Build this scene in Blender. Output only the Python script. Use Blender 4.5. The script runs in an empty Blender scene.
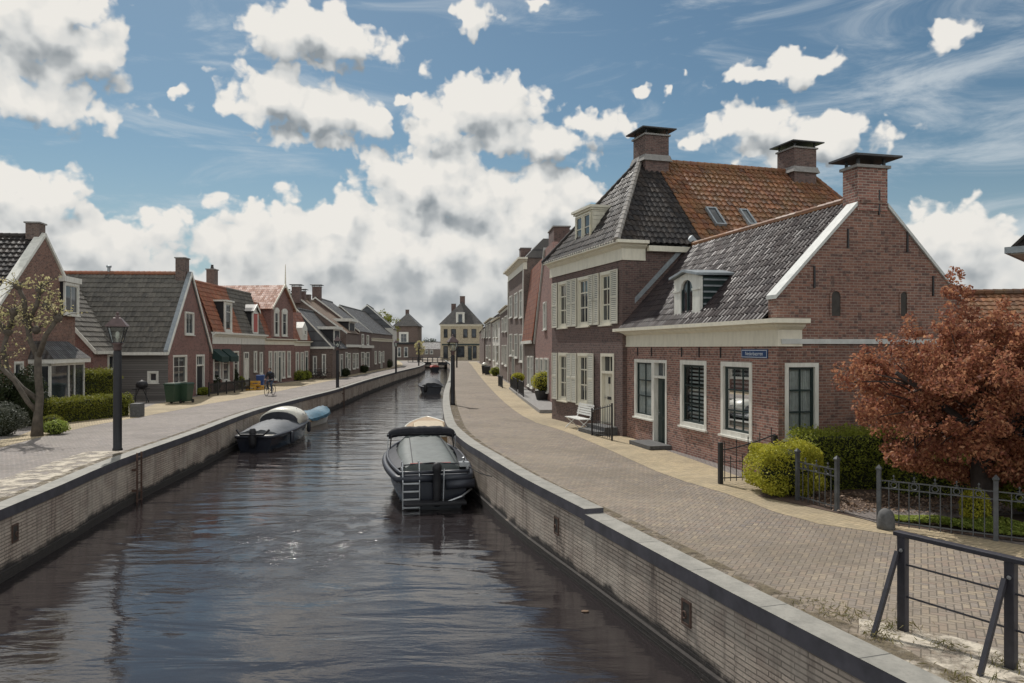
import bpy, bmesh, math, random
import numpy as np
from mathutils import Vector, Matrix
R = math.radians
rnd = random.Random(7)
npr = np.random.default_rng(11)
SC = bpy.context.scene
COL = SC.collection
CAMZ, F, CX, HY = 3.2, 770.0, 512.0, 348.0

def ray(px, py):
    return Vector(((px - CX) / F, 1.0, (HY - py) / F))
def G(px, py, z=0.0):
    t = (CAMZ - z) * F / (py - HY)
    return ((px - CX) * t / F, t)
def AT(px, Z):
    return ((px - CX) * Z / F, Z)

def tag(o, label=None, cat=None, group=None, kind=None):
    if label: o['label'] = label
    if cat: o['category'] = cat
    if group: o['group'] = group
    if kind: o['kind'] = kind
    return o
def empty(name, loc=(0, 0, 0), rz=0.0, label=None, cat=None, group=None):
    o = bpy.data.objects.new(name, None)
    o.empty_display_size = 0.2
    COL.objects.link(o)
    o.location = loc
    o.rotation_euler = (0, 0, rz)
    return tag(o, label, cat, group)
def kids(o):
    return [c for c in COL.objects if c.parent == o]
def copy_tree(o, parent=None):
    c = o.copy()
    COL.objects.link(c)
    if parent is not None:
        c.parent = parent
    for ch in [k for k in COL.objects if k.parent == o]:
        copy_tree(ch, c)
    return c

class MB:
    """collects geometry for ONE mesh"""
    def __init__(s, T=None):
        s.v, s.f, s.uv, s.T = [], [], {}, T
    def p(s, x, y, z):
        s.v.append(tuple(s.T(x, y, z)) if s.T else (x, y, z))
        return len(s.v) - 1
    def poly(s, pts, uv=None):
        idx = [s.p(*q) for q in pts]
        s.f.append(idx)
        if uv: s.uv[len(s.f) - 1] = uv
        return s
    def box(s, x0, x1, y0, y1, z0, z1):
        i = [s.p(x, y, z) for z in (z0, z1) for x, y in ((x0, y0), (x1, y0), (x1, y1), (x0, y1))]
        for a in ((0, 3, 2, 1), (4, 5, 6, 7), (0, 1, 5, 4), (1, 2, 6, 5), (2, 3, 7, 6), (3, 0, 4, 7)):
            s.f.append([i[k] for k in a])
        return s
    def prism(s, poly, d):
        n = len(poly)
        a = [s.p(*q) for q in poly]
        b = [s.p(q[0] + d[0], q[1] + d[1], q[2] + d[2]) for q in poly]
        s.f.append(a[::-1]); s.f.append(b)
        for k in range(n):
            s.f.append([a[k], a[(k + 1) % n], b[(k + 1) % n], b[k]])
        return s
    def loft(s, rings, close=True, cap=True):
        ids = [[s.p(*q) for q in r] for r in rings]
        n = len(ids[0])
        for a, b in zip(ids[:-1], ids[1:]):
            for k in range(n if close else n - 1):
                s.f.append([a[k], a[(k + 1) % n], b[(k + 1) % n], b[k]])
        if cap and close:
            s.f.append(ids[0][::-1]); s.f.append(ids[-1])
        return s
    def tube(s, pts, r, n=8, cap=True, ry=None):
        pts = [Vector(q) for q in pts]
        rs = r if isinstance(r, (list, tuple)) else [r] * len(pts)
        rings = []
        prev = None
        for k, q in enumerate(pts):
            d = (pts[min(k + 1, len(pts) - 1)] - pts[max(k - 1, 0)])
            if d.length < 1e-9: d = Vector((0, 0, 1))
            d.normalize()
            if prev is None:
                a = Vector((0, 0, 1)) if abs(d.z) < .9 else Vector((1, 0, 0))
                a = (a - d * a.dot(d)).normalized()
            else:
                a = (prev - d * prev.dot(d))
                a = a.normalized() if a.length > 1e-6 else d.orthogonal().normalized()
            prev = a
            b = d.cross(a)
            rings.append([tuple(q + a * math.cos(2 * math.pi * (j + .5) / n) * rs[k] + b * math.sin(2 * math.pi * (j + .5) / n) * rs[k]) for j in range(n)])
        return s.loft(rings, True, cap)
    def lathe(s, prof, cx=0, cy=0, n=16):
        rings = [[(cx + r * math.cos(2 * math.pi * j / n), cy + r * math.sin(2 * math.pi * j / n), z) for j in range(n)] for r, z in prof]
        return s.loft(rings, True, True)
    def build(s, name, mat, parent=None, smooth=False, clips=(), bevel=0, normals=True, label=None):
        me = bpy.data.meshes.new(name)
        me.from_pydata(s.v, [], s.f)
        bm = bmesh.new(); bm.from_mesh(me)
        uvl = bm.loops.layers.uv.new('UVMap')
        bm.faces.ensure_lookup_table()
        if normals: bmesh.ops.recalc_face_normals(bm, faces=bm.faces)
        bm.normal_update()
        for k, f in enumerate(bm.faces):
            cu = s.uv.get(k)
            if cu:
                m = {tuple(round(c, 5) for c in s.v[i]): u for i, u in zip(s.f[k], cu)}
                for l in f.loops:
                    l[uvl].uv = m.get(tuple(round(c, 5) for c in l.vert.co), (0, 0))
            else:
                n = f.normal
                if abs(n.z) > .8:
                    for l in f.loops: l[uvl].uv = (l.vert.co.x, l.vert.co.y)
                else:
                    t = Vector((-n.y, n.x, 0)).normalized()
                    for l in f.loops:
                        l[uvl].uv = (l.vert.co.dot(t), l.vert.co.z)
            f.smooth = smooth
        for co, no in clips:
            bmesh.ops.bisect_plane(bm, geom=bm.verts[:] + bm.edges[:] + bm.faces[:], dist=1e-5, plane_co=co, plane_no=no, clear_outer=True)
        bm.to_mesh(me); bm.free()
        o = bpy.data.objects.new(name, me)
        COL.objects.link(o)
        if mat: me.materials.append(mat)
        if parent: o.parent = parent
        if bevel:
            b = o.modifiers.new('bevel', 'BEVEL'); b.width = bevel; b.segments = 2; b.limit_method = 'ANGLE'
        if label: o['label'] = label
        return o

def np_mesh(name, co, quads, mat, parent=None, smooth=False):
    me = bpy.data.meshes.new(name)
    nv, nf = len(co), len(quads)
    me.vertices.add(nv); me.vertices.foreach_set('co', np.asarray(co, np.float32).ravel())
    me.loops.add(nf * 4); me.loops.foreach_set('vertex_index', np.asarray(quads, np.int32).ravel())
    me.polygons.add(nf); me.polygons.foreach_set('loop_start', np.arange(0, nf * 4, 4, dtype=np.int32))
    me.update(calc_edges=True); me.validate()
    me.materials.append(mat)
    o = bpy.data.objects.new(name, me); COL.objects.link(o)
    if parent: o.parent = parent
    return o
def leaves(name, mat, pts, size, parent=None, up=.5, ratio=.55, var=.4, droop=0.):
    """one small folded leaf per point"""
    pts = np.asarray(pts, float); n = len(pts)
    nrm = npr.normal(size=(n, 3)); nrm[:, 2] += up * 1.5
    nrm /= np.linalg.norm(nrm, axis=1)[:, None]
    a = npr.normal(size=(n, 3)); a[:, 2] -= droop
    a -= nrm * (a * nrm).sum(1)[:, None]
    a /= np.linalg.norm(a, axis=1)[:, None]
    b = np.cross(nrm, a)
    sz = size * (1 + var * npr.uniform(-1, 1, n))[:, None]
    fold = nrm * sz * .18
    co = np.stack([pts - a * sz * .5, pts + b * sz * ratio * .5 + fold, pts + a * sz * .5, pts - b * sz * ratio * .5 + fold], 1).reshape(-1, 3)
    return np_mesh(name, co, np.arange(n * 4).reshape(-1, 4), mat, parent)

# ------------------------------------------------------------------ materials
class NT:
    def __init__(s, name):
        s.m = bpy.data.materials.new(name); s.m.use_nodes = True
        s.t = s.m.node_tree; s.b = s.t.nodes['Principled BSDF']; s.out = s.t.nodes['Material Output']
    def n(s, typ, **kw):
        nd = s.t.nodes.new('ShaderNode' + typ)
        ins = kw.pop('ins', {})
        for k, v in kw.items(): setattr(nd, k, v)
        for k, v in ins.items():
            s.set(nd.inputs[k], v)
        return nd
    def set(s, sock, v):
        if isinstance(v, bpy.types.NodeSocket): s.t.links.new(v, sock)
        elif isinstance(v, bpy.types.Node): s.t.links.new(v.outputs[0], sock)
        else:
            if hasattr(sock.default_value, '__len__') and not hasattr(v, '__len__'): v = [v] * len(sock.default_value)
            if hasattr(sock.default_value, '__len__') and len(sock.default_value) == 4 and len(v) == 3: v = (*v, 1)
            sock.default_value = v
    def math(s, op, a, b=None, c=None, clamp=False):
        nd = s.n('Math', operation=op, use_clamp=clamp)
        for k, v in enumerate((a, b, c)):
            if v is not None: s.set(nd.inputs[k], v)
        return nd.outputs[0]
    def vmath(s, op, a, b=None, c=None, out=0):
        nd = s.n('VectorMath', operation=op)
        for k, v in enumerate((a, b, c)):
            if v is not None: s.set(nd.inputs[k], v)
        return nd.outputs[out]
    def mix(s, fac, a, b, blend='MIX'):
        nd = s.n('Mix', data_type='RGBA', blend_type=blend, clamp_factor=True)
        s.set(nd.inputs[0], fac); s.set(nd.inputs[6], a); s.set(nd.inputs[7], b)
        return nd.outputs[2]
    def ramp(s, fac, stops):
        nd = s.n('ValToRGB'); s.set(nd.inputs[0], fac)
        e = nd.color_ramp.elements
        while len(e) < len(stops): e.new(.5)
        for k, (pos, c) in enumerate(stops):
            e[k].position = pos; e[k].color = (*c, 1) if hasattr(c, '__len__') else (c, c, c, 1)
        return nd.outputs[0]
    def noise(s, vec, scale, detail=4, rough=.55, dist=0.):
        nd = s.n('TexNoise', ins={'Scale': scale, 'Detail': detail, 'Roughness': rough, 'Distortion': dist})
        if vec is not None: s.set(nd.inputs['Vector'], vec)
        return nd.outputs[0]
    def uv(s): return s.n('TexCoord').outputs['UV']
    def obj(s): return s.n('TexCoord').outputs['Object']
    def pos(s): return s.n('NewGeometry').outputs['Position']
    def sep(s, v):
        nd = s.n('SeparateXYZ'); s.set(nd.inputs[0], v); return nd.outputs
    def comb(s, x, y, z=0.):
        nd = s.n('CombineXYZ'); s.set(nd.inputs[0], x); s.set(nd.inputs[1], y); s.set(nd.inputs[2], z); return nd.outputs[0]
    def bump(s, h, strength=.5, dist=.01):
        nd = s.n('Bump', ins={'Height': h, 'Strength': strength, 'Distance': dist})
        s.t.links.new(nd.outputs[0], s.b.inputs['Normal']); return nd
    def fin(s, color=None, rough=None, metal=None, spec=None):
        if color is not None: s.set(s.b.inputs['Base Color'], color)
        if rough is not None: s.set(s.b.inputs['Roughness'], rough)
        if metal is not None: s.set(s.b.inputs['Metallic'], metal)
        if spec is not None: s.set(s.b.inputs['Specular IOR Level'], spec)
        return s.m

def m_brick(name, c1, c2, mortar, stain=.35, dark=(.05, .04, .04), bw=.22, rh=.068, ms=.010, soot=.15):
    t = NT(name); uv = t.uv(); pos = t.pos()
    warp = t.vmath('MULTIPLY_ADD', t.n('TexNoise', ins={'Vector': uv, 'Scale': 7.0, 'Detail': 2}).outputs[1], (.012, .012, 0), uv)
    b = t.n('TexBrick', ins={'Vector': warp, 'Scale': 1.0, 'Mortar Size': ms, 'Mortar Smooth': .25, 'Bias': -.05, 'Brick Width': bw, 'Row Height': rh,
                             'Color1': c1, 'Color2': c2, 'Mortar': mortar})
    b.offset = .5
    s = t.sep(uv)
    cell = t.comb(t.math('FLOOR', t.math('DIVIDE', s[0], bw * .5)), t.math('FLOOR', t.math('DIVIDE', s[1], rh)))
    wn = t.n('TexWhiteNoise', noise_dimensions='2D', ins={'Vector': cell}).outputs[0]
    c = t.mix(t.math('MULTIPLY', t.math('GREATER_THAN', wn, .86), .55), b.outputs[0], dark)
    big = t.noise(pos, .7, 5, .65)
    c = t.mix(t.ramp(big, [(.35, 0.), (.75, stain)]), c, tuple(.5 * x for x in c2))
    fine = t.noise(pos, 14, 3)
    c = t.mix(t.ramp(fine, [(.45, 0.), (.8, soot)]), c, tuple(min(1, 1.4 * x) for x in mortar))
    t.bump(t.math('SUBTRACT', t.math('MULTIPLY', fine, .5), b.outputs[1]), .6, .012)
    return t.fin(c, .88)
def m_paint(name, col, rough=.5, dirt=.25, dcol=(.25, .23, .19)):
    t = NT(name); pos = t.pos()
    n = t.noise(t.vmath('MULTIPLY', pos, (3, 3, .8)), 2.2, 5, .65)
    c = t.mix(t.ramp(n, [(.42, 0.), (.8, dirt)]), col, dcol)
    n2 = t.noise(pos, 30, 2)
    t.bump(n2, .08, .003)
    return t.fin(c, t.math('MULTIPLY_ADD', n, .25, rough - .1))
def m_plain(name, col, rough=.6, metal=0., var=.25, scale=6., bump=.15):
    t = NT(name); pos = t.pos()
    n = t.noise(pos, scale, 5, .6)
    c = t.mix(t.ramp(n, [(.3, 0.), (.7, 1.)]), tuple(x * (1 - var) for x in col), tuple(min(1, x * (1 + var)) for x in col))
    t.bump(t.noise(pos, scale * 6, 3), bump, .004)
    return t.fin(c, rough, metal)
def m_tiles(name, cols, rough=.45, moss=0., mosscol=(.30, .17, .06), flat=False, bstr=.5, spec=.5):
    """clay tiles: UV is counted in tiles"""
    t = NT(name); uv = t.uv(); pos = t.pos(); s = t.sep(uv)
    cell = t.comb(t.math('FLOOR', s[0]), t.math('FLOOR', s[1]))
    wn = t.n('TexWhiteNoise', noise_dimensions='2D', ins={'Vector': cell})
    k = len(cols)
    c = t.ramp(wn.outputs[0], [(i / (k - 1), col) for i, col in enumerate(cols)])
    n = t.noise(pos, 9, 5, .7)
    c = t.mix(t.ramp(n, [(.40, 0.), (.75, .45)]), c, tuple(.45 * x for x in cols[0]))
    if moss:
        m = t.noise(pos, 1.6, 6, .7)
        c = t.mix(t.ramp(m, [(.38, 0.), (.62, moss)]), c, mosscol)
    rr = t.math('MULTIPLY_ADD', t.n('TexWhiteNoise', noise_dimensions='2D', ins={'Vector': t.vmath('ADD', cell, (31.3, 7.1, 0))}).outputs[0], .3, rough - .1)
    fine = t.noise(pos, 40, 3)
    if flat:
        fx = t.math('SINE', t.math('MULTIPLY', s[0], 6.283))
        fy = t.math('FRACT', s[1])
        h = t.math('MULTIPLY_ADD', fx, .4, t.math('SUBTRACT', 1., fy))
        c = t.mix(t.math('MULTIPLY', t.math('GREATER_THAN', fy, .86), .6), c, tuple(.25 * x for x in cols[0]))
        t.bump(h, .8, .05)
    else:
        t.bump(fine, .2, .004)
    return t.fin(c, rr, spec=spec)
def m_leaf(name, cols, trans=.35, rough=.55):
    t = NT(name); g = t.n('NewGeometry')
    k = len(cols)
    c = t.ramp(g.outputs['Random Per Island'], [(i / (k - 1), col) for i, col in enumerate(cols)])
    n = t.noise(g.outputs['Position'], 1.6, 3)
    c = t.mix(t.ramp(n, [(.35, 0.), (.7, .5)]), c, cols[0])
    t.fin(c, rough, spec=.25)
    tr = t.n('BsdfTranslucent'); t.set(tr.inputs[0], c)
    mx = t.n('MixShader', ins={0: trans}); t.t.links.new(t.b.outputs[0], mx.inputs[1]); t.t.links.new(tr.outputs[0], mx.inputs[2])
    t.t.links.new(mx.outputs[0], t.out.inputs[0])
    return t.m
def m_glass(name, col=(.02, .024, .028), rough=.04):
    t = NT(name); pos = t.pos()
    n = t.noise(pos, 1.3, 2)
    t.bump(n, .05, .03)
    return t.fin(t.mix(t.ramp(t.noise(pos, .9, 3), [(.4, 0.), (.65, 1.)]), col, tuple(2.6 * x for x in col)), rough, spec=.6)
def m_clear(name):
    t = NT(name)
    tr = t.n('BsdfTransparent', ins={0: (.80, .84, .84)}); gl = t.n('BsdfGlossy', ins={0: (1, 1, 1), 1: .02})
    fr = t.n('Fresnel', ins={0: 1.38}); f2 = t.math('MULTIPLY_ADD', fr, .62, .02, clamp=True)
    mx = t.n('MixShader'); t.set(mx.inputs[0], f2)
    t.t.links.new(tr.outputs[0], mx.inputs[1]); t.t.links.new(gl.outputs[0], mx.inputs[2]); t.t.links.new(mx.outputs[0], t.out.inputs[0])
    return t.m
def herring(t, uv, cell, cols, joint, grime, gscale=.5):
    """herringbone of 1x2 bricks; returns colour, height"""
    q = t.vmath('SCALE', uv); q.node.inputs[3].default_value = 1 / cell
    s = t.sep(q)
    i, j = t.math('FLOOR', s[0]), t.math('FLOOR', s[1])
    fx, fy = t.math('FRACT', s[0]), t.math('FRACT', s[1])
    k = t.math('FLOORED_MODULO', t.math('SUBTRACT', i, j), 4.)
    k1, k2 = t.math('COMPARE', k, 1., .1), t.math('COMPARE', k, 2., .1)
    vert = t.math('GREATER_THAN', k, 1.5)
    lx, ly = t.math('ADD', fx, k1), t.math('ADD', fy, k2)
    lenx = t.math('SUBTRACT', 2., vert); leny = t.math('ADD', 1., vert)
    dx = t.math('MINIMUM', lx, t.math('SUBTRACT', lenx, lx)); dy = t.math('MINIMUM', ly, t.math('SUBTRACT', leny, ly))
    d = t.math('MINIMUM', dx, dy)
    idv = t.comb(t.math('SUBTRACT', i, k1), t.math('SUBTRACT', j, k2))
    wn = t.n('TexWhiteNoise', noise_dimensions='2D', ins={'Vector': idv}).outputs[0]
    n = len(cols)
    c = t.ramp(wn, [(a / (n - 1), col) for a, col in enumerate(cols)])
    jm = t.ramp(d, [(.03, 1.), (.10, 0.)])
    c = t.mix(jm, c, joint)
    return c, t.ramp(d, [(.02, 0.), (.14, 1.)]), wn
def m_paving(name, cell, cols, joint, patch, rot=0.):
    t = NT(name); pos = t.pos()
    mp = t.n('Mapping', ins={'Vector': pos, 'Rotation': (0, 0, rot)})
    c, h, wn = herring(t, mp.outputs[0], cell, cols, joint, None)
    b = t.noise(pos, .35, 6, .6)
    c = t.mix(t.ramp(b, [(.36, 0.), (.66, .5)]), c, patch)
    b3 = t.noise(t.vmath('ADD', pos, (31., 7., 0)), .28, 6, .7)
    c = t.mix(t.ramp(b3, [(.46, 0.), (.62, .5)]), c, tuple(.5 * x for x in patch))
    b4 = t.noise(t.vmath('ADD', pos, (3., 57., 0)), 5., 4, .7)
    c = t.mix(t.ramp(b4, [(.60, 0.), (.72, .45)]), c, (.10, .10, .055))
    b2 = t.noise(pos, 2.3, 5, .7)
    c = t.mix(t.ramp(b2, [(.5, 0.), (.8, .45)]), c, tuple(.5 * x for x in cols[0]))
    t.bump(t.math('MULTIPLY_ADD', wn, .5, h), .7, .012)
    return t.fin(c, .85)
# ------------------------------------------------------------------ camera, sun, sky
cam = bpy.data.cameras.new('camera'); camo = bpy.data.objects.new('camera', cam); COL.objects.link(camo)
camo.location = (0, 0, CAMZ); camo.rotation_euler = (R(90), 0, 0)
cam.sensor_width = 36; cam.lens = F * 36 / 1024; cam.shift_y = (HY - 341.5) / 1024
cam.clip_start = .1; cam.clip_end = 5000
SC.camera = camo
SUN_AZ, SUN_EL = R(-26), R(50)          # measured from +Y towards +X
sd = Vector((math.sin(SUN_AZ) * math.cos(SUN_EL), math.cos(SUN_AZ) * math.cos(SUN_EL), math.sin(SUN_EL)))
sl = bpy.data.lights.new('sun', 'SUN'); so = bpy.data.objects.new('sun', sl); COL.objects.link(so)
sl.energy = 3.4; sl.angle = R(.55); sl.color = (1, .955, .89)
so.rotation_euler = sd.to_track_quat('Z', 'Y').to_euler(); so.location = (0, 0, 60)
w = bpy.data.worlds.new('World'); SC.world = w; w.use_nodes = True
SKY_STRENGTH = .12
CLOUDS = [  # azimuth/elevation blobs given as (x, y, rx, ry, weight) in units of 1/770 rad from the view axis
    (28, 22, 62, 36, 1), (70, 48, 55, 24, .9), (-10, 5, 60, 30, 1), (58, 12, 40, 22, .8),
    (30, 104, 60, 20, .9), (92, 112, 48, 13, .6), (178, 89, 17, 8, .7),
    (300, 30, 52, 25, 1), (345, 44, 42, 20, 1), (275, 34, 34, 18, .9), (318, 62, 26, 10, .6),
    (278, 96, 42, 22, 1), (330, 116, 62, 20, .95), (250, 108, 40, 15, .7), (330, 140, 90, 14, .5),
    (397, 98, 14, 9, .8), (475, 12, 20, 20, .8), (540, 4, 18, 6, .6),
    (482, 112, 54, 32, 1), (535, 138, 56, 18, 1), (590, 126, 40, 14, .9), (440, 122, 40, 20, .9),
    (422, 180, 50, 40, 1), (455, 200, 60, 40, 1), (345, 232, 90, 32, 1), (490, 220, 80, 44, 1), (550, 205, 44, 44, 1), (405, 258, 160, 36, 1.4), (440, 285, 150, 34, 1.6), (262, 256, 40, 18, .9),
    (590, 200, 30, 14, .7), (520, 250, 100, 50, 1), (440, 325, 190, 30, 1.4), (300, 300, 100, 26, 1.2), (130, 292, 120, 18, 1.),
    (28, 205, 46, 28, 1), (62, 236, 56, 22, .95), (120, 256, 62, 20, 1), (20, 260, 80, 34, 1), (195, 290, 60, 14, .8),
    (748, 120, 34, 17, .95), (805, 140, 62, 20, 1), (690, 142, 22, 10, .5), (735, 76, 24, 12, .8), (800, 66, 32, 16, .85), (772, 72, 40, 9, .8), (640, 92, 16, 9, .5), (672, 90, 9, 14, .5), (690, 72, 11, 6, .5),
    (380, 338, 160, 26, 1.3), (500, 300, 120, 40, 1.5), (250, 330, 160, 20, .8), (60, 320, 130, 24, .9),
    (955, 250, 50, 34, 1), (1005, 278, 60, 34, 1), (965, 225, 34, 18, 1), (900, 300, 50, 20, .7), (945, 36, 30, 22, .45),
]
def sky():
    nt = w.node_tree; nt.nodes.clear()
    class W(NT):
        def __init__(s): s.t = nt
    t = W()
    def dens_group(detail, namp, vdet, vamp):
        g = bpy.data.node_groups.new('cloud_density', 'ShaderNodeTree')
        g.interface.new_socket('Q', in_out='INPUT', socket_type='NodeSocketVector')
        g.interface.new_socket('D', in_out='OUTPUT', socket_type='NodeSocketFloat')
        class GG(NT):
            def __init__(s): s.t = g
        u = GG(); gi = g.nodes.new('NodeGroupInput'); go = g.nodes.new('NodeGroupOutput')
        q0 = gi.outputs[0]
        wv = u.n('TexNoise', noise_dimensions='2D', ins={'Vector': q0, 'Scale': 22., 'Detail': 3, 'Roughness': .6}).outputs[1]
        q = u.vmath('ADD', q0, u.vmath('MULTIPLY', u.vmath('SUBTRACT', wv, (.5, .5, .5)), (.055, .035, 0)))
        q = u.vmath('MULTIPLY', q, (1, 1, 0))
        m = None
        for (x, y, rx, ry, wt) in CLOUDS:
            cx, cy = math.atan((x - CX) / F), math.atan((HY - y) / F * math.cos(math.atan((x - CX) / F)))
            ix, iy = F / rx / 1.34, F / ry / 1.36
            l = u.vmath('LENGTH', u.vmath('MULTIPLY_ADD', q, (ix, iy, 0), (-cx * ix, -cy * iy, 0)), out=1)
            if wt != 1: l = u.math('ADD', l, (1 - wt) * .9)
            m = l if m is None else u.math('SMOOTH_MIN', m, l, .18)
        # unseen rest of the sky: scattered cumulus, made denser for added fill light
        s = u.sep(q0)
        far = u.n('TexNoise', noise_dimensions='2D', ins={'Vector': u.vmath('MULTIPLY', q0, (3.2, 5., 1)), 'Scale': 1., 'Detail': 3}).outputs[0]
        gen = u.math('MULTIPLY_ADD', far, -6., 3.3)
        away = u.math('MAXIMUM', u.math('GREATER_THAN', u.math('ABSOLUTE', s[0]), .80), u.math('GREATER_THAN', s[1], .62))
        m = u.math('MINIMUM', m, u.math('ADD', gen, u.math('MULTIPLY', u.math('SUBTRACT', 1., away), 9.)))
        n1 = u.n('TexNoise', noise_dimensions='2D', ins={'Vector': u.vmath('MULTIPLY', q0, (1., 1.5, 1.)), 'Scale': 24., 'Detail': detail, 'Roughness': .58}).outputs[0]
        vo = u.n('TexVoronoi', feature='SMOOTH_F1', voronoi_dimensions='2D', ins={'Vector': u.vmath('ADD', q0, u.vmath('SCALE', wv)), 'Scale': 24., 'Smoothness': .45, 'Detail': vdet, 'Roughness': .5, 'Lacunarity': 2.3})
        for nd in g.nodes:
            if nd.type == 'VECT_MATH' and nd.operation == 'SCALE': nd.inputs[3].default_value = .03
        d = u.math('MULTIPLY', u.math('SUBTRACT', 1., m), 1.9)
        d = u.math('MULTIPLY_ADD', u.math('SUBTRACT', n1, .5), namp, d)
        d = u.math('MULTIPLY_ADD', u.math('SUBTRACT', .57, vo.outputs[0]), vamp, d)
        g.links.new(d, go.inputs[0])
        return g
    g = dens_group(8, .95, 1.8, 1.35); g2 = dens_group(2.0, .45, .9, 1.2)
    tc = t.n('TexCoord').outputs['Generated']
    d = t.sep(tc)
    az = t.math('ARCTAN2', d[0], d[1]); el = t.math('ARCSINE', d[2])
    q = t.comb(az, el, 0.)
    def call(v, g=g):
        nd = nt.nodes.new('ShaderNodeGroup'); nd.node_tree = g; t.set(nd.inputs[0], v); return nd.outputs[0]
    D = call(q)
    D1 = call(q, g2); D2 = call(t.vmath('ADD', q, (-.012, .030, 0)), g2)
    alpha = t.n('MapRange', interpolation_type='SMOOTHSTEP', ins={0: D, 1: -.06, 2: .46}).outputs[0]
    sh = t.math('ADD', t.math('SUBTRACT', D1, D2), t.math('MULTIPLY', t.math('SUBTRACT', D, D1), .12))                       # >0 thinner towards the sun
    amp = t.n('MapRange', interpolation_type='SMOOTHSTEP', ins={0: el, 1: .02, 2: .20, 3: .12, 4: .46}).outputs[0]
    lit = t.math('MULTIPLY_ADD', sh, amp, .72)
    thick = t.n('MapRange', ins={0: D2, 1: .7, 2: 2.7, 3: 0., 4: .33}).outputs[0]
    lit = t.math('SUBTRACT', lit, thick, clamp=True)
    lowc = t.n('MapRange', ins={0: el, 1: .03, 2: .17, 3: .06, 4: 0.}).outputs[0]  # far bases seen edge-on
    lit = t.math('SUBTRACT', lit, lowc, clamp=True)
    ccol = t.ramp(lit, [(0., (.34, .38, .41)), (.3, (.54, .57, .585)), (.6, (.82, .83, .815)), (1., (1.05, 1.02, .96))])
    # thin cirrus veils
    cq = t.n('Mapping', ins={'Vector': q, 'Rotation': (0, 0, R(-16)), 'Scale': (2.6, 11., 1.)})
    cn = t.n('TexNoise', noise_dimensions='2D', ins={'Vector': cq.outputs[0], 'Scale': 1.7, 'Detail': 8, 'Roughness': .62, 'Distortion': .45}).outputs[0]
    side = t.n('MapRange', ins={0: az, 1: .15, 2: .55, 3: -.06, 4: .10}).outputs[0]
    cir = t.n('MapRange', interpolation_type='SMOOTHSTEP', ins={0: t.math('ADD', cn, side), 1: .46, 2: .82, 3: 0., 4: .72}).outputs[0]
    # clouds opposite the sun, lit from the front, brightened to fill shaded gables
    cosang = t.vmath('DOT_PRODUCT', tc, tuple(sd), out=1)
    cloud_fill = t.n('MapRange', interpolation_type='SMOOTHSTEP', ins={0: cosang, 1: .45, 2: -.45, 3: 1., 4: 2.15}).outputs[0]
    st = t.n('TexSky', sky_type='NISHITA', sun_disc=False, sun_elevation=SUN_EL, sun_rotation=SUN_AZ, altitude=0, air_density=1.0, dust_density=.6, ozone_density=1.6)
    base = t.mix(1., st.outputs[0], (.44, .53, .515), 'MULTIPLY')
    k = 1 / SKY_STRENGTH
    base = t.mix(t.n('MapRange', interpolation_type='SMOOTHSTEP', ins={0: el, 1: -.02, 2: .26, 3: .85, 4: 0.}).outputs[0], base, (.40 * k, .50 * k, .56 * k))
    c = t.mix(cir, base, (.62 * k, .67 * k, .70 * k))
    sc = t.vmath('SCALE', ccol); t.set(sc.node.inputs[3], t.math('MULTIPLY', cloud_fill, k * CLOUD_GAIN))
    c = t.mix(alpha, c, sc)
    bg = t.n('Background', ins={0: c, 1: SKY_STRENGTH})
    o = nt.nodes.new('ShaderNodeOutputWorld'); nt.links.new(bg.outputs[0], o.inputs[0])
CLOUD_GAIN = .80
sky()
w.cycles.sampling_method = 'MANUAL'; w.cycles.sample_map_resolution = 512
SC.view_settings.view_transform = 'Standard'; SC.view_settings.look = 'None'
SC.view_settings.exposure = 0.0; SC.view_settings.gamma = 1
SC.cycles.use_denoising = True
SC.cycles.max_bounces = 6; SC.cycles.diffuse_bounces = 3; SC.cycles.glossy_bounces = 3; SC.cycles.transparent_max_bounces = 12
SC.cycles.sample_clamp_indirect = 6
M = {}
M['brick_low'] = m_brick('brick_rosy', (.33, .150, .112), (.165, .072, .062), (.38, .32, .27), stain=.35)
M['brick_gable'] = m_brick('brick_gable', (.27, .125, .088), (.135, .062, .052), (.30, .24, .195), stain=.45, soot=.3)
M['brick_dark'] = m_brick('brick_plum', (.15, .085, .074), (.10, .06, .056), (.19, .155, .135), stain=.3)
M['brick_red'] = m_brick('brick_red', (.25, .108, .09), (.185, .082, .074), (.27, .215, .19), stain=.25)
M['brick_pink'] = m_brick('brick_pink', (.27, .125, .10), (.20, .09, .08), (.27, .22, .19), stain=.3)
M['brick_brown'] = m_brick('brick_brown', (.17, .11, .085), (.12, .08, .07), (.22, .19, .17), stain=.3)
M['brick_grey'] = m_brick('brick_greyish', (.19, .145, .125), (.14, .105, .095), (.24, .21, .19), stain=.3)
M['brick_cream'] = m_brick('brick_cream', (.52, .44, .30), (.44, .37, .25), (.45, .40, .32), stain=.25)
M['white'] = m_paint('white_paint', (.72, .71, .65), .45, .45)
M['cream'] = m_paint('cream_paint', (.72, .68, .56), .45, .3)
M['shutter'] = m_paint('shutter_paint', (.66, .63, .53), .5, .25)
M['pale_wall'] = m_paint('pale_render', (.62, .60, .55), .8, .4)
M['zinc'] = m_plain('zinc', (.30, .33, .35), .45, .4, .2)
M['stone_cap'] = m_plain('verge_stone', (.50, .51, .49), .6, 0, .15)
M['bluestone'] = m_plain('bluestone', (.30, .30, .285), .72, 0, .25, 2.5)
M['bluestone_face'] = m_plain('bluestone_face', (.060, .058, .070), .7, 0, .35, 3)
M['dgreen'] = m_paint('dark_green_paint', (.012, .028, .027), .35, .12, (.06, .07, .06))
M['black_paint'] = m_plain('black_paint', (.012, .012, .015), .6, 0, .3)
M['iron'] = m_plain('grey_iron', (.085, .09, .095), .5, .2, .3)
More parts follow.
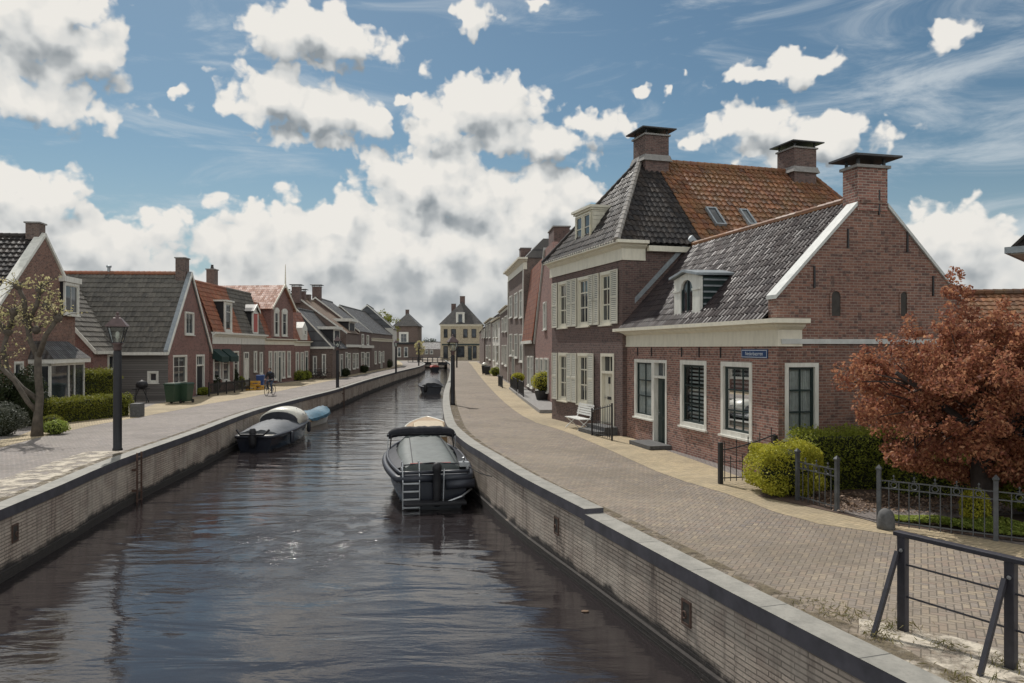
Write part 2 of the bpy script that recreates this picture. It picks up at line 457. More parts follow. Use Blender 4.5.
M['dark_iron'] = m_plain('dark_iron', (.02, .02, .022), .5, .1, .3)
M['rust'] = m_plain('rusted_iron', (.10, .06, .045), .8, .1, .4)
M['lead'] = m_plain('slate_cap', (.035, .037, .042), .5, 0, .3)
M['glass'] = m_glass('window_glass')
M['clear'] = m_clear('clear_glass')
M['curtain'] = m_plain('net_curtain', (.55, .56, .54), .9, 0, .12, 9)
M['blind'] = m_plain('white_blind', (.55, .56, .55), .8, 0, .1)
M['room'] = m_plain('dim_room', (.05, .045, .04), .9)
M['t_low'] = m_tiles('tiles_glazed_plum', [(.026, .021, .024), (.040, .031, .034), (.060, .044, .044), (.033, .027, .031), (.048, .036, .037)], .48, .2, (.075, .058, .046), spec=.15)
M['t_dark'] = m_tiles('tiles_dark', [(.020, .020, .023), (.032, .030, .031), (.055, .045, .040), (.028, .027, .031)], .45, .2, (.07, .055, .04), spec=.13)
M['t_orange'] = m_tiles('tiles_mossy_orange', [(.25, .088, .038), (.13, .055, .032), (.32, .13, .055), (.19, .073, .036), (.085, .045, .032)], .6, .6, (.17, .105, .042))
M['t_grey'] = m_tiles('tiles_grey', [(.085, .08, .075), (.12, .112, .10), (.17, .155, .135), (.10, .093, .085)], .6, .4, (.19, .175, .145), spec=.3)
M['t_red'] = m_tiles('tiles_red', [(.33, .105, .05), (.26, .085, .045), (.38, .14, .07), (.23, .10, .06)], .55, .3, (.22, .15, .09))
M['t_pink'] = m_tiles('tiles_faded_red', [(.40, .19, .13), (.34, .16, .11), (.44, .23, .16), (.30, .15, .11)], .6, .25, (.28, .2, .14))
M['f_dark'] = m_tiles('far_tiles_dark', [(.045, .044, .046), (.065, .06, .058), (.085, .075, .07)], .5, .3, (.10, .09, .07), flat=True)
M['f_brown'] = m_tiles('far_tiles_brown', [(.14, .08, .045), (.11, .07, .045), (.17, .10, .06)], .6, .5, (.15, .105, .05), flat=True)
M['f_red'] = m_tiles('far_tiles_red', [(.30, .10, .055), (.25, .085, .05), (.34, .13, .075)], .6, .25, (.2, .14, .09), flat=True)
M['f_slate'] = m_tiles('slate_cladding', [(.075, .08, .09), (.095, .10, .11), (.065, .07, .078)], .5, .2, (.1, .1, .1), flat=True)
M['bark'] = m_plain('bark', (.09, .075, .06), .9, 0, .4, 5, .6)
M['bark_dark'] = m_plain('bark_dark', (.045, .035, .032), .9, 0, .4, 5, .6)
M['leaf_maple'] = m_leaf('maple_leaf', [(.20, .075, .054), (.38, .15, .09), (.62, .31, .165), (.26, .095, .065), (.72, .41, .225)], .5)
M['leaf_lime'] = m_leaf('lime_leaf', [(.42, .40, .17), (.56, .52, .27), (.68, .60, .36), (.46, .40, .21)], .55)
M['leaf_box'] = m_leaf('golden_hedge_leaf', [(.30, .31, .03), (.52, .49, .06), (.64, .58, .09), (.40, .40, .04)], .4)
M['leaf_hedge'] = m_leaf('hedge_leaf', [(.21, .25, .04), (.32, .36, .055), (.43, .45, .075), (.26, .29, .045)], .45)
M['leaf_dark'] = m_leaf('dark_leaf', [(.022, .034, .014), (.04, .055, .022), (.055, .07, .03)], .25)
M['leaf_grass'] = m_leaf('cover_leaf', [(.20, .27, .05), (.33, .40, .08), (.42, .46, .12)], .4)
M['tuft'] = m_leaf('dry_tuft', [(.16, .14, .05), (.24, .20, .09), (.12, .13, .04)], .3)
M['hedge_core'] = m_plain('hedge_core', (.02, .025, .008), .95)
M['bin'] = m_plain('bin_green', (.022, .052, .03), .5, 0, .15)
M['blue'] = m_plain('blue_plastic', (.015, .06, .22), .45, 0, .15)
M['yellow'] = m_plain('yellow_plastic', (.50, .28, .03), .5, 0, .2)
M['wood_grey'] = None
M['copper'] = m_plain('copper_hood', (.125, .088, .086), .5, .3, .25)
M['lampglass'] = m_clear('lantern_glass')
M['skin'] = m_plain('skin', (.42, .25, .19), .6, 0, .1)
M['cloth_dark'] = m_plain('dark_cloth', (.02, .02, .024), .9)
M['denim'] = m_plain('denim', (.05, .07, .11), .9)
M['hair'] = m_plain('hair', (.05, .035, .025), .8)
M['rubber'] = m_plain('rubber', (.02, .02, .02), .8)
M['chrome'] = m_plain('steel', (.45, .46, .47), .3, .9, .1)
M['navy'] = m_plain('navy_hull', (.015, .018, .028), .25, 0, .15, 6, .02)
M['fender'] = m_plain('fender_rubber', (.034, .038, .05), .45, 0, .2)
M['tarp'] = m_plain('grey_tarp', (.105, .12, .115), .6, 0, .2, 3, .3)
M['tarp_dark'] = m_plain('dark_tarp', (.035, .037, .045), .7, 0, .3, 3, .3)
M['tarp_grey'] = m_plain('slate_tarp', (.07, .078, .09), .6, 0, .25, 3, .4)
M['tarp_blue'] = m_plain('blue_tarp', (.03, .105, .16), .65, 0, .3, 3, .4)
M['canopy'] = m_plain('navy_canopy', (.016, .016, .022), .8, 0, .3)
M['gel'] = m_plain('white_gelcoat', (.68, .66, .58), .3, 0, .08, 5, .02)
M['teak'] = m_plain('teak', (.32, .205, .10), .55, 0, .25)
M['orange'] = m_plain('orange_cloth', (.55, .16, .06), .7, 0, .2)
M['red'] = m_plain('red_paint', (.42, .09, .07), .6, 0, .2)
M['awning'] = m_plain('awning_green', (.012, .035, .03), .8, 0, .2)
M['sign_blue'] = m_plain('enamel_blue', (.012, .05, .15), .3, 0, .1)
M['sign_white'] = m_plain('enamel_white', (.62, .66, .70), .35, 0, .05)
M['pot'] = m_plain('dark_pot', (.045, .043, .042), .7, 0, .25)
M['concrete'] = m_plain('concrete', (.26, .25, .24), .85, 0, .2)
M['stone_dark'] = m_plain('granite', (.09, .09, .09), .75, 0, .35, 12, .5)
M['white_bench'] = m_paint('bench_paint', (.78, .78, .75), .5, .2)
M['red_shutter'] = m_paint('red_shutter_paint', (.42, .075, .06), .5, .2)
def planks(name, col):
    t = NT(name); uv = t.uv(); s = t.sep(uv); pos = t.pos()
    row = t.math('DIVIDE', s[1], .14); fr = t.math('FRACT', row)
    wn = t.n('TexWhiteNoise', noise_dimensions='1D', ins={'W': t.math('FLOOR', row)}).outputs[0]
    g = t.noise(t.comb(t.math('MULTIPLY', s[0], 1.5), t.math('MULTIPLY', s[1], 40.)), 1.0, 4)
    c = t.mix(wn, tuple(.8 * x for x in col), tuple(1.2 * x for x in col)); c = t.mix(t.math('MULTIPLY', g, .5), c, tuple(.5 * x for x in col))
    c = t.mix(t.math('LESS_THAN', fr, .1), c, tuple(.2 * x for x in col))
    t.bump(fr, .6, .015); return t.fin(c, .8)
M['wood_grey'] = planks('weathered_boards', (.17, .16, .15))
def quay():
    t = NT('quay_brick'); uv = t.uv(); pos = t.pos(); p = t.sep(pos)
    b = t.n('TexBrick', ins={'Vector': uv, 'Scale': 1., 'Mortar Size': .012, 'Mortar Smooth': .3, 'Bias': 0., 'Brick Width': .46, 'Row Height': .070,
                             'Color1': (.52, .435, .36, 1), 'Color2': (.40, .33, .275, 1), 'Mortar': (.17, .14, .115, 1)})
    s = t.sep(uv)
    strk = t.noise(t.comb(t.math('MULTIPLY', s[0], 2.2), t.math('MULTIPLY', s[1], .22)), 1., 5, .7)
    c = t.mix(t.ramp(strk, [(.50, 0.), (.66, .85)]), b.outputs[0], (.085, .062, .052))
    big = t.noise(pos, .8, 5, .65)
    c = t.mix(t.ramp(big, [(.4, 0.), (.7, .55)]), c, (.60, .54, .46))
    mid = t.noise(pos, 2.4, 5, .7)
    c = t.mix(t.ramp(mid, [(.5, 0.), (.75, .5)]), c, (.20, .14, .12))
    zz = t.math('MULTIPLY_ADD', t.noise(pos, 1.3, 6, .7), .55, p[2])
    tide = t.n('MapRange', interpolation_type='SMOOTHSTEP', ins={0: zz, 1: -.82, 2: -.66, 3: 1., 4: 0.}).outputs[0]
    c = t.mix(tide, c, t.mix(t.noise(pos, 9, 4), (.018, .017, .016), (.06, .05, .045)))
    t.bump(t.math('SUBTRACT', t.noise(pos, 20, 3), b.outputs[1]), .7, .012)
    return t.fin(c, .85)
M['quay'] = quay()
ROADC = [(.19, .158, .132), (.255, .208, .165), (.225, .19, .16), (.33, .268, .195), (.245, .185, .15), (.275, .232, .19), (.185, .16, .15)]
M['road'] = m_paving('herringbone_clinker', .09, ROADC, (.10, .085, .068), (.28, .23, .17), R(28))
M['road_left'] = m_paving('herringbone_clinker_grey', .09, [(.22, .195, .18), (.28, .24, .22), (.25, .225, .215), (.33, .285, .25)], (.15, .135, .12), (.30, .265, .235), R(38))
M['tan'] = m_paving('yellow_paving', .10, [(.44, .35, .21), (.52, .41, .26), (.38, .31, .20), (.48, .38, .24)], (.22, .18, .12), (.41, .34, .23), R(60))
M['path'] = m_paving('garden_path', .10, [(.20, .17, .155), (.25, .215, .20), (.17, .15, .145)], (.10, .09, .08), (.22, .19, .17), R(10))
def patchy(name, col, col2, thr, scale):
    t = NT(name); pos = t.pos()
    n = t.noise(pos, scale, 6, .65)
    c = t.mix(t.noise(pos, 12, 5, .7), col, col2)
    c = t.mix(t.ramp(t.noise(pos, 4, 5, .7), [(.5, 0.), (.7, .7)]), c, tuple(.35 * x for x in col2))
    t.fin(c, .95); t.bump(t.noise(pos, 30, 4), .8, .02)
    tr = t.n('BsdfTransparent'); mx = t.n('MixShader')
    t.set(mx.inputs[0], t.ramp(n, [(thr, 0.), (thr + .17, 1.)]))
    t.t.links.new(tr.outputs[0], mx.inputs[1]); t.t.links.new(t.b.outputs[0], mx.inputs[2]); t.t.links.new(mx.outputs[0], t.out.inputs[0])
    return t.m
M['sand'] = patchy('spilt_sand', (.66, .60, .50), (.46, .40, .32), .40, 2.3)
M['silt'] = patchy('joint_silt', (.20, .16, .10), (.11, .09, .06), .42, 2.6)
M['soil'] = m_plain('garden_soil', (.085, .055, .04), .95, 0, .5, 14, .9)
M['ground'] = m_plain('meadow_ground', (.10, .12, .05), .95, 0, .3, .4, .5)
def water():
    t = NT('canal_water'); pos = t.pos(); p = t.sep(pos)
    v = t.n('Mapping', ins={'Vector': pos, 'Rotation': (0, 0, R(14)), 'Scale': (.55, 1.7, 1)}).outputs[0]
    n1 = t.noise(v, .75, 3, .45, .6)
    n2 = t.noise(v, 3.4, 4, .5, .4)
    n3 = t.noise(t.vmath('MULTIPLY', pos, (1., 1.8, 1)), 16, 3, .5)
    calm = t.ramp(t.noise(pos, .16, 3, .5), [(.40, .25), (.62, 1.)])
    h = t.math('MULTIPLY_ADD', n2, t.math('MULTIPLY', calm, .16), t.math('MULTIPLY', n1, .75))
    gust = t.n('MapRange', interpolation_type='SMOOTHSTEP', ins={0: t.vmath('LENGTH', t.vmath('MULTIPLY', t.vmath('ADD', pos, (4.6, -18.5, 1.3)), (.36, .19, 0)), out=1), 1: 1.15, 2: .1, 3: 0., 4: 1.}).outputs[0]
    gust = t.math('MULTIPLY', gust, t.ramp(t.noise(pos, 1.3, 4, .6), [(.42, .1), (.62, 1.)]))
    h = t.math('MULTIPLY_ADD', n3, t.math('MULTIPLY', calm, .035), h)
    n4 = t.noise(t.vmath('MULTIPLY', pos, (1., 1.4, 1)), 12., 3, .6)
    h = t.math('MULTIPLY_ADD', n4, t.math('MULTIPLY', gust, .55), h)
    t.bump(h, 1.0, .062)
    t.set(t.b.inputs['IOR'], 1.5)
    return t.fin((.027, .0225, .0235), t.math('MULTIPLY_ADD', gust, .10, .03), spec=.6)
M['water'] = water()
# ------------------------------------------------------------------ the setting
QR = [(10.2, -12), (6.1, 0), (3.71, 7.13), (3.13, 8.87), (2.60, 10.5), (1.40, 14.4), (.41, 17.55), (-.21, 19.8), (-.85, 22.3), (-1.52, 24.9), (-2.46, 29.8),
      (-2.98, 34.3), (-3.4, 38.5), (-3.95, 44.5), (-4.83, 55.5), (-6.05, 73.4), (-7.4, 91.8), (-9.2, 115), (-12, 149), (-15.5, 180), (-21, 230), (-26, 270)]
QL = [(-7.2, -12), (-8.5, 3), (-9.86, 14.83), (-10.95, 21.5), (-11.7, 28.8), (-12.35, 34), (-12.9, 40), (-13.05, 50), (-13.15, 57.8), (-13.9, 70.8), (-14.5, 85),
      (-15.2, 106.6), (-15.6, 130), (-17.5, 155), (-21.5, 180), (-28, 230), (-34, 270)]
def resample(poly, ys):
    out = []
    for y in ys:
        for (x0, y0), (x1, y1) in zip(poly[:-1], poly[1:]):
            if y0 <= y <= y1 + 1e-9:
                out.append((x0 + (x1 - x0) * (y - y0) / (y1 - y0), y)); break
    return out
def smooth(poly, n=4):
    """Catmull-Rom through the points"""
    P = [Vector((*p, 0)) for p in poly]; out = []
    for i in range(len(P) - 1):
        a, b, c, d = P[max(i - 1, 0)], P[i], P[i + 1], P[min(i + 2, len(P) - 1)]
        for k in range(n):
            u = k / n
            q = .5 * ((2 * b) + (c - a) * u + (2 * a - 5 * b + 4 * c - d) * u * u + (3 * b - a - 3 * c + d) * u ** 3)
            out.append((q.x, q.y))
    out.append(poly[-1]); return out
QR, QL = smooth(QR, 3), smooth(QL, 3)
def offset(poly, d):
    out = []
    for k, (x, y) in enumerate(poly):
        a = Vector(poly[max(k - 1, 0)]); b = Vector(poly[min(k + 1, len(poly) - 1)])
        t = (b - a).normalized()
        out.append((x + t.y * d, y - t.x * d))
    return out
def strip(mb, A, B, z, zb=None):
    """sheet between two polylines of equal length, UV in metres along"""
    s = 0
    for k in range(len(A) - 1):
        l = math.dist(A[k], A[k + 1]); wd = math.dist(A[k], B[k])
        zb_ = z if zb is None else zb
        mb.poly([(*A[k], z), (*B[k], zb_), (*B[k + 1], zb_), (*A[k + 1], z)], [(s, 0), (s, wd), (s + l, wd), (s + l, 0)])
        s += l
    return mb
def wallstrip(mb, A, z0, z1):
    s = 0
    for k in range(len(A) - 1):
        l = math.dist(A[k], A[k + 1])
        mb.poly([(*A[k], z0), (*A[k + 1], z0), (*A[k + 1], z1), (*A[k], z1)], [(s, z0), (s + l, z0), (s + l, z1), (s, z1)])
        s += l
    return mb
def structure(name, mb, mat, kind='structure'):
    o = mb.build(name, mat); o['kind'] = kind
    return o
# ground: one mesh, both banks out to the horizon, with the canal left open
mb = MB()
ir, il = offset(QR, .3), offset(QL, -.3)
strip(mb, ir, [(900, y * 1.0) for x, y in ir], -.006)
strip(mb, il, [(-900, y) for x, y in il], -.006)
mb.poly([(-900, 270, -.006), (900, 270, -.006), (1500, 3000, -.006), (-1500, 3000, -.006)])
mb.poly([(-900, -60, -.006), (900, -60, -.006), (900, -12, -.006), (-900, -12, -.006)])
structure('ground', mb, M['ground'])
mb = MB(); mb.poly([(-40, -30, -1.3), (14, -30, -1.3), (14, 272, -1.3), (-40, 272, -1.3)]); structure('water', mb, M['water'])

def canal_wall(name, label, poly, side, cut=None):
    root = empty(name, (0, 0, 0), 0, label, 'canal wall')
    mb = wallstrip(MB(), poly, -2.0, -.05)
    mb.build('brick_face', M['quay'], root)
    # two step footing at the tide line
    foot = offset(poly, -.07 * side)
    mb = wallstrip(MB(), foot, -2.0, -1.12); strip(mb, foot, poly, -1.12); mb.build('footing', M['quay'], root)
    W = .34
    ys = [p[1] for p in poly]
    def cope(P, top, nm):
        outp, inn = offset(P, -.05 * side), offset(P, W * side)
        mb = MB(); strip(mb, outp, inn, top); wallstrip(mb, inn, -.02, top); mb.build(nm, M['cope_top'], root)
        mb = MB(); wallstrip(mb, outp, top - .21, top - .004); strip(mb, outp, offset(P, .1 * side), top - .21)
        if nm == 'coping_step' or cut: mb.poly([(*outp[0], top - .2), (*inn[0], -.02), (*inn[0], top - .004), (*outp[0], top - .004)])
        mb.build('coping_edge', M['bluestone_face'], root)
    if cut:
        cope([p for p in poly if p[1] <= cut + .3], .10, 'coping')
        cope([p for p in poly if p[1] >= cut], .19, 'coping_step')
    else:
        cope(poly, .10, 'coping')
    return root
def cope_mat():
    t = NT('coping_stone'); uv = t.uv(); pos = t.pos(); s = t.sep(uv)
    n = t.noise(pos, 3, 6, .65)
    c = t.mix(t.ramp(n, [(.3, 0.), (.7, 1.)]), (.21, .204, .182), (.34, .325, .29))
    c = t.mix(t.ramp(t.noise(pos, 18, 4, .7), [(.5, 0.), (.75, .5)]), c, (.16, .155, .14))
    j = t.math('LESS_THAN', t.math('FRACT', t.math('DIVIDE', s[0], 1.6)), .012)
    c = t.mix(j, c, (.07, .07, .065)); t.bump(t.noise(pos, 25, 4), .4, .01)
    return t.fin(c, .8)
M['cope_top'] = cope_mat()
wr = canal_wall('canal_wall', 'brick canal wall with stone coping below the road on the right bank', QR, 1, 14.2)
wl = canal_wall('canal_wall', 'brick canal wall with stone coping along the left bank', QL, -1)

# roads, pavements
rb = [(9.5, -12), (9.0, 0), (8.6, 7.0), (8.0, 9.8), (7.3, 11.8), (6.6, 13.2), (5.36, 14.3), (4.75, 16.8), (3.84, 19.5), (3.14, 23.7), (2.0, 29.7), (.8, 34.2), (-.37, 44.5), (-2.03, 65.2), (-4.3, 96.6), (-8.0, 150), (-11, 190)]
tb = [(14, -12), (13, 0), (11.5, 7.0), (9.6, 10.4), (8.4, 12.4), (7.0, 13.9), (6.3, 15.6), (5.75, 18.5), (5.1, 22.6), (4.35, 26.5), (3.95, 29.8), (2.6, 36.), (1.7, 44.5), (.1, 65.2), (-2.5, 96.6), (-6.0, 150), (-9, 190)]
ys = sorted(set([-12., 0., 5., 7., 9., 10.5, 12., 13., 14., 15., 16, 17., 18.5, 20, 22, 24, 26, 28, 30, 33, 36, 40, 45, 50, 55, 60, 66, 73, 82, 92, 100, 115, 130, 149, 165, 180, 189]))
q_in = resample(offset(QR, .30), ys); rbi = resample(smooth(rb), ys); tbi = resample(smooth(tb), ys)
k = min(len(q_in), len(rbi), len(tbi)); q_in, rbi, tbi = q_in[:k], rbi[:k], tbi[:k]
structure('road', strip(MB(), q_in, rbi, .0), M['road'])
structure('pavement', strip(MB(), rbi, tbi, .004), M['tan'])
structure('road', MB().poly([(-24, 175.5, -.003), (-12, 173, -.003), (-12, 276, -.003), (-45, 276, -.003)]), M['road'])  # added sheet covering the far water and its bright sky reflection
# far square in front of the end house
structure('road', MB().poly([(-13.5, 180, .002), (40, 180, .002), (40, 240, .002), (-18, 240, .002)]), M['road'])
# left bank
lb = [(-15.2, 0), (-15.6, 15), (-16.4, 24.7), (-17.3, 30.4), (-17.2, 38.1), (-17.4, 44), (-17.1, 49.3), (-17.4, 60.5), (-17.9, 80), (-18.4, 106), (-19.0, 130), (-22, 155), (-28, 190)]
lt = [(-17, 0), (-17.2, 15), (-17.6, 26.5), (-19.4, 32), (-19.0, 38.1), (-20.4, 44), (-20.6, 49.3), (-21.3, 60.5), (-20.6, 80), (-19.7, 106), (-20.9, 130), (-24, 155), (-30.5, 190)]
ysl = [0., 8, 15, 20, 24, 28, 32, 36, 40, 44, 49, 55, 61, 70, 80, 93, 106, 118, 130, 143, 155, 172, 189]
li = resample(offset(QL, -.30), ysl); lbi = resample(smooth(lb), ysl); lti = resample(smooth(lt), ysl)
structure('road', strip(MB(), li, lbi, .0), M['road_left'])
structure('pavement', strip(MB(), lbi, lti, .004), M['tan'])
structure('driveway', strip(MB(), lti, [(x - 25, y) for x, y in lti], .002), M['road_left'])
structure('road', MB().poly([(-29, 190, .002), (-60, 190, .002), (-70, 260, .002), (-33, 260, .002)]), M['road_left'])
# forecourt behind the right pavement (under the garden and houses)
structure('forecourt', strip(MB(), tbi, [(x + 14, y) for x, y in tbi], -.002), M['path'])
# sand and silt lying along the inside of the copings
def patch_sheet(name, P, d0, d1, z, mat, y0, y1):
    Q = [p for p in smooth(P, 2) if y0 <= p[1] <= y1]
    A, B = offset(Q, d0), offset(Q, d1)
    o = structure(name, strip(MB(), A, B, z), mat, 'stuff')
    return o
patch_sheet('sand', QL, -.4, -1.9, .009, M['sand'], 2, 25)
patch_sheet('sand', QL, -.36, -.8, .010, M['silt'], 2, 90)
patch_sheet('sand', QR, .36, .75, .010, M['silt'], 4, 60)
mb = MB(); mb.poly([(3.75, 8.3, .009), (4.1, 9.1, .009), (4.9, 8.5, .009), (5.6, 7.6, .009), (7.2, 6.0, .009), (6.2, 4.0, .009), (4.6, 4, .009), (4.1, 6.6, .009)])
structure('sand', mb, M['sand'], 'stuff')
# garden
mb = MB(); mb.poly([(5.3, 16.6, .012), (6.15, 15.15, .012), (6.75, 14.0, .012), (8.2, 12.85, .012), (9.7, 11.6, .012), (20, 11, .012), (20, 30, .012), (6.6, 18.55, .012)])
structure('garden_bed', mb, M['soil'])
mb = MB(); mb.poly([(6.35, 15.1, .016), (6.65, 14.05, .016), (8.9, 14.6, .016), (12, 15.2, .016), (12, 16.2, .016), (9, 15.7, .016)])
structure('garden_path', mb, M['path'])
# ------------------------------------------------------------------ building blocks for houses
class House:
    """local frame: x along the front (left to right seen from outside), y into the house, z up"""
    def __init__(s, name, label, a, b, D, group=None, cat='house'):
        s.a, s.b = Vector((*a, 0)), Vector((*b, 0))
        d = s.b - s.a; s.L = d.length; s.D = D
        s.ang = math.atan2(d.y, d.x)
        s.ux = d / s.L; s.uy = Vector((-s.ux.y, s.ux.x, 0))
        s.root = empty(name, s.a, s.ang, label, cat, group)
    def loc(s, p):
        q = Vector(p) - s.a
        return Vector((q.dot(s.ux), q.dot(s.uy), q.z))
    def hit(s, px, py, P0, n):
        """local point where the pixel's ray meets the local plane (P0, n)"""
        r = ray(px, py); o = s.loc((0, 0, CAMZ)); d = Vector((r.dot(s.ux), r.dot(s.uy), r.z))
        t = (Vector(P0) - o).dot(n) / d.dot(n)
        return o + d * t
    def front(s, px, py, w=0):
        q = s.hit(px, py, (0, -w, 0), Vector((0, 1, 0))); return q.x, q.z
    def sideR(s, px, py, w=0):
        q = s.hit(px, py, (s.L + w, 0, 0), Vector((1, 0, 0))); return q.y, q.z
    def sideL(s, px, py, w=0):
        q = s.hit(px, py, (-w, 0, 0), Vector((1, 0, 0))); return q.y, q.z
    def TF(s, w0=0): return lambda u, v, w: (u, -(w + w0), v)
    def TR(s, w0=0): return lambda u, v, w: (s.L + w + w0, u, v)
    def TL(s, w0=0): return lambda u, v, w: (-(w + w0), u, v)
    def frect(s, x0, x1, yt, yb, w=0):
        """front rectangle from pixel columns x0..x1 and the pixel rows at the middle column"""
        xm = (x0 + x1) / 2
        return s.front(x0, yt, w)[0], s.front(x1, yt, w)[0], s.front(xm, yb, w)[1], s.front(xm, yt, w)[1]
    def rrect(s, x0, x1, yt, yb, w=0):
        xm = (x0 + x1) / 2
        return s.sideR(x0, yt, w)[0], s.sideR(x1, yt, w)[0], s.sideR(xm, yb, w)[1], s.sideR(xm, yt, w)[1]
    def lrect(s, x0, x1, yt, yb, w=0):
        xm = (x0 + x1) / 2
        a, b = s.sideL(x0, yt, w)[0], s.sideL(x1, yt, w)[0]
        return min(a, b), max(a, b), s.sideL(xm, yb, w)[1], s.sideL(xm, yt, w)[1]

def wall_grid(mb, u0, u1, v0, v1, holes=(), dep=.16):
    """flat wall with rectangular openings and their reveals (u, v, w) ; w<0 is inwards"""
    us = sorted({u0, u1, *[h[0] for h in holes], *[h[1] for h in holes]}); vs = sorted({v0, v1, *[h[2] for h in holes], *[h[3] for h in holes]})
    us = [u for u in us if u0 - 1e-6 <= u <= u1 + 1e-6]; vs = [v for v in vs if v0 - 1e-6 <= v <= v1 + 1e-6]
    for a, b in zip(us[:-1], us[1:]):
        for c, d in zip(vs[:-1], vs[1:]):
            m, n = (a + b) / 2, (c + d) / 2
            if any(h[0] < m < h[1] and h[2] < n < h[3] for h in holes): continue
            mb.poly([(a, c, 0), (b, c, 0), (b, d, 0), (a, d, 0)])
    for a, b, c, d in holes:
        mb.poly([(a, c, 0), (b, c, 0), (b, c, -dep), (a, c, -dep)]); mb.poly([(a, d, 0), (b, d, 0), (b, d, -dep), (a, d, -dep)])
        mb.poly([(a, c, 0), (a, d, 0), (a, d, -dep), (a, c, -dep)]); mb.poly([(b, c, 0), (b, d, 0), (b, d, -dep), (b, c, -dep)])
    return mb
def shell(H, mat, eave, kind, ridge, holes=(), holesR=(), holesL=(), back=True, name='wall'):
    """kind 'eaves': ridge along the front; 'gable': gable to the front; 'flat'"""
    L, D = H.L, H.D
    mb = MB()
    mb.T = H.TF(); wall_grid(mb, 0, L, 0, eave, holes)
    mb.T = H.TR(); wall_grid(mb, 0, D, 0, eave, holesR)
    mb.T = H.TL(); wall_grid(mb, 0, D, 0, eave, holesL)
    mb.T = None
    mb.poly([(0, D, 0), (L, D, 0), (L, D, eave), (0, D, eave)])
    if kind == 'gable':
        for y in (0, D): mb.poly([(0, y, eave), (L, y, eave), (L / 2, y, ridge)])
    if kind == 'eaves':
        for x in (0, L): mb.poly([(x, 0, eave), (x, D, eave), (x, D / 2, ridge)])
    return mb.build(name, mat, H.root)
def ring(mb, u0, u1, v0, v1, t, w0, w1, tb=None):
    tb = t if tb is None else tb
    mb.box(u0, u0 + t, v0, v1, w0, w1); mb.box(u1 - t, u1, v0, v1, w0, w1)
    mb.box(u0 + t, u1 - t, v1 - t, v1, w0, w1); mb.box(u0 + t, u1 - t, v0, v0 + tb, w0, w1)
def window(H, T, r, mat='white', sash='white', cols=2, rows=(.5,), fw=.10, sw=.045, glass='glass', rec=.06, proud=.02, sill=True, see=None, parent=None, name='window', bar=.03):
    """outer frame, glazed sash and glass; rows = heights of the glazing bars as shares, cols = panes across"""
    u0, u1, v0, v1 = r
    mb = MB(T); ring(mb, u0, u1, v0, v1, fw, -rec - .08, proud)
    if sill: mb.box(u0 - .05, u1 + .05, v0 - .05, v0, -rec, proud + .06)
    f = mb.build(name, M[mat], parent or H.root)
    a, b, c, d = u0 + fw, u1 - fw, v0 + fw, v1 - fw
    mb = MB(T); ring(mb, a, b, c, d, sw, -rec - .05, -rec)
    for k in range(1, cols):
        x = a + (b - a) * k / cols; mb.box(x - bar / 2, x + bar / 2, c + sw, d - sw, -rec - .045, -rec - .01)
    for y in rows:
        z = c + (d - c) * y; mb.box(a + sw, b - sw, z - bar * .6, z + bar * .6, -rec - .05, -rec - .004)
    mb.build('sash', M[sash], f)
    MB(T).poly([(a, c, -rec - .03), (b, c, -rec - .03), (b, d, -rec - .03), (a, d, -rec - .03)]).build('pane', M[glass], f)
    if see == 'blind':
        n = 15; mb = MB(T)
        for k in range(n):
            z0 = c + (d - c) * (k + .12) / n; mb.box(a, b, z0, z0 + (d - c) / n * .5, -rec - .20, -rec - .19)
        mb.build('blind', M['blind'], f)
    if see == 'curtain':
        n = 40; mb = MB(T)
        pts = [(a + (b - a) * k / n, -rec - .085 + .016 * math.sin(k * 1.9) + .01 * math.sin(k * .7)) for k in range(n + 1)]
        for p, q in zip(pts[:-1], pts[1:]): mb.poly([(p[0], c, p[1]), (q[0], c, q[1]), (q[0], d, q[1]), (p[0], d, p[1])])
        mb.build('curtain', M['curtain'], f, smooth=True)
    if see:
        mb = MB(T); e = .5
        mb.poly([(a - .1, c - .1, -e - rec), (b + .1, c - .1, -e - rec), (b + .1, d + .1, -e - rec), (a - .1, d + .1, -e - rec)])
        for q in ([(a, c), (b, c)], [(a, d), (b, d)], [(a, c), (a, d)], [(b, c), (b, d)]):
            mb.poly([(*q[0], -rec - .1), (*q[1], -rec - .1), (*q[1], -e - rec), (*q[0], -e - rec)])
        mb.build('interior', M['room'], f)
    return f
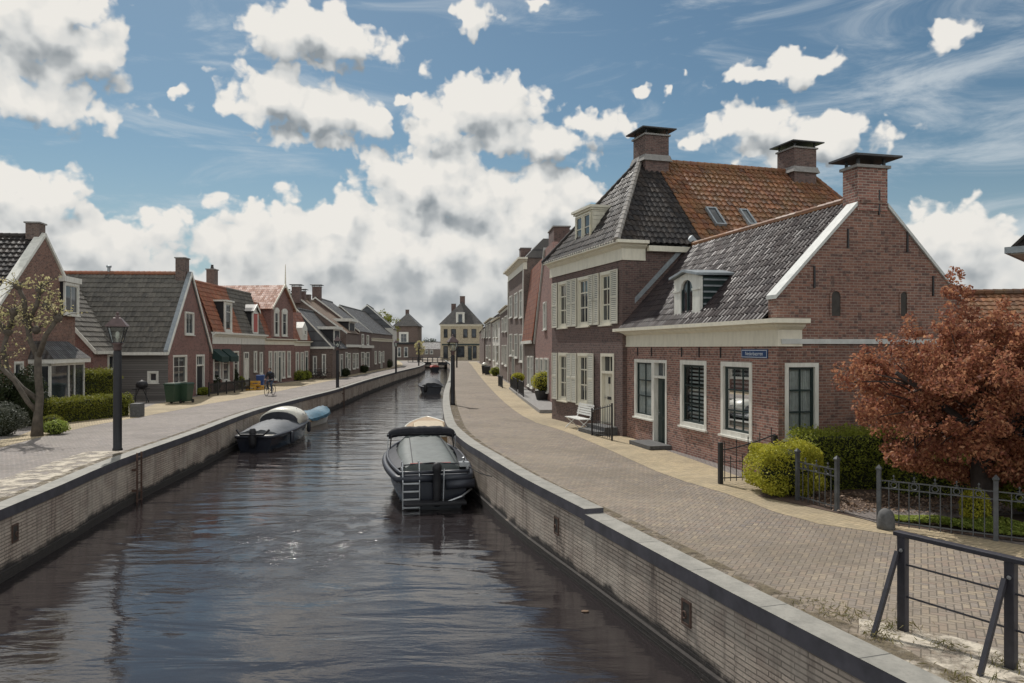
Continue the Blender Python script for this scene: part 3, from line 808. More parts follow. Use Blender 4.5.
def door(H, T, r, mat='dgreen', frame='white', fw=.1, transom=.5, rec=.10, proud=.02, panels=True, glass='glass', parent=None):
    u0, u1, v0, v1 = r
    mb = MB(T); a, b = u0 + fw, u1 - fw
    mb.box(u0, a, v0, v1, -rec - .08, proud); mb.box(b, u1, v0, v1, -rec - .08, proud); mb.box(a, b, v1 - fw, v1, -rec - .08, proud)
    top = v1 - fw
    if transom:
        top = v1 - fw - transom; mb.box(a, b, top - fw * .8, top, -rec - .08, proud)
    f = mb.build('door_frame', M[frame], parent or H.root)
    if transom:
        mb = MB(T); mb.poly([(a, top, -rec - .03), (b, top, -rec - .03), (b, v1 - fw, -rec - .03), (a, v1 - fw, -rec - .03)]); mb.build('transom_pane', M[glass], f)
        mb = MB(T); m = (a + b) / 2; mb.box(m - .015, m + .015, top, v1 - fw, -rec - .045, -rec); mb.build('transom_bar', M[frame], f)
        top -= fw * .8
    mb = MB(T); mb.box(a + .01, b - .01, v0 + .02, top - .01, -rec - .05, -rec - .012)
    if panels:
        for (p, q) in ((.06, .36), (.42, .94)):
            for (x0, x1) in ((.12, .46), (.54, .88)):
                mb.box(a + (b - a) * x0, a + (b - a) * x1, v0 + (top - v0) * p, v0 + (top - v0) * q, -rec - .012, -rec + .008)
    d = mb.build('door', M[mat], parent or H.root)
    mb = MB(T); hx = a + (b - a) * .1; hz = v0 + 1.02
    mb.box(hx, hx + .03, hz - .09, hz + .09, -rec - .012, -rec + .01); mb.box(hx, hx + .12, hz - .012, hz + .012, -rec + .01, -rec + .05)
    mb.build('handle', M['chrome'], d)
    return d
def shutter(H, T, r, mat='shutter', w=.045):
    u0, u1, v0, v1 = r
    mb = MB(T); ring(mb, u0, u1, v0, v1, .05, w, w + .045)
    m = (v0 + v1) / 2; mb.box(u0 + .05, u1 - .05, m - .04, m + .04, w, w + .045)
    n = max(6, int((v1 - v0) / .075))
    for k in range(n):
        z = v0 + .05 + (v1 - v0 - .1) * (k + .5) / n
        mb.poly([(u0 + .05, z - .03, w + .04), (u1 - .05, z - .03, w + .04), (u1 - .05, z + .03, w + .008), (u0 + .05, z + .03, w + .008)])
    o = mb.build('shutter', M[mat], H.root, normals=False)
    MB(T).box(u0 + .04, u1 - .04, v0 + .04, v1 - .04, w - .03, w + .002).build('shutter_back', M['room'], o)
    return o
def tiles(parent, mat, o, u, v, U, V, clips=(), tw=.24, th=.33, amp=.028, name='roof', seed=1, thick=.05, jit=.008, lift=.03, dvj=.010):
    """real pantiles on the plane o + s*u + t*v"""
    rg = random.Random(seed)
    o, u, v = Vector(o), Vector(u).normalized(), Vector(v).normalized()
    n = u.cross(v); 
    if n.z < 0: n = -n
    nu, nv = max(1, round(U / tw)), max(1, round(V / th)); tw, th = U / nu, V / nv
    mb = MB()
    # underlay so that nothing shows through
    mb.poly([tuple(o - n * thick), tuple(o + u * U - n * thick), tuple(o + u * U + v * V - n * thick), tuple(o + v * V - n * thick)], [(0, 0), (nu, 0), (nu, nv), (0, nv)])
    prof = [(0., .15), (.18, .75), (.36, 1.), (.54, .7), (.75, .1), (1., 0.)]
    for j in range(nv):
        for i in range(nu):
            dl, dr = rg.uniform(-jit, jit), rg.uniform(-jit, jit); du = rg.uniform(-.003, .003); dv = rg.uniform(-dvj, dvj)
            lo, hi, lip = [], [], []
            for (s, h) in prof:
                base = o + u * ((i + s) * tw + du)
                k = dl + (dr - dl) * s
                q = base + v * (j * th + dv) + n * (h * amp + lift + k); lo.append(tuple(q))
                lip.append(tuple(q - n * (lift + .01)))
                hi.append(tuple(base + v * ((j + 1.06) * th) + n * (h * amp * .9 + k * .5)))
            for k in range(5):
                uv = [(i + .1 + .16 * k, j + .1), (i + .1 + .16 * (k + 1), j + .1), (i + .1 + .16 * (k + 1), j + .9), (i + .1 + .16 * k, j + .9)]
                mb.poly([lo[k], lo[k + 1], hi[k + 1], hi[k]], uv)
                mb.poly([lip[k], lip[k + 1], lo[k + 1], lo[k]], uv)
    return mb.build(name, mat, parent, clips=clips, normals=False)
def slab(parent, mat, o, u, v, U, V, clips=(), tw=.25, th=.34, t=.07, name='roof'):
    o, u, v = Vector(o), Vector(u).normalized(), Vector(v).normalized(); n = u.cross(v)
    if n.z < 0: n = -n
    mb = MB(); P = [o, o + u * U, o + u * U + v * V, o + v * V]
    mb.poly([tuple(p) for p in P], [(0, 0), (U / tw, 0), (U / tw, V / th), (0, V / th)])
    Q = [p - n * t for p in P]; mb.poly([tuple(p) for p in Q[::-1]])
    for k in range(4): mb.poly([tuple(P[k]), tuple(P[(k + 1) % 4]), tuple(Q[(k + 1) % 4]), tuple(Q[k])])
    return mb.build(name, mat, parent, clips=clips)
def ridge_caps(parent, mat, pts, r=.11, step=.34, name='ridge'):
    mb = MB()
    for a, b in zip(pts[:-1], pts[1:]):
        a, b = Vector(a), Vector(b); n = max(1, round((b - a).length / step))
        for k in range(n):
            p, q = a.lerp(b, k / n), a.lerp(b, (k + 1.04) / n)
            mb.tube([p, q], [r * 1.08, r * .94], 8)
    return mb.build(name, mat, parent, smooth=False)
def chimney(H, x, y, z0, z1, w, d, brick, cap='slab', parent=None):
    o = MB().box(x - w / 2, x + w / 2, y - d / 2, y + d / 2, z0, z1).build('chimney', M[brick], parent or H.root)
    MB().box(x - w / 2 - .06, x + w / 2 + .06, y - d / 2 - .06, y + d / 2 + .06, z1, z1 + .07).build('chimney_collar', M['concrete'], o)
    if cap == 'slab':
        mb = MB(); e = .24
        c = [(x - w / 2 - e, y - d / 2 - e), (x + w / 2 + e, y - d / 2 - e), (x + w / 2 + e, y + d / 2 + e), (x - w / 2 - e, y + d / 2 + e)]
        mb.loft([[(*p, z1 + .24) for p in c], [(*p, z1 + .29) for p in c], [(x + (p[0] - x) * .55, y + (p[1] - y) * .55, z1 + .36) for p in c]])
        for sx in (-1, 1):
            for sy in (-1, 1): mb.box(x + sx * (w / 2 - .06) - .03, x + sx * (w / 2 - .06) + .03, y + sy * (d / 2 - .06) - .03, y + sy * (d / 2 - .06) + .03, z1 + .07, z1 + .24)
        mb.build('chimney_cap', M['lead'], o)
    elif cap == 'pots':
        mb = MB(); mb.lathe([(.10, z1 + .07), (.13, z1 + .12), (.09, z1 + .35), (.11, z1 + .40)], x, y, 10); mb.build('chimney_pot', M['pot'], o)
    return o
def cornice(H, z0, z1, over=.35, mat='white', x0=None, x1=None, ret=0., name='cornice'):
    """moulded cornice along the front: tall fascia and a stepped top, with a return on the right end"""
    x0 = -.12 if x0 is None else x0; x1 = H.L + .12 if x1 is None else x1
    h = z1 - z0
    prof = [(0.02, z0), (.05, z0), (.05, z0 + h * .1), (.035, z0 + h * .1), (.035, z0 + h * .6), (over * .45, z0 + h * .72), (over * .5, z0 + h * .8), (over, z0 + h * .84), (over, z1), (-.25, z1), (-.25, z0 + h * .5), (.02, z0 + h * .5)]
    mb = MB()
    if ret: mb.loft([[(x0, -w, z) for w, z in prof], [(H.L + w, -w, z) for w, z in prof], [(H.L + w, ret, z) for w, z in prof]])
    else: mb.prism([(x0, -w, z) for w, z in prof], (x1 - x0, 0, 0))
    return mb.build(name, M[mat], H.root)
def verge(H, pts, w, t, mat='white', name='verge_board', axis=(0, 1, 0)):
    """board following a rake: pts are local points; w height, t thickness along axis"""
    mb = MB(); ax = Vector(axis) * t
    for a, b in zip(pts[:-1], pts[1:]):
        a, b = Vector(a), Vector(b)
        mb.prism([tuple(a), tuple(b), tuple(b - Vector((0, 0, w))), tuple(a - Vector((0, 0, w)))], tuple(ax))
    return mb.build(name, M[mat], H.root)
def sheet_win(H, r, mat='white', face='F', cols=2, rows=(.62,), **kw):
    T = {'F': H.TF(), 'R': H.TR(), 'L': H.TL()}[face]
    return window(H, T, r, mat=mat, sash=kw.pop('sash', mat), cols=cols, rows=rows, fw=kw.pop('fw', .09), rec=kw.pop('rec', -.035), proud=kw.pop('proud', .09), **kw)
# ------------------------------------------------------------------ right bank: the corner house
H1 = House('brick_house', 'low rosy brick corner house with plum glazed roof and one small arched dormer', (4.07, 28.2), (6.4, 18.5), 5.2)
def house1(H):
    L, D = H.L, H.D
    rw = [H.frect(634.8, 653.2, 360, 418), H.frect(680.5, 706.7, 361, 428), H.frect(721.2, 752.3, 362, 436.6)]
    rd = H.frect(651.6, 666.9, 359.9, 444.2); v1 = rd[3]
    rd = (rw[0][1], rd[1], .06, v1); rw[0] = (rw[0][0], rw[0][1], rw[0][2], v1)
    zt = max(rw[1][3], rw[2][3]); zb = (rw[1][2] + rw[2][2]) / 2
    rw[1] = (rw[1][0], rw[1][1], zb, zt); rw[2] = (rw[2][0], rw[2][1], zb, zt)
    rg = H.rrect(784.7, 818.3, 363, 438.5)
    mb = MB(H.TF()); wall_grid(mb, 0, L, 0, 3.75, rw + [(rd[0], rd[1], 0, v1)]); mb.T = None
    mb.poly([(0, D, 0), (L, D, 0), (L, D, 4.4), (0, D, 4.4)]); mb.build('wall', M['brick_low'], H.root)
    SH, AP = 4.48, 7.16
    mb = MB(H.TR()); wall_grid(mb, 0, D, 0, 3.35, [rg])
    mb.poly([(0, 3.35, 0), (D, 3.35, 0), (D, SH, 0), (D / 2, AP, 0), (0, SH, 0)])
    mb.poly([(0, 3.6, -.3), (D, 3.6, -.3), (D, SH, -.3), (D / 2, AP, -.3), (0, SH, -.3)])
    mb.T = None; mb.poly([(L - .3, 0, 3.6), (L, 0, 3.6), (L, 0, SH), (L - .3, 0, SH)]); mb.poly([(L - .3, D, 3.6), (L, D, 3.6), (L, D, SH), (L - .3, D, SH)])
    gw = mb.build('gable_wall', M['brick_gable'], H.root)
    mb = MB(); mb.prism([(0, 0, 0), (0, D, 0), (0, D, SH - .1), (0, D / 2, AP - .1), (0, 0, SH - .1)], (.3, 0, 0)); mb.build('gable_wall', M['brick_dark'], H.root)
    # rake stones
    def rake(x0, x1, nm, mat, th=.10, gap=0.):
        mb = MB()
        for (ya, yb) in ((-.10, D / 2), (D + .10, D / 2)):
            za = SH - .10; f = 1 - gap / abs(yb - ya); yb = ya + (yb - ya) * f; zb = za + (AP - za) * f
            mb.prism([(x0, ya, za), (x1, ya, za), (x1, yb, zb), (x0, yb, zb)], (0, 0, th))
        return mb.build(nm, M[mat], H.root)
    rake(L - .36, L + .05, 'rake_stone', 'stone_cap', gap=.44); rake(-.10, .34, 'rake_stone', 'zinc', .22)
    MB().box(L - .33, L + .04, -.07, .22, 3.93, SH - .09).build('kneeler', M['brick_gable'], H.root)
    MB().box(L - .02, L + .07, 0.05, D - .05, 3.30, 3.42).build('string_course', M['stone_cap'], H.root)
    # roof
    dy, dz = D / 2 + .3, 7.0 - 3.86; V = math.hypot(dy, dz)
    tiles(H.root, M['t_low'], (.3, -.3, 3.86), (1, 0, 0), (0, dy, dz), L - .6, V, tw=.20, th=.27, amp=.046, jit=.008, seed=3, lift=.014, dvj=.004)
    slab(H.root, M['t_low'], (.3, D + .3, 3.86), (1, 0, 0), (0, -dy, dz), L - .6, V)
    ridge_caps(H.root, M['t_orange'], [(.3, D / 2, 7.02), (L - .35, D / 2, 7.02)], .10)
    cornice(H, 3.24, 3.90, .38, 'cream', x0=-.10, x1=L + .002, ret=.62)
    # chimney on the gable
    q = H.hit(870.5, 200, (L - .4, 0, 0), Vector((1, 0, 0)))
    chimney(H, L - .25, D / 2, 6.6, 7.66, .56, .86, 'brick_low')
    MB().box(L + .031, L + .06, D / 2 - .36, D / 2 + .36, 6.78, 6.86).build('corbel', M['brick_gable'], H.root)
    # windows and door
    window(H, H.TF(), rw[0], 'white', 'dgreen', 2, (.36, .66), fw=.11, glass='clear', see='curtain', rec=.05)
    for r in rw[1:]:
        window(H, H.TF(), r, 'white', 'dgreen', 3, (.32, .64), fw=.13, glass='clear', see='blind', rec=.05, sw=.06)
    T = H.TR(); window(H, T, rg, 'white', 'dgreen', 2, (.33, .655), fw=.10, glass='clear', see='curtain', rec=.05, sw=.06)
    door(H, H.TF(), rd, 'dgreen', 'white', .10, .42, rec=.12)
    MB(H.TF()).box(rd[0] - .25, rd[1] + .35, .012, .13, 0, .75).build('doorstep', M['stone_dark'], H.root)
    # wall irons
    for px in (638, 651.8, 682, 699.5, 721):
        u = H.front(px, 352)[0]; MB(H.TF()).box(u - .018, u + .018, 2.93, 3.22, .002, .03).build('wall_iron', M['dark_iron'], H.root)
    for (px, y0, y1) in ((878.6, 190, 215), (847.7, 229, 248), (907, 229, 252), (814, 266, 288), (932.7, 276, 296)):
        y, z0 = H.sideR(px, y1); z1 = H.sideR(px, y0)[1]
        MB(H.TR()).box(y - .02, y + .02, z0, z1, .002, .035).build('wall_iron', M['dark_iron'], H.root)
    for (x0, x1, y0, y1) in ((831, 840, 291, 316), (900, 906.5, 292, 316)):
        r = H.rrect(x0, x1, y0, y1); a, b, c, d = r; m, rr = (a + b) / 2, (b - a) / 2
        pts = [(a, c), (b, c)] + [(m + rr * math.cos(t * math.pi / 8), d - rr + rr * math.sin(t * math.pi / 8)) for t in range(9)]
        mb = MB(H.TR()); mb.prism([(u, v, -.001) for u, v in pts], (0, 0, .006)); f = mb.build('niche', M['room'], H.root)  # flat dark plate, its colour stands for the shade inside the niche
        n = len(pts); mb = MB(H.TR())
        for k in range(1, n):
            p, q2 = pts[k], pts[(k + 1) % n]; e = lambda t: (m + (t[0] - m) * 1.35, d - rr + (t[1] - d + rr) * 1.35 if t[1] > d - rr else t[1])
            mb.prism([(*p, .0), (*q2, .0), (*e(q2), .0), (*e(p), .0)], (0, 0, .03))
        mb.build('niche_arch', M['brick_gable'], f)
    # dormer
    y0 = .02
    u0, zb = H.front(674.2, 322, -y0); u1 = H.front(699.6, 322, -y0)[0]; zt = H.front(687, 272, -y0)[1]; zb = 3.92
    W = u1 - u0; m = (u0 + u1) / 2; sl = dz / dy
    yr = lambda z: (z - 3.86) / sl - .3
    a0, a1 = u0 + W * .27, u1 - W * .27; rr = (a1 - a0) / 2; zs = zt - .52
    mb = MB()
    mb.box(u0, a0, y0, y0 + .1, zb, zs); mb.box(a1, u1, y0, y0 + .1, zb, zs); mb.box(a0, a1, y0, y0 + .1, zb, zb + .06)
    mb.box(u0 - .04, a0 - .02, y0 - .04, y0 + .04, zs - .06, zs); mb.box(a1 + .02, u1 + .04, y0 - .04, y0 + .04, zs - .06, zs)
    N = 14; top = lambda x: zt - .02 - .16 * abs(x - m) / (W / 2)
    xs = [a0 + (a1 - a0) * k / N for k in range(N + 1)]
    arc = lambda x: zs + .72 * math.sqrt(max(0, rr * rr - (x - m) ** 2))
    for x, x2 in zip(xs[:-1], xs[1:]):
        mb.prism([(x, y0, arc(x)), (x2, y0, arc(x2)), (x2, y0, top(x2)), (x, y0, top(x))], (0, .1, 0))
    mb.prism([(u0, y0, zs), (a0, y0, zs), (a0, y0, top(a0)), (u0, y0, top(u0))], (0, .1, 0)); mb.prism([(a1, y0, zs), (u1, y0, zs), (u1, y0, top(u1)), (a1, y0, top(a1))], (0, .1, 0))
    dm = mb.build('dormer', M['white'], H.root)
    pts = [(a0, zb + .06), (a1, zb + .06)] + [(x, arc(x)) for x in xs[::-1]]
    MB().poly([(x, y0 + .07, z) for x, z in pts]).build('pane', M['glass'], dm)
    mb = MB(); mb.box(m - .03, m + .03, y0 + .03, y0 + .07, zb + .06, zs + .3); mb.box(a0, a0 + .05, y0 + .03, y0 + .07, zb + .06, zs); mb.box(a1 - .05, a1, y0 + .03, y0 + .07, zb + .06, zs); mb.build('sash', M['dgreen'], dm)
    for (x, sgn) in ((u0, -1), (u1, 1)):
        zc = zt - .2
        mb = MB(); mb.prism([(x, y0 + .1, zb + .2), (x, yr(zc), zc), (x, y0 + .1, zc)], (-sgn * .06, 0, 0)); mb.build('cheek', M['dgreen'], dm)
        for k in range(6):
            z = zb + .3 + (zc - zb - .3) * (k + .5) / 6
            if yr(z) - .02 > y0 + .15: MB().box(min(x, x + sgn * .03), max(x, x + sgn * .03), y0 + .12, yr(z) - .02, z - .025, z + .025).build('cheek_batten', M['zinc'], dm)
    mb = MB(); yb = yr(zt) + .05
    P = [(u0 - .10, y0 - .14, zt - .17), (m, y0 - .14, zt), (u1 + .10, y0 - .14, zt - .17)]
    Q = [(u0 - .10, yr(zt - .17) + .1, zt - .15), (m, yb + .1, zt + .02), (u1 + .10, yr(zt - .17) + .1, zt - .15)]
    for k in range(2): mb.prism([P[k], P[k + 1], Q[k + 1], Q[k]], (0, 0, .07))
    mb.build('dormer_roof', M['zinc'], dm)
house1(H1)

# ------------------------------------------------------------------ the tall hipped house
H2 = House('tall_house', 'tall dark brick house with cream shutters and hipped roof of dark and orange tiles', (1.81, 34.9), (3.99, 27.8), 12.2)
def house2(H):
    L, D = H.L, H.D; EV, RG = 7.0, 11.0
    up = [(558.3, 567.6), (577.6, 589.4), (600.0, 611.6)]; vt, vb = H.front(606, 271.4)[1], H.front(606, 324.8)[1]
    lt, lb = H.front(583, 353)[1], H.front(583, 404.4)[1]
    holes = [(H.front(a, 300)[0], H.front(b, 300)[0], vb, vt) for a, b in up]
    low = [(H.front(a, 380)[0], H.front(b, 380)[0], lb, lt) for a, b in ((558.3, 567.6), (577.6, 588.6))]
    dr = H.frect(600.8, 614.2, 353, 428.6); dr = (dr[0], dr[1], .30, lt)
    mb = MB(H.TF()); wall_grid(mb, 0, L, 0, 6.6, holes + low + [(dr[0], dr[1], .3, dr[3])])
    mb.T = H.TR(); wall_grid(mb, 0, D, 0, 6.9); mb.T = H.TL(); wall_grid(mb, 0, D, 0, 6.9); mb.T = None
    mb.poly([(0, D, 0), (L, D, 0), (L, D, 6.9), (0, D, 6.9)]); mb.build('wall', M['brick_dark'], H.root)
    for r in holes + low:
        window(H, H.TF(), r, 'cream', 'cream', 2, (.36, .70), fw=.13, rec=.05, sw=.06, glass='glass', bar=.045)
    sw = (holes[1][1] - holes[1][0]) * .50
    for i, r in enumerate(holes + low):
        for s in (0, 1):
            q = (r[1] + .01, r[1] + sw, r[2] + .02, r[3] - .01) if s else (r[0] - sw, r[0] - .01, r[2] + .02, r[3] - .01)
            if q[0] < 0: q = (max(q[0], -.02), *q[1:])
            shutter(H, H.TF(), q)
    door(H, H.TF(), dr, 'cream', 'cream', .12, .55, rec=.10)
    d = [c for c in H.root.children if c.name.startswith('door')]
    mb = MB(H.TF()); m = (dr[0] + dr[1]) / 2
    mb.box(m - .16, m + .16, 1.25, 1.36, -.10, -.07); mb.box(m - .08, m + .08, 1.85, 2.1, -.11, -.07); mb.build('letter_slot', M['dark_iron'], H.root)
    mb = MB(H.TF()); mb.box(dr[0] - .2, dr[1] + .3, .01, .30, 0, .5); mb.box(dr[0] - .2, dr[1] + .3, .01, .15, .5, .85); mb.build('doorstep', M['stone_dark'], H.root)
    # cornice with a short return, then a gutter
    cornice(H, 6.38, 7.08, .36, 'cream', x0=-.2, x1=L + .002, ret=.9)
    MB().box(L + .02, L + .22, .95, D, 6.72, 6.92).build('gutter', M['cream'], H.root)
    MB().box(-.22, -.02, 0, D, 6.72, 6.92).build('gutter', M['cream'], H.root)
    # hipped roof
    ex, fy = .24, -.34; h1, h2 = 2.55, 10.9
    vS = (-(L / 2 + ex), 0, RG - EV); VS = math.hypot(vS[0], vS[2])
    dF = Vector((-(L / 2 + ex), h1 - fy, 0)); nF = Vector((-dF.y, dF.x, 0))       # outwards to the front for the near slope
    c0 = Vector((L + ex, fy, EV)); cB = Vector((L + ex, D + .3, EV))
    dB = Vector((-(L / 2 + ex), h2 - D - .3, 0)); nB = Vector((dB.y * -1, dB.x, 0)); nB = -nB
    tiles(H.root, M['t_dark'], (L + ex, fy, EV), (0, 1, 0), vS, 3.2 - fy, VS, clips=[(c0, nF)], tw=.24, th=.33, seed=5, amp=.05, lift=.022, dvj=.004)
    tiles(H.root, M['t_orange'], (L + ex, 3.2, EV), (0, 1, 0), vS, D + .3 - 3.2, VS, clips=[(cB, nB)], tw=.25, th=.33, seed=6, amp=.055, jit=.012, lift=.035, dvj=.006)
    vF = (0, h1 - fy, RG - EV); VF = math.hypot(vF[1], vF[2])
    c1 = Vector((-ex, fy, EV)); dL = Vector((L / 2 + ex, h1 - fy, 0)); nL = Vector((-dL.y, dL.x, 0))
    tiles(H.root, M['t_dark'], (-ex, fy, EV), (1, 0, 0), vF, L + 2 * ex, VF, clips=[(c0, -nF), (c1, nL)], tw=.24, th=.33, seed=7, amp=.05, lift=.022, dvj=.004)
    slab(H.root, M['t_dark'], (-ex, fy, EV), (0, 1, 0), (L / 2 + ex, 0, RG - EV), D + .6, VS, clips=[(c1, -nL), (Vector((-ex, D + .3, 0)), Vector((D + .3 - h2, L / 2 + ex, 0)))])
    slab(H.root, M['t_orange'], (-ex, D + .3, EV), (1, 0, 0), (0, h2 - D - .3, RG - EV), L + 2 * ex, math.hypot(D + .3 - h2, 4), clips=[(cB, -nB), (Vector((-ex, D + .3, 0)), -Vector((D + .3 - h2, L / 2 + ex, 0)))])
    top = lambda y: (L / 2, y, RG + .03)
    ridge_caps(H.root, M['t_orange'], [top(3.2), top(h2)], .12); ridge_caps(H.root, M['t_dark'], [top(h1), top(3.2)], .12)
    ridge_caps(H.root, M['hip'], [(L + ex, fy, EV + .06), top(h1)], .12, name='hip_ridge'); ridge_caps(H.root, M['t_dark'], [(-ex, fy, EV + .06), top(h1)], .11, name='hip_ridge')
    ridge_caps(H.root, M['t_orange'], [(L + ex, D + .3, EV + .06), top(h2)], .12, name='hip_ridge')
    for y, wd, nm in ((3.05, 1.12, 'brick_dark'), (10.25, 1.2, 'brick_dark')):
        c = chimney(H, L / 2, y, RG - .6, 11.95, wd, wd * .95, nm)
        MB().loft([[(L / 2 + sx * (wd / 2 + e), y + sy * (wd / 2 + e), z) for sx, sy in ((-1, -1), (1, -1), (1, 1), (-1, 1))] for e, z in ((.10, RG - .1), (.02, RG + .16))]).build('chimney_flashing', M['concrete'], c)
    # roof windows
    nS = Vector((4, 0, L / 2 + ex)).normalized()
    for (x0, x1, yt, yb) in ((708, 723.5, 208.5, 225), (741.5, 754.5, 210.3, 225)):
        P0 = (L + ex, fy, EV + .1)
        a = H.hit((x0 + x1) / 2, yt, P0, nS); b = H.hit((x0 + x1) / 2, yb, P0, nS); wl = H.hit(x0, (yt + yb) / 2, P0, nS); wr_ = H.hit(x1, (yt + yb) / 2, P0, nS)
        ya, yb_ = wl.y + .12, wr_.y - .12; v = Vector((vS[0], 0, vS[2])).normalized(); s0 = (b - Vector(P0)).dot(v); s1 = (a - Vector(P0)).dot(v)
        T = lambda u, q, wv: tuple(Vector((P0[0], 0, P0[2])) + Vector((0, u, 0)) + v * q + nS * wv)
        mb = MB(T); ring(mb, ya, yb_, s0, s1, .07, -.05, .07); sk = mb.build('skylight', M['zinc'], H.root)
        MB(T).poly([(ya, s0, .03), (yb_, s0, .03), (yb_, s1, .03), (ya, s1, .03)]).build('pane', M['glass'], sk)
    # front dormer
    yd = .25; u0, u1 = H.front(575.5, 240, -yd)[0], H.front(592.5, 240, -yd)[0]; zb, zt = 7.3, H.front(584, 211, -yd)[1]
    sl = (RG - EV) / (h1 - fy); yr = lambda z: fy + (z - EV) / sl
    mb = MB(); mb.prism([(u0, yd, zb - .2), (u0, yd, zt), (u0, yr(zt) + .3, zt), (u0, yr(zb - .2) + .3, zb - .2)], (u1 - u0, 0, 0)); dm = mb.build('dormer', M['cream'], H.root)
    mb = MB(); mb.box(u0 - .12, u1 + .12, yd - .16, yr(zt) + .3, zt, zt + .10); mb.box(u0 - .06, u1 + .06, yd - .08, yr(zt) + .3, zt - .08, zt); mb.build('dormer_roof', M['cream'], dm)
    mb = MB()
    for k in range(9):
        z = zb + (zt - zb) * (k + .5) / 9; mb.box(u1, u1 + .02, yd + .04, yr(z), z - .055, z + .04)
    mb.build('dormer_boards', M['cream'], dm)
    m = (u0 + u1) / 2
    for (p, q) in ((u0 + .12, m - .05), (m + .05, u1 - .12)):
        T = lambda u, v, wv: (u, yd - wv, v)
        window(H, T, (p, q, zb + .05, zt - .15), 'cream', 'cream', 1, (.6,), fw=.05, rec=-.035, proud=.07, sill=False, parent=dm, name='dormer_window')
M['hip'] = m_plain('hip_tiles', (.24, .22, .20), .4, 0, .3)
house2(H2)

# ------------------------------------------------------------------ the row beyond
def box_house(name, label, a, b, D, eave, ridge, kind, wall, roofm, group=None, wins=(), doors=(), chims=(), cor=None, wincol='white', verges=True, over=.15, roofmat_far=True, cat='house'):
    """a simpler house of the far rows; windows are pixel rectangles (face, x0, x1, yt, yb[, cols, rows])"""
    H = House(name, label, a, b, D, group, cat); L = H.L
    shell(H, M[wall], eave, kind, ridge)
    rf = M[roofm]
    if kind == 'gable':
        dx, dz = L / 2 + over, (ridge - eave) * (L / 2 + over) / (L / 2); V = math.hypot(dx, dz)
        slab(H.root, rf, (-over, -.05, ridge - dz + .06), (0, 1, 0), (dx, 0, dz), D + .1, V); slab(H.root, rf, (L + over, -.05, ridge - dz + .06), (0, 1, 0), (-dx, 0, dz), D + .1, V)
        if verges:
            for s in (0, 1):
                x = L + over if s else -over
                verge(H, [(x, -.09, ridge - dz + .10), (L / 2, -.09, ridge + .11)], .22, .05, 'white', axis=(0, 1, 0))
        ridge_caps(H.root, rf, [(L / 2, 0, ridge + .08), (L / 2, D, ridge + .08)], .11, 1.0)
    elif kind == 'eaves':
        dy, dz = D / 2 + over, (ridge - eave) * (D / 2 + over) / (D / 2); V = math.hypot(dy, dz)
        slab(H.root, rf, (-.05, -over, ridge - dz + .06), (1, 0, 0), (0, dy, dz), L + .1, V); slab(H.root, rf, (-.05, D + over, ridge - dz + .06), (1, 0, 0), (0, -dy, dz), L + .1, V)
        if verges:
            for s in (0, 1):
                y = D + over if s else -over
                verge(H, [(-.10, y, ridge - dz + .1), (-.10, D / 2, ridge + .11)], .2, .05, 'white', axis=(1, 0, 0))
        ridge_caps(H.root, rf, [(0, D / 2, ridge + .08), (L, D / 2, ridge + .08)], .11, 1.0)
    elif kind == 'hip':
        c = [(-over, -over, eave), (L + over, -over, eave), (L + over, D + over, eave), (-over, D + over, eave)]
        if D > L: r = [(L / 2, L / 2, ridge), (L / 2, D - L / 2, ridge)]; fs = [[c[0], c[1], r[0]], [c[1], c[2], r[1], r[0]], [c[2], c[3], r[1]], [c[3], c[0], r[0], r[1]]]
        else: r = [(D / 2, D / 2, ridge), (L - D / 2, D / 2, ridge)]; fs = [[c[0], c[1], r[1], r[0]], [c[1], c[2], r[1]], [c[2], c[3], r[0], r[1]], [c[3], c[0], r[0]]]
        mb = MB()
        for f in fs:
            n = (Vector(f[1]) - Vector(f[0])).normalized(); o = Vector(f[0]); vv = (Vector(f[-1]) - o); vv = (vv - n * vv.dot(n)).normalized()
            mb.poly(f, [((Vector(p) - o).dot(n) / .25, (Vector(p) - o).dot(vv) / .34) for p in f])
        mb.build('roof', rf, H.root)
    elif kind == 'flat':
        MB().poly([(0, 0, eave - .05), (L, 0, eave - .05), (L, D, eave - .05), (0, D, eave - .05)]).build('roof', M['lead'], H.root)
    if cor: cornice(H, cor[0], cor[1], cor[2] if len(cor) > 2 else .3, 'cream', ret=.25)
    for wd in wins:
        f, x0, x1, yt, yb = wd[:5]; cols = wd[5] if len(wd) > 5 else 2
        r = {'F': H.frect, 'R': H.rrect, 'L': H.lrect}[f](x0, x1, yt, yb)
        sheet_win(H, r, wincol, f, cols)
    for dd in doors:
        f, x0, x1, yt, yb = dd[:5]; r = {'F': H.frect, 'R': H.rrect, 'L': H.lrect}[f](x0, x1, yt, yb); r = (r[0], r[1], .08, r[3])
        T = {'F': H.TF(), 'R': H.TR(), 'L': H.TL()}[f]
        door(H, T, r, dd[5] if len(dd) > 5 else 'dgreen', wincol, .10, .4, rec=-.05, proud=.09)
    for (x, y, z0, z1, ww, dd_, br, cp) in chims: chimney(H, x, y, z0, z1, ww, dd_, br, cp)
    return H
GR = 'houses along the right bank'
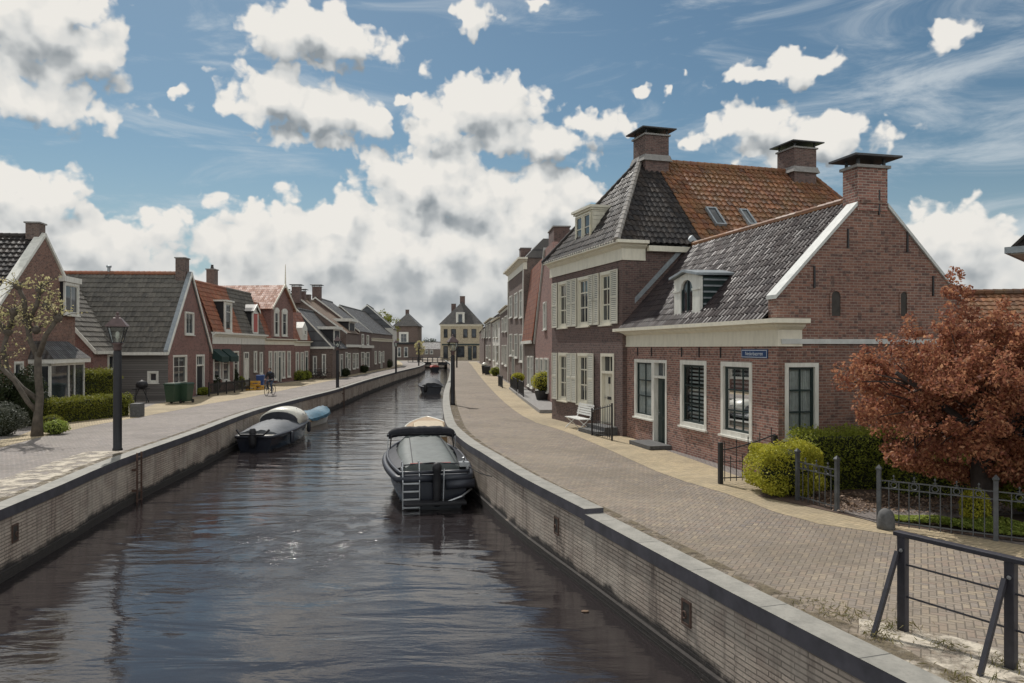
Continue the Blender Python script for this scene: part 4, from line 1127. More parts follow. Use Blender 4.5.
# rosy gable beside the tall house
H3 = House('gabled_house', 'pink brick gabled house with broad chimney just beyond the tall shuttered house', (1.55, 52), (2.62, 37.5), 9, GR)
def house3(H):
    L = H.L; pts = [(0, 3.5), (5.9, 9.1), (9.3, 9.1), (L, 3.6)]
    mb = MB(); mb.prism([(0, 0, 0), (L, 0, 0), (L, 0, 3.6), (9.3, 0, 9.1), (5.9, 0, 9.1), (0, 0, 3.5)], (0, .35, 0)); mb.box(.05, L - .05, .36, H.D, 0, 3.4); mb.build('wall', M['brick_pink'], H.root)
    mb = MB(); mb.prism([(0, .3, 3.5), (5.9, .3, 8.95), (9.3, .3, 8.95), (L, .3, 3.5)], (0, H.D - .3, 0)); mb.build('roof', M['f_red'], H.root)
    verge(H, [(-.05, -.1, 3.62), (5.9, -.1, 9.22)], .16, .5, 'stone_cap', 'rake_stone', (0, 1, 0))
    chimney(H, 7.6, .6, 9.0, 10.0, 2.4, .9, 'brick_dark', 'none')
    sheet_win(H, (H.front(544.3, 300)[0], H.front(546.8, 300)[0], H.front(545.5, 330)[1], H.front(545.5, 302)[1]), 'white', cols=1)
    for (x0, x1) in ((536.6, 539.2), (541.0, 544.0), (545.5, 549.0)):
        sheet_win(H, H.frect(x0, x1, 358, 392), 'white')
    MB().box(.3, L - .3, -1.25, -.01, .01, .17).build('stoop', M['concrete'], H.root)
house3(H3)
H3b = House('mansard_house', 'narrow house with steep orange tiled mansard between pink gable and tall brown house', (.95, 60.2), (1.5, 52.3), 9, GR)
def house3b(H):
    L = H.L; shell(H, M['brick_brown'], 3.7, 'flat', 0)
    slab(H.root, M['f_red'], (0, -.2, 3.6), (1, 0, 0), (0, .75, 5.7), L, math.hypot(.75, 5.7)); 
    MB().poly([(0, .55, 9.3), (L, .55, 9.3), (L, 5, 10.6), (0, 5, 10.6)]).build('roof', M['f_dark'], H.root); MB().box(0, L, .65, H.D, 3.7, 9.25).build('attic_wall', M['brick_brown'], H.root)
    MB().box(0, L, -.3, -.15, 3.5, 3.72).build('gutter', M['white'], H.root)
    sheet_win(H, H.frect(528, 530.5, 356, 386), 'white'); sheet_win(H, H.frect(531.5, 533.5, 356, 388), 'white')
    MB().box(.2, L - .2, -1.2, -.01, .01, .15).build('stoop', M['concrete'], H.root)
house3b(H3b)
H4 = box_house('tall_brown_house', 'tall dark brown brick house under heavy cream cornice with flat roof on the right bank', (-.35, 72.5), (.93, 60.6), 10, 10.3, 0, 'flat', 'brick_brown', 'f_dark', GR,
    wins=[('F', 510, 512.6, 296, 318), ('F', 515, 518, 293, 318), ('F', 520, 523, 290, 318), ('F', 510, 512.6, 334, 356), ('F', 515, 518, 334, 358), ('F', 520, 523.3, 334, 362)],
    doors=[('F', 512.8, 514.8, 350, 380)], cor=(9.4, 10.3, .5))
MB().loft([[(-.1, .1, 10.31), (H4.L + .1, .1, 10.31), (H4.L + .1, 9.8, 10.31), (-.1, 9.8, 10.31)], [(1, 1.6, 11.9), (H4.L - .4, 1.6, 11.9), (H4.L - .4, 8, 11.9), (1, 8, 11.9)]]).build('attic', M['f_dark'], H4.root)
chimney(H4, 3.2, 1.2, 10.4, 12.1, 1.3, .9, 'brick_dark', 'none'); chimney(H4, H4.L - 1.2, 4.0, 10.4, 12.6, 1.3, .9, 'brick_dark', 'none')
for x in (.12, H4.L - .12): MB().box(x - .12, x + .12, -.08, -.003, 0, 9.4).build('pilaster', M['pale_wall'], H4.root)
H5 = box_house('brick_house', 'lower brown brick house with square chimney beside the tall cornice house', (-1.35, 86.5), (-.37, 72.7), 9, 7.2, 10.2, 'eaves', 'brick_brown', 'f_brown', GR,
    wins=[('F', 502.4, 504, 318, 332), ('F', 505.2, 507.3, 316, 332), ('F', 502.4, 504, 345, 364), ('F', 505.2, 507.3, 345, 366)], chims=[(9.5, 2.8, 8.3, 9.9, 1.5, 1.2, 'brick_dark', 'none')], cor=(6.9, 7.25, .3))
H6 = box_house('shop_house', 'pale rendered house with white frames on the right bank near the square', (-2.6, 103), (-1.37, 87), 10, 6.6, 10.5, 'eaves', 'pale_wall', 'f_dark', GR,
    wins=[('F', 493.5, 494.8, 325, 338, 1), ('F', 496.3, 498, 323, 338, 1), ('F', 493.5, 495, 345, 361, 1), ('F', 496.5, 499, 345, 364, 1)], cor=(6.3, 6.7, .35))
H6b = box_house('brick_house', 'grey brick house with plain front farther along the right bank', (-4.4, 126), (-2.65, 103.5), 10, 7.2, 10.6, 'eaves', 'brick_grey', 'f_dark', GR,
    wins=[('F', 486.5, 487.8, 325, 338, 1), ('F', 489.2, 490.8, 324, 338, 1), ('F', 486.5, 488, 345, 358, 1), ('F', 489.2, 491, 345, 360, 1)], cor=(6.9, 7.3, .35))
H7 = box_house('brick_house', 'last brown brick house before the square on the right bank', (-7.2, 170), (-4.6, 127), 12, 6.6, 10.4, 'eaves', 'brick_brown', 'f_dark', GR,
    wins=[('F', 482, 483, 330, 338, 1), ('F', 484, 485, 329, 338, 1)])
# the house closing the view
HE = box_house('canal_head_house', 'cream rendered house with steep dark hipped roof closing the view at the canal head', (-18.6, 200), (-7.9, 200), 13, 9.3, 15.6, 'hip', 'brick_cream', 'f_dark', None,
    wins=[('F', 443.8, 447.6, 329, 337.5), ('F', 451.2, 456, 329, 337.5), ('F', 463.2, 467.6, 329, 337.5), ('F', 471.6, 476.2, 329, 337.5), ('F', 443.4, 448, 346, 358.4), ('F', 457.2, 464.4, 346, 357), ('F', 472.8, 476.6, 346, 358)],
    doors=[('F', 468, 471.8, 346, 359)], wincol='black_paint', over=.4, cor=(8.9, 9.35, .4))
def hend(H):
    L = H.L
    chimney(H, L / 2, 6.0, 14.5, 17.0, 1.3, 1.2, 'brick_dark', 'none'); chimney(H, L / 2 - 2.4, 6.5, 12.6, 15.0, 1.2, 1.0, 'brick_dark', 'none')
    u0, u1, z0, z1 = H.frect(456, 464.5, 313, 325.5)
    mb = MB(); mb.box(u0 + .3, u1 - .3, .15, 4, z0, z1); dm = mb.build('dormer', M['white'], H.root)
    mb = MB(); mb.box(u0, u1, -.05, 4, z1, z1 + .2); mb.box(u0, u0 + .3, .0, .4, z0, z1); mb.box(u1 - .3, u1, 0, .4, z0, z1); mb.build('dormer_trim', M['white'], dm)
    MB().box(u0 + .6, u1 - .6, .10, .14, z0 + .5, z1 - .3).build('pane', M['glass'], dm)
    MB().box(.4, L - .4, -.12, -.003, 3.9, 4.3).build('shop_fascia', M['dgreen'], H.root)
hend(HE)
# ------------------------------------------------------------------ left bank
GL = 'houses along the left bank'
HA = House('bay_window_house', 'greyish brick gabled house with dark tiled roof and white bay window behind the pollarded tree', (-21.9, 32.6), (-22.92, 40.4), 11, GL)
def bay_house(H):
    L, D = H.L, H.D; EV, EF, RG, AX = 4.7, 5.6, 8.5, 4.45
    lw = H.frect(14, 23.5, 360, 402); lw = (lw[0], lw[1], .5, 2.6)
    bu0, bu1 = H.front(51, 400, .9)[0], H.front(84.5, 400, .9)[0]
    mb = MB(H.TF()); wall_grid(mb, 0, L, 0, EV, [lw]); mb.poly([(0, EV, 0), (L, EV, 0), (L, EF, 0), (AX, RG, 0)]); mb.T = None
    mb.poly([(0, 0, 0), (0, D, 0), (0, D, EV), (0, 0, EV)]); mb.poly([(L, 0, 0), (L, D, 0), (L, D, EF), (L, 0, EF)]); mb.poly([(0, D, 0), (L, D, 0), (L, D, EF), (AX, D, RG), (0, D, EV)])
    mb.build('wall', M['brick_gable'], H.root)
    window(H, H.TF(), lw, 'white', 'white', 1, (.6,), fw=.1)
    k1, k2 = (RG - EV) / AX, (RG - EF) / (L - AX); z1_, z2_ = EV - .25 * k1, EF - .25 * k2
    tiles(H.root, M['t_dark'], (-.25, .3, z1_ + .05), (0, 1, 0), (AX + .25, 0, RG - z1_), D - .3, math.hypot(AX + .25, RG - z1_), tw=.27, th=.36, seed=21, amp=.04, lift=.045)
    slab(H.root, M['t_dark'], (L + .25, .3, z2_ + .05), (0, 1, 0), (AX - L - .25, 0, RG - z2_), D - .3, math.hypot(L - AX + .25, RG - z2_))
    ridge_caps(H.root, M['t_dark'], [(AX, .5, RG + .08), (AX, D, RG + .08)], .12)
    for x, zz in ((-.25, z1_), (L + .25, z2_)):
        mb = MB(); mb.prism([(x, -.08, zz + .02), (AX, -.08, RG + .05), (AX, -.08, RG + .24), (x, -.08, zz + .21)], (0, .42 if x < 0 else .2, 0)); mb.build('verge_board', M['white'], H.root)
    chimney(H, AX + .05, .42, RG - .6, 9.15, .66, .6, 'brick_brown', 'none')
    # flat roofed wall dormer on the far slope, flush with the front
    da, db = H.front(60.5, 300, .03)[0], H.front(75.5, 300, .03)[0]; dz0, dz1 = H.front(68, 315.5)[1], H.front(68, 279)[1]
    dm = MB(H.TF()).box(da, db, dz0 - .05, dz1 - .15, -2.6, .15).build('dormer', M['black_paint'], H.root)  # black colour stands for the shadow on the dormer's near cheek
    MB(H.TF()).box(da - .12, db + .12, dz1 - .2, dz1 + .08, -2.7, .30).build('dormer_roof', M['white'], dm)
    window(H, H.TF(.15), (da + .02, db - .02, dz0, dz1 - .22), 'white', 'white', 2, (), fw=.13, rec=-.035, proud=.08, parent=dm, name='dormer_window')
    mb = MB(); mb.lathe([(.11, dz1), (.11, dz1 + .45), (.19, dz1 + .5), (.19, dz1 + .72), (.03, dz1 + .76)], (da + db) / 2, 1.2, 10); mb.build('flue_pipe', M['zinc'], dm)
    # bay window
    w = .9; z0, z1 = .62, 2.48; u0, u1 = bu0, bu1
    bay = MB(H.TF()).box(u0, u1, 0, z0 - .04, .0, w - .03).build('bay_window', M['brick_grey'], H.root)
    mb = MB(H.TF())
    for u, q in ((u0, .05), (u0 + (u1 - u0) * .52, .035), (u0 + (u1 - u0) * .70, .03), (u1, .05)): mb.box(u - q, u + q, z0, z1, w - .1, w)
    mb.box(u0 - .06, u1 + .06, z0 - .08, z0, 0, w + .05); mb.box(u0 - .05, u1 + .05, z1 - .12, z1, 0, w)
    for u in (u0, u1): mb.box(u - .05, u + .05, z0, z1, 0, .08)
    mb.build('bay_frame', M['white'], bay)
    mb = MB(H.TF()); mb.poly([(u0, z0, w - .05), (u1, z0, w - .05), (u1, z1, w - .05), (u0, z1, w - .05)])
    for u in (u0, u1): mb.poly([(u, z0, 0), (u, z0, w - .05), (u, z1, w - .05), (u, z1, 0)])
    mb.build('pane', M['glass'], bay)
    mb = MB(H.TF()); mb.box(u0 - .22, u1 + .22, z1, z1 + .2, 0, w + .22); mb.build('bay_fascia', M['white'], bay)
    zr = z1 + .2
    mb = MB(H.TF()); mb.loft([[(u0 - .25, zr, w + .25), (u1 + .25, zr, w + .25), (u1 + .25, zr, 0), (u0 - .25, zr, 0)], [(u0 + .35, zr + .85, .25), (u1 - .35, zr + .85, .25), (u1 - .35, zr + .85, 0), (u0 + .35, zr + .85, 0)]])
    for k, f in enumerate(mb.f):
        if len(f) == 4:
            P = [Vector(mb.v[i]) for i in f]; o = P[0]; n = (P[1] - P[0]).normalized(); v = P[3] - P[0]; v = (v - n * v.dot(n)); v = v.normalized() if v.length > 0 else Vector((0, 0, 1))
            mb.uv[k] = [((p - o).dot(n) / .25, (p - o).dot(v) / .3) for p in P]
    mb.build('bay_roof', M['f_dark'], bay)
    # the roof light edge of a neighbour shows at the frame's left
bay_house(HA)

HB = House('red_brick_house', 'red brick gabled house with grey boarded side wall and white edged dark tiled roof', (-20.95, 46.9), (-21.35, 54.3), 15, GL)
def red_house(H):
    L, D = H.L, H.D; EV, RG = 3.2, 8.0
    g1 = H.frect(173, 187, 355, 384.5); d1 = H.frect(196, 204.5, 354.5, 393); g2 = H.frect(184.5, 193, 312, 335)
    sw = H.lrect(147.3, 158.5, 371, 383.2)
    mb = MB(H.TF()); wall_grid(mb, 0, L, 0, EV, [g1, (d1[0], d1[1], 0, d1[3])]); mb.poly([(0, EV, 0), (L, EV, 0), (L / 2, RG, 0)]); mb.T = None
    mb.poly([(L, 0, 0), (L, D, 0), (L, D, EV), (L, 0, EV)]); mb.poly([(0, D, 0), (L, D, 0), (L, D, EV), (L / 2, D, RG), (0, D, EV)]); mb.build('wall', M['brick_red'], H.root)
    mb = MB(H.TL()); wall_grid(mb, 0, D, 0, EV, [sw]); mb.build('board_wall', M['wood_grey'], H.root)
    window(H, H.TF(), g1, 'white', 'white', 2, (.62,), fw=.1); window(H, H.TL(), sw, 'white', 'white', 1, (), fw=.13); sheet_win(H, g2, 'white', cols=2, rows=())
    door(H, H.TF(), (d1[0], d1[1], .08, d1[3]), 'black_paint', 'white', .13, .55, rec=.1)
    dx, dz = L / 2 + .28, (RG - EV) * (L / 2 + .28) / (L / 2); V = math.hypot(dx, dz); z0 = RG - dz + .05
    tiles(H.root, M['t_grey'], (-.28, .1, z0), (0, 1, 0), (dx, 0, dz), D, V, tw=.28, th=.40, seed=31, amp=.035, lift=.05, jit=.012)
    slab(H.root, M['t_grey'], (L + .28, .1, z0), (0, 1, 0), (-dx, 0, dz), D, V)
    ridge_caps(H.root, M['t_red'], [(L / 2, .2, RG + .1), (L / 2, D, RG + .1)], .14)
    for s in (0, 1):
        x = L + .28 if s else -.28
        mb = MB(); mb.prism([(x, -.16, z0 - .1), (L / 2, -.16, RG - .05), (L / 2, -.16, RG + .2), (x, -.16, z0 + .15)], (0, .06, 0)); mb.build('verge_board', M['white'], H.root)
        mb = MB(); mb.prism([(x, -.10, z0 + .06), (L / 2, -.10, RG + .1), (L / 2, -.10, RG + .22), (x, -.10, z0 + .18)], (0, .26, 0)); mb.build('verge_cap', M['zinc'], H.root)
    MB().box(-.40, -.24, -.1, 3.3, z0 - .12, z0 + .06).build('gutter', M['white'], H.root)
    chimney(H, L / 2, .5, RG - .4, 9.05, .8, .6, 'brick_brown', 'none')
    mb = MB(); mb.lathe([(.10, RG), (.10, RG + .45), (.16, RG + .47), (.16, RG + .58), (.02, RG + .62)], L / 2, 5.2, 10); mb.build('vent_pipe', M['zinc'], H.root)
    # wing towards the viewer
    P, y0, y1 = 2.5, 3.25, 10.3; m, wr, we = (y0 + y1) / 2, 7.1, 3.15
    mb = MB(); mb.poly([(-P, y0, 0), (-P, y1, 0), (-P, y1, we), (-P, m, wr), (-P, y0, we)]); mb.poly([(-P, y0, 0), (-.002, y0, 0), (-.002, y0, we), (-P, y0, we)]); mb.poly([(-P, y1, 0), (-.002, y1, 0), (-.002, y1, we), (-P, y1, we)])
    mb.build('wing_wall', M['brick_red'], H.root)
    dy, dz2 = (y1 - y0) / 2 + .2, (wr - we) * ((y1 - y0) / 2 + .2) / ((y1 - y0) / 2); V2 = math.hypot(dy, dz2); zw = wr - dz2 + .04
    tiles(H.root, M['t_grey'], (-P - .1, y0 - .2, zw), (1, 0, 0), (0, dy, dz2), P + 3.4, V2, tw=.28, th=.4, seed=33, amp=.035, lift=.05)
    slab(H.root, M['t_grey'], (-P - .1, y1 + .2, zw), (1, 0, 0), (0, -dy, dz2), P + 3.4, V2)
    for s in (0, 1):
        y = y1 + .2 if s else y0 - .2
        mb = MB(); mb.prism([(-P - .2, y, zw - .12), (-P - .2, m, wr - .05), (-P - .2, m, wr + .22), (-P - .2, y, zw + .15)], (.06, 0, 0)); mb.build('verge_board', M['white'], H.root)
    MB().box(-P - .1, -.3, y0 - .32, y0 - .16, zw - .12, zw + .06).build('gutter', M['white'], H.root)
    q = H.hit(110.5, 362, (0, y0, 0), Vector((0, 1, 0)))
    T = lambda u, v, w: (u, y0 - w, v)
    window(H, T, (q.x - .42, q.x + .42, q.z - .5, q.z + .45), 'white', 'white', 1, (), fw=.08, rec=-.035, proud=.09)
red_house(HB)

HC = House('brick_house', 'brick house with orange tiled roof, white framed dormer and green awnings on the left bank', (-21.4, 54.95), (-21.68, 61.6), 9, GL)
def house_c(H, roofm, wall, wins, door_, dorm, real=True, chim=None):
    L, D = H.L, H.D; EV, RG = 4.2, 7.9
    shell(H, M[wall], EV, 'flat', RG)
    run, rise = 1.25, RG - EV; V = math.hypot(run + .1, rise)
    tiles(H.root, M[roofm], (0, -.1, EV + .04), (1, 0, 0), (0, run + .1, rise), L, V, tw=.26, th=.36, seed=int(L * 100), amp=.055, lift=.05)
    slab(H.root, M[roofm], (0, D + .1, EV + .04), (1, 0, 0), (0, -run - .1, rise), L, V)
    MB().prism([(0, run, RG), (0, D / 2, RG + .5), (0, D - run, RG)], (L, 0, 0)).build('upper_roof', M[roofm], H.root)
    for x in (0, L - .02): MB().prism([(x, .02, EV), (x, run, RG), (x, D - run, RG), (x, D - .02, EV)], (.02, 0, 0)).build('gable_wall', M[wall], H.root)
    ridge_caps(H.root, M[roofm], [(0, run, RG + .06), (L, run, RG + .06)], .12)
    cornice(H, 3.5, 4.36, .35, 'white', x0=-.0, x1=L)
    for x0, x1, yt, yb, c in wins: sheet_win(H, H.frect(x0, x1, yt, yb), 'white', cols=c)
    if door_:
        r = H.frect(*door_[:4]); door(H, H.TF(), (r[0], r[1], .06, r[3]), door_[4], 'white', .1, .4, rec=-.05, proud=.09)
    x0, x1, yt, yb, mat, gab = dorm
    u0, u1 = H.front(x0, yt, -.1)[0], H.front(x1, yt, -.1)[0]; zb, zt = 4.4, H.front((x0 + x1) / 2, yt, -.1)[1]
    yr = lambda z: (z - EV) / ((RG - EV) / 1.25) + .25; yd = -.05
    mb = MB(); mb.prism([(u0, yd + .06, zb), (u0, yd + .06, zt), (u0, yr(zt), zt), (u0, yr(zb), zb)], (u1 - u0, 0, 0)); dm = mb.build('dormer', M['black_paint'], H.root)
    T = lambda u, v, w: (u, yd - w, v)
    if mat == 'red_shutter':
        mb = MB(T); ring(mb, u0, u1, zb, zt, .14, -.06, .06); mb.build('dormer_frame', M['white'], dm)
        mb = MB(T); mb.box(u0 + .14, (u0 + u1) / 2 - .01, zb + .14, zt - .14, -.05, .02); mb.box((u0 + u1) / 2 + .01, u1 - .14, zb + .14, zt - .14, -.05, .02); mb.build('shutter', M['red_shutter'], dm)
    else: window(H, T, (u0, u1, zb, zt), 'white', 'white', 1, (.7,), fw=.18, rec=-.0, proud=.06, parent=dm, name='dormer_window')
    if gab:
        m = (u0 + u1) / 2; mb = MB()
        for s in (-1, 1):
            e = m + s * ((u1 - u0) / 2 + .2); mb.prism([(e, yd - .15, zt - .05), (m, yd - .15, zt + .55), (m, yr(zt + .5), zt + .55), (e, yr(zt) + .1, zt - .05)], (0, 0, .09))
        mb.build('dormer_roof', M['t_dark'], dm)
        mb = MB()
        for s in (-1, 1):
            e = m + s * ((u1 - u0) / 2 + .22); mb.prism([(e, yd - .2, zt - .12), (m, yd - .2, zt + .48), (m, yd - .2, zt + .68), (e, yd - .2, zt + .08)], (0, .05, 0))
        mb.prism([(u0, yd, zt), (u1, yd, zt), (m, yd, zt + .5)], (0, .05, 0)); mb.build('dormer_gable', M['white'], dm)
    else:
        mb = MB(); mb.box(u0 - .15, u1 + .15, yd - .2, yr(zt) + .2, zt, zt + .12); mb.build('dormer_roof', M['white'], dm)
    if chim: chimney(H, *chim)
house_c(HC, 't_red', 'brick_red', [(213, 220, 352, 379, 1), (222, 228.5, 352, 381, 1), (233, 238, 351, 384, 1)], None, (222.5, 229.5, 302, 331, 'white', False), chim=(4.4, 1.5, 7.6, 9.2, .85, .6, 'brick_brown', 'pots'))
def awning(H, x0, x1):
    u0, u1 = H.front(x0, 352)[0], H.front(x1, 352)[0]; zt = H.front(x0, 349)[1]
    mb = MB(H.TF()); mb.prism([(u0, zt, .02), (u0, zt - .55, .7), (u0, zt - .95, .7), (u0, zt - .7, .02)], (u1 - u0, 0, 0)); mb.build('awning', M['awning'], H.root)
awning(HC, 212, 219.5); awning(HC, 221.5, 229.5)
HD = House('brick_house', 'grey brown brick house with dark roof and gabled dormer closed by a red shutter', (-21.68, 61.65), (-21.85, 68), 9, GL)
house_c(HD, 't_grey', 'brick_brown', [(253.6, 256.2, 351, 372, 1), (259.5, 262, 352, 374, 1)], (243.5, 248, 352, 386, 'white'), (250.6, 256, 312, 333, 'red_shutter', True))
M['t_redf'] = m_tiles('far_tiles_faded', [(.38, .18, .12), (.33, .15, .10), (.42, .22, .15)], .6, .25, (.28, .2, .14), flat=True)
HG = box_house('gabled_brick_house', 'brick house with faded red roof, tall central gable and two arched upper windows', (-21.85, 68.05), (-21.2, 75), 9, 4.0, 7.6, 'eaves', 'brick_red', 'f_red', GL,
    wins=[('F', 268.5, 271.5, 351, 378), ('F', 273.5, 276.5, 351, 380), ('F', 281.5, 284.5, 351, 378), ('F', 287, 290, 351, 377)], doors=[('F', 277.6, 280.6, 351, 384, 'dgreen')], verges=False, cor=(3.5, 4.05, .25))
def house_g(H):
    u0, u1, ev, rg = 1.3, 6.5, 6.9, 9.0; m = (u0 + u1) / 2
    mb = MB(); mb.prism([(u0, -.06, 4.05), (u1, -.06, 4.05), (u1, -.06, ev), (m, -.06, rg), (u0, -.06, ev)], (0, 8, 0)); mb.build('gable_wall', M['brick_red'], H.root)
    for s in (-1, 1):
        e = m + s * ((u1 - u0) / 2 + .3); dz = (rg - ev) * ((u1 - u0) / 2 + .3) / ((u1 - u0) / 2)
        slab(H.root, M['t_redf'], (e, -.3, rg - dz + .08), (0, 1, 0), (m - e, 0, dz), 14, math.hypot(m - e, dz))
        mb = MB(); mb.prism([(e, -.36, rg - dz), (m, -.36, rg), (m, -.36, rg + .25), (e, -.36, rg - dz + .25)], (0, .06, 0)); mb.build('verge_board', M['cream'], H.root)
    mb = MB(); mb.tube([(m, -.33, rg - .2), (m, -.33, rg + 2.0)], [.09, .03], 6); mb.build('finial', M['cream'], H.root)
    for x0, x1 in ((273.8, 278.4), (281.6, 286.6)):
        r = H.frect(x0, x1, 313, 340, .06); r = (r[0], r[1], 4.3, 6.55)
        f = window(H, H.TF(.06), r, 'white', 'white', 1, (.6,), fw=.14, rec=-.035, proud=.09, sill=True, name='arched_window')
        a, b = r[0] - .05, r[1] + .05; c = (a + b) / 2
        mb = MB(H.TF(.06)); mb.prism([(c + (b - c) * math.cos(k * math.pi / 8), 6.55 + .35 * math.sin(k * math.pi / 8), .0) for k in range(9)], (0, 0, .11)); mb.build('arch_head', M['white'], f)
house_g(HG)
for (HH, a, b) in ((HG, 0., 1.25), (HG, 6.55, HG.L)):
    slab(HH.root, M['f_red'], (a, -.12, 4.08), (1, 0, 0), (0, 1.2, 3.2), b - a, math.hypot(1.2, 3.2))
    MB().prism([(a, .05, 4.06), (a, 1.05, 7.15), (a, 3.4, 7.15), (a, .35, 4.06)], (b - a, 0, 0)).build('attic_wall', M['brick_red'], HH.root)
HI = box_house('narrow_house', 'narrow pale brick house with orange tiled roof and white gabled dormer on the left bank', (-21.2, 75.05), (-20.96, 79.9), 8, 3.9, 7.0, 'eaves', 'brick_pink', 'f_red', GL,
    wins=[('F', 295.6, 298.4, 352, 374), ('F', 300.4, 303, 352, 374)], doors=[('F', 304.6, 307.4, 351, 379)], cor=(3.4, 3.9, .25), verges=False)
def dorm_i(H):
    u0, u1, z0, z1 = H.frect(297.5, 302.5, 322, 346, -.2); mb = MB(); m = (u0 + u1) / 2
    mb.prism([(u0, -.3, 4.0), (u1, -.3, 4.0), (u1, -.3, z1 - .6), (m, -.3, z1), (u0, -.3, z1 - .6)], (0, 3, 0)); dm = mb.build('dormer', M['white'], H.root)
    T = lambda u, v, w: (u, -.3 - w, v); window(H, T, (m - .35, m + .35, 4.5, z1 - .8), 'white', 'white', 1, (.5,), fw=.08, rec=-.035, proud=.09, parent=dm, name='dormer_window')
dorm_i(HI)
slab(HI.root, M['f_red'], (0, -.12, 3.98), (1, 0, 0), (0, 1.1, 2.9), HI.L, math.hypot(1.1, 2.9)); MB().prism([(.02, .05, 3.96), (.02, 1.0, 6.8), (.02, 3.2, 6.8), (.02, .35, 3.96)], (HI.L - .04, 0, 0)).build('attic_wall', M['brick_red'], HI.root)
HJ = box_house('slate_gable_house', 'small house with slate clad gable edged in white standing forward of the row', (-18.8, 80.6), (-18.95, 88), 7.4, 3.3, 7.25, 'eaves', 'brick_brown', 'f_dark', GL,
    wins=[('L', 313, 317, 356, 374, 1), ('L', 322, 326, 354, 375, 1), ('F', 336, 338.5, 354, 371, 1)], doors=[('F', 340, 342.3, 354, 374)], over=.2)
def slate(H):
    mb = MB(); mb.prism([(-.05, -.1, 3.35), (-.05, H.D + .1, 3.35), (-.05, H.D / 2, 7.3)], (.049, 0, 0)); mb.build('gable_cladding', M['f_slate'], H.root)
    MB().box(-.14, -.002, -.2, H.D + .2, 3.12, 3.34).build('gable_band', M['white'], H.root)
    u0, u1, z0, z1 = H.frect(334, 339.5, 333, 348, -.2); mb = MB(); mb.box(u0, u1, .2, 3, 3.5, 5.2); dm = mb.build('dormer', M['black_paint'], H.root)
    T = lambda u, v, w: (u, .2 - w, v); window(H, T, (u0, u1, 3.5, 5.2), 'white', 'white', 1, (), fw=.12, rec=-.0, proud=.05, parent=dm, name='dormer_window')
    mb = MB(); mb.box(u0 - .3, u1 + .3, -.1, 3.1, 5.2, 5.5); mb.build('dormer_roof', M['white'], dm)
slate(HJ)
HK = box_house('brick_house', 'dark brick house with mossy brown roof and three chimneys on the left bank', (-19.0, 88.1), (-19.5, 98), 11, 5.0, 9.0, 'eaves', 'brick_brown', 'f_brown', GL,
    wins=[('F', 347.5, 350, 353, 370, 1), ('F', 352.5, 355, 353, 369, 1), ('F', 356, 358, 353, 368, 1)], doors=[('F', 345, 347, 352, 372)],
    chims=[(-.3, 5.5, 8.3, 10.1, 1.0, .9, 'brick_dark', 'slab'), (2.6, 5.6, 8.3, 9.8, .9, .9, 'brick_dark', 'slab'), (5.5, 5.6, 8.3, 9.6, .9, .9, 'brick_brown', 'none')])
def dorm_k(H):
    u0, u1, z0, z1 = H.frect(349, 354.5, 327, 338, -.4); mb = MB(); mb.box(u0, u1, .4, 3.5, 5.1, 6.4); dm = mb.build('dormer', M['black_paint'], H.root)
    T = lambda u, v, w: (u, .4 - w, v); window(H, T, (u0, u1, 5.1, 6.4), 'white', 'white', 2, (), fw=.14, rec=-.0, proud=.05, parent=dm, name='dormer_window')
    mb = MB(); mb.box(u0 - .4, u1 + .4, .0, 3.6, 6.4, 6.75); mb.build('dormer_roof', M['white'], dm)
    MB().box(0, H.L, -.35, -.003, 3.3, 3.6).build('shop_fascia', M['white'], H.root)
dorm_k(HK)
HL = box_house('shop_house', 'dark fronted shop house with plain grey roof on the left bank', (-19.5, 98.1), (-20.0, 109.5), 11, 5.4, 9.6, 'eaves', 'brick_dark', 'f_dark', GL,
    wins=[('F', 361, 364, 352, 368, 2), ('F', 366, 369, 352, 367, 2), ('F', 361.5, 363.5, 334, 345, 1), ('F', 366.5, 368.5, 335, 345, 1)], doors=[('F', 364.4, 365.7, 353, 370)],
    chims=[(1.0, 5.5, 9.0, 11.0, 1.1, 1.0, 'brick_dark', 'slab')])
MB().box(0, HL.L, -.4, -.003, 3.2, 3.55).build('shop_fascia', M['pale_wall'], HL.root)
HL2 = box_house('brick_house', 'low dark brick house between shop house and big dark gable on the left bank', (-20.0, 109.6), (-20.2, 129.8), 9, 5.4, 9.2, 'eaves', 'brick_brown', 'f_dark', GL,
    wins=[('F', 374.5, 376.2, 351, 364, 1), ('F', 378.5, 380, 351, 363, 1), ('F', 382.6, 383.8, 351, 362, 1)], doors=[('F', 380.6, 381.8, 352, 366)], cor=(4.2, 4.65, .3))
HM = box_house('dark_gabled_house', 'tall house with dark clad gable above a cream ground floor near the far left bend', (-20.1, 130), (-21.4, 143), 8.6, 6.6, 10.4, 'eaves', 'pale_wall', 'f_dark', GL,
    wins=[('L', 385, 386.8, 338, 347, 1), ('L', 388, 389.8, 338, 347, 1), ('L', 391, 392.3, 338, 347, 1), ('L', 385.5, 387, 352, 362, 1), ('L', 389.5, 391, 352, 362, 1)], over=.2)
MB().prism([(-.06, -.1, 6.6), (-.06, HM.D + .1, 6.6), (-.06, HM.D / 2, 10.45)], (.058, 0, 0)).build('gable_cladding', M['f_slate'], HM.root)
HN = box_house('corner_house', 'brown brick house with pyramid roof and white window at the far bend', (-31.3, 205), (-25.2, 205), 10, 9.0, 12.6, 'hip', 'brick_brown', 'f_dark', GL,
    wins=[('F', 397.5, 401, 347, 357, 1), ('F', 404, 408, 347, 357, 1)], chims=[], over=.5)
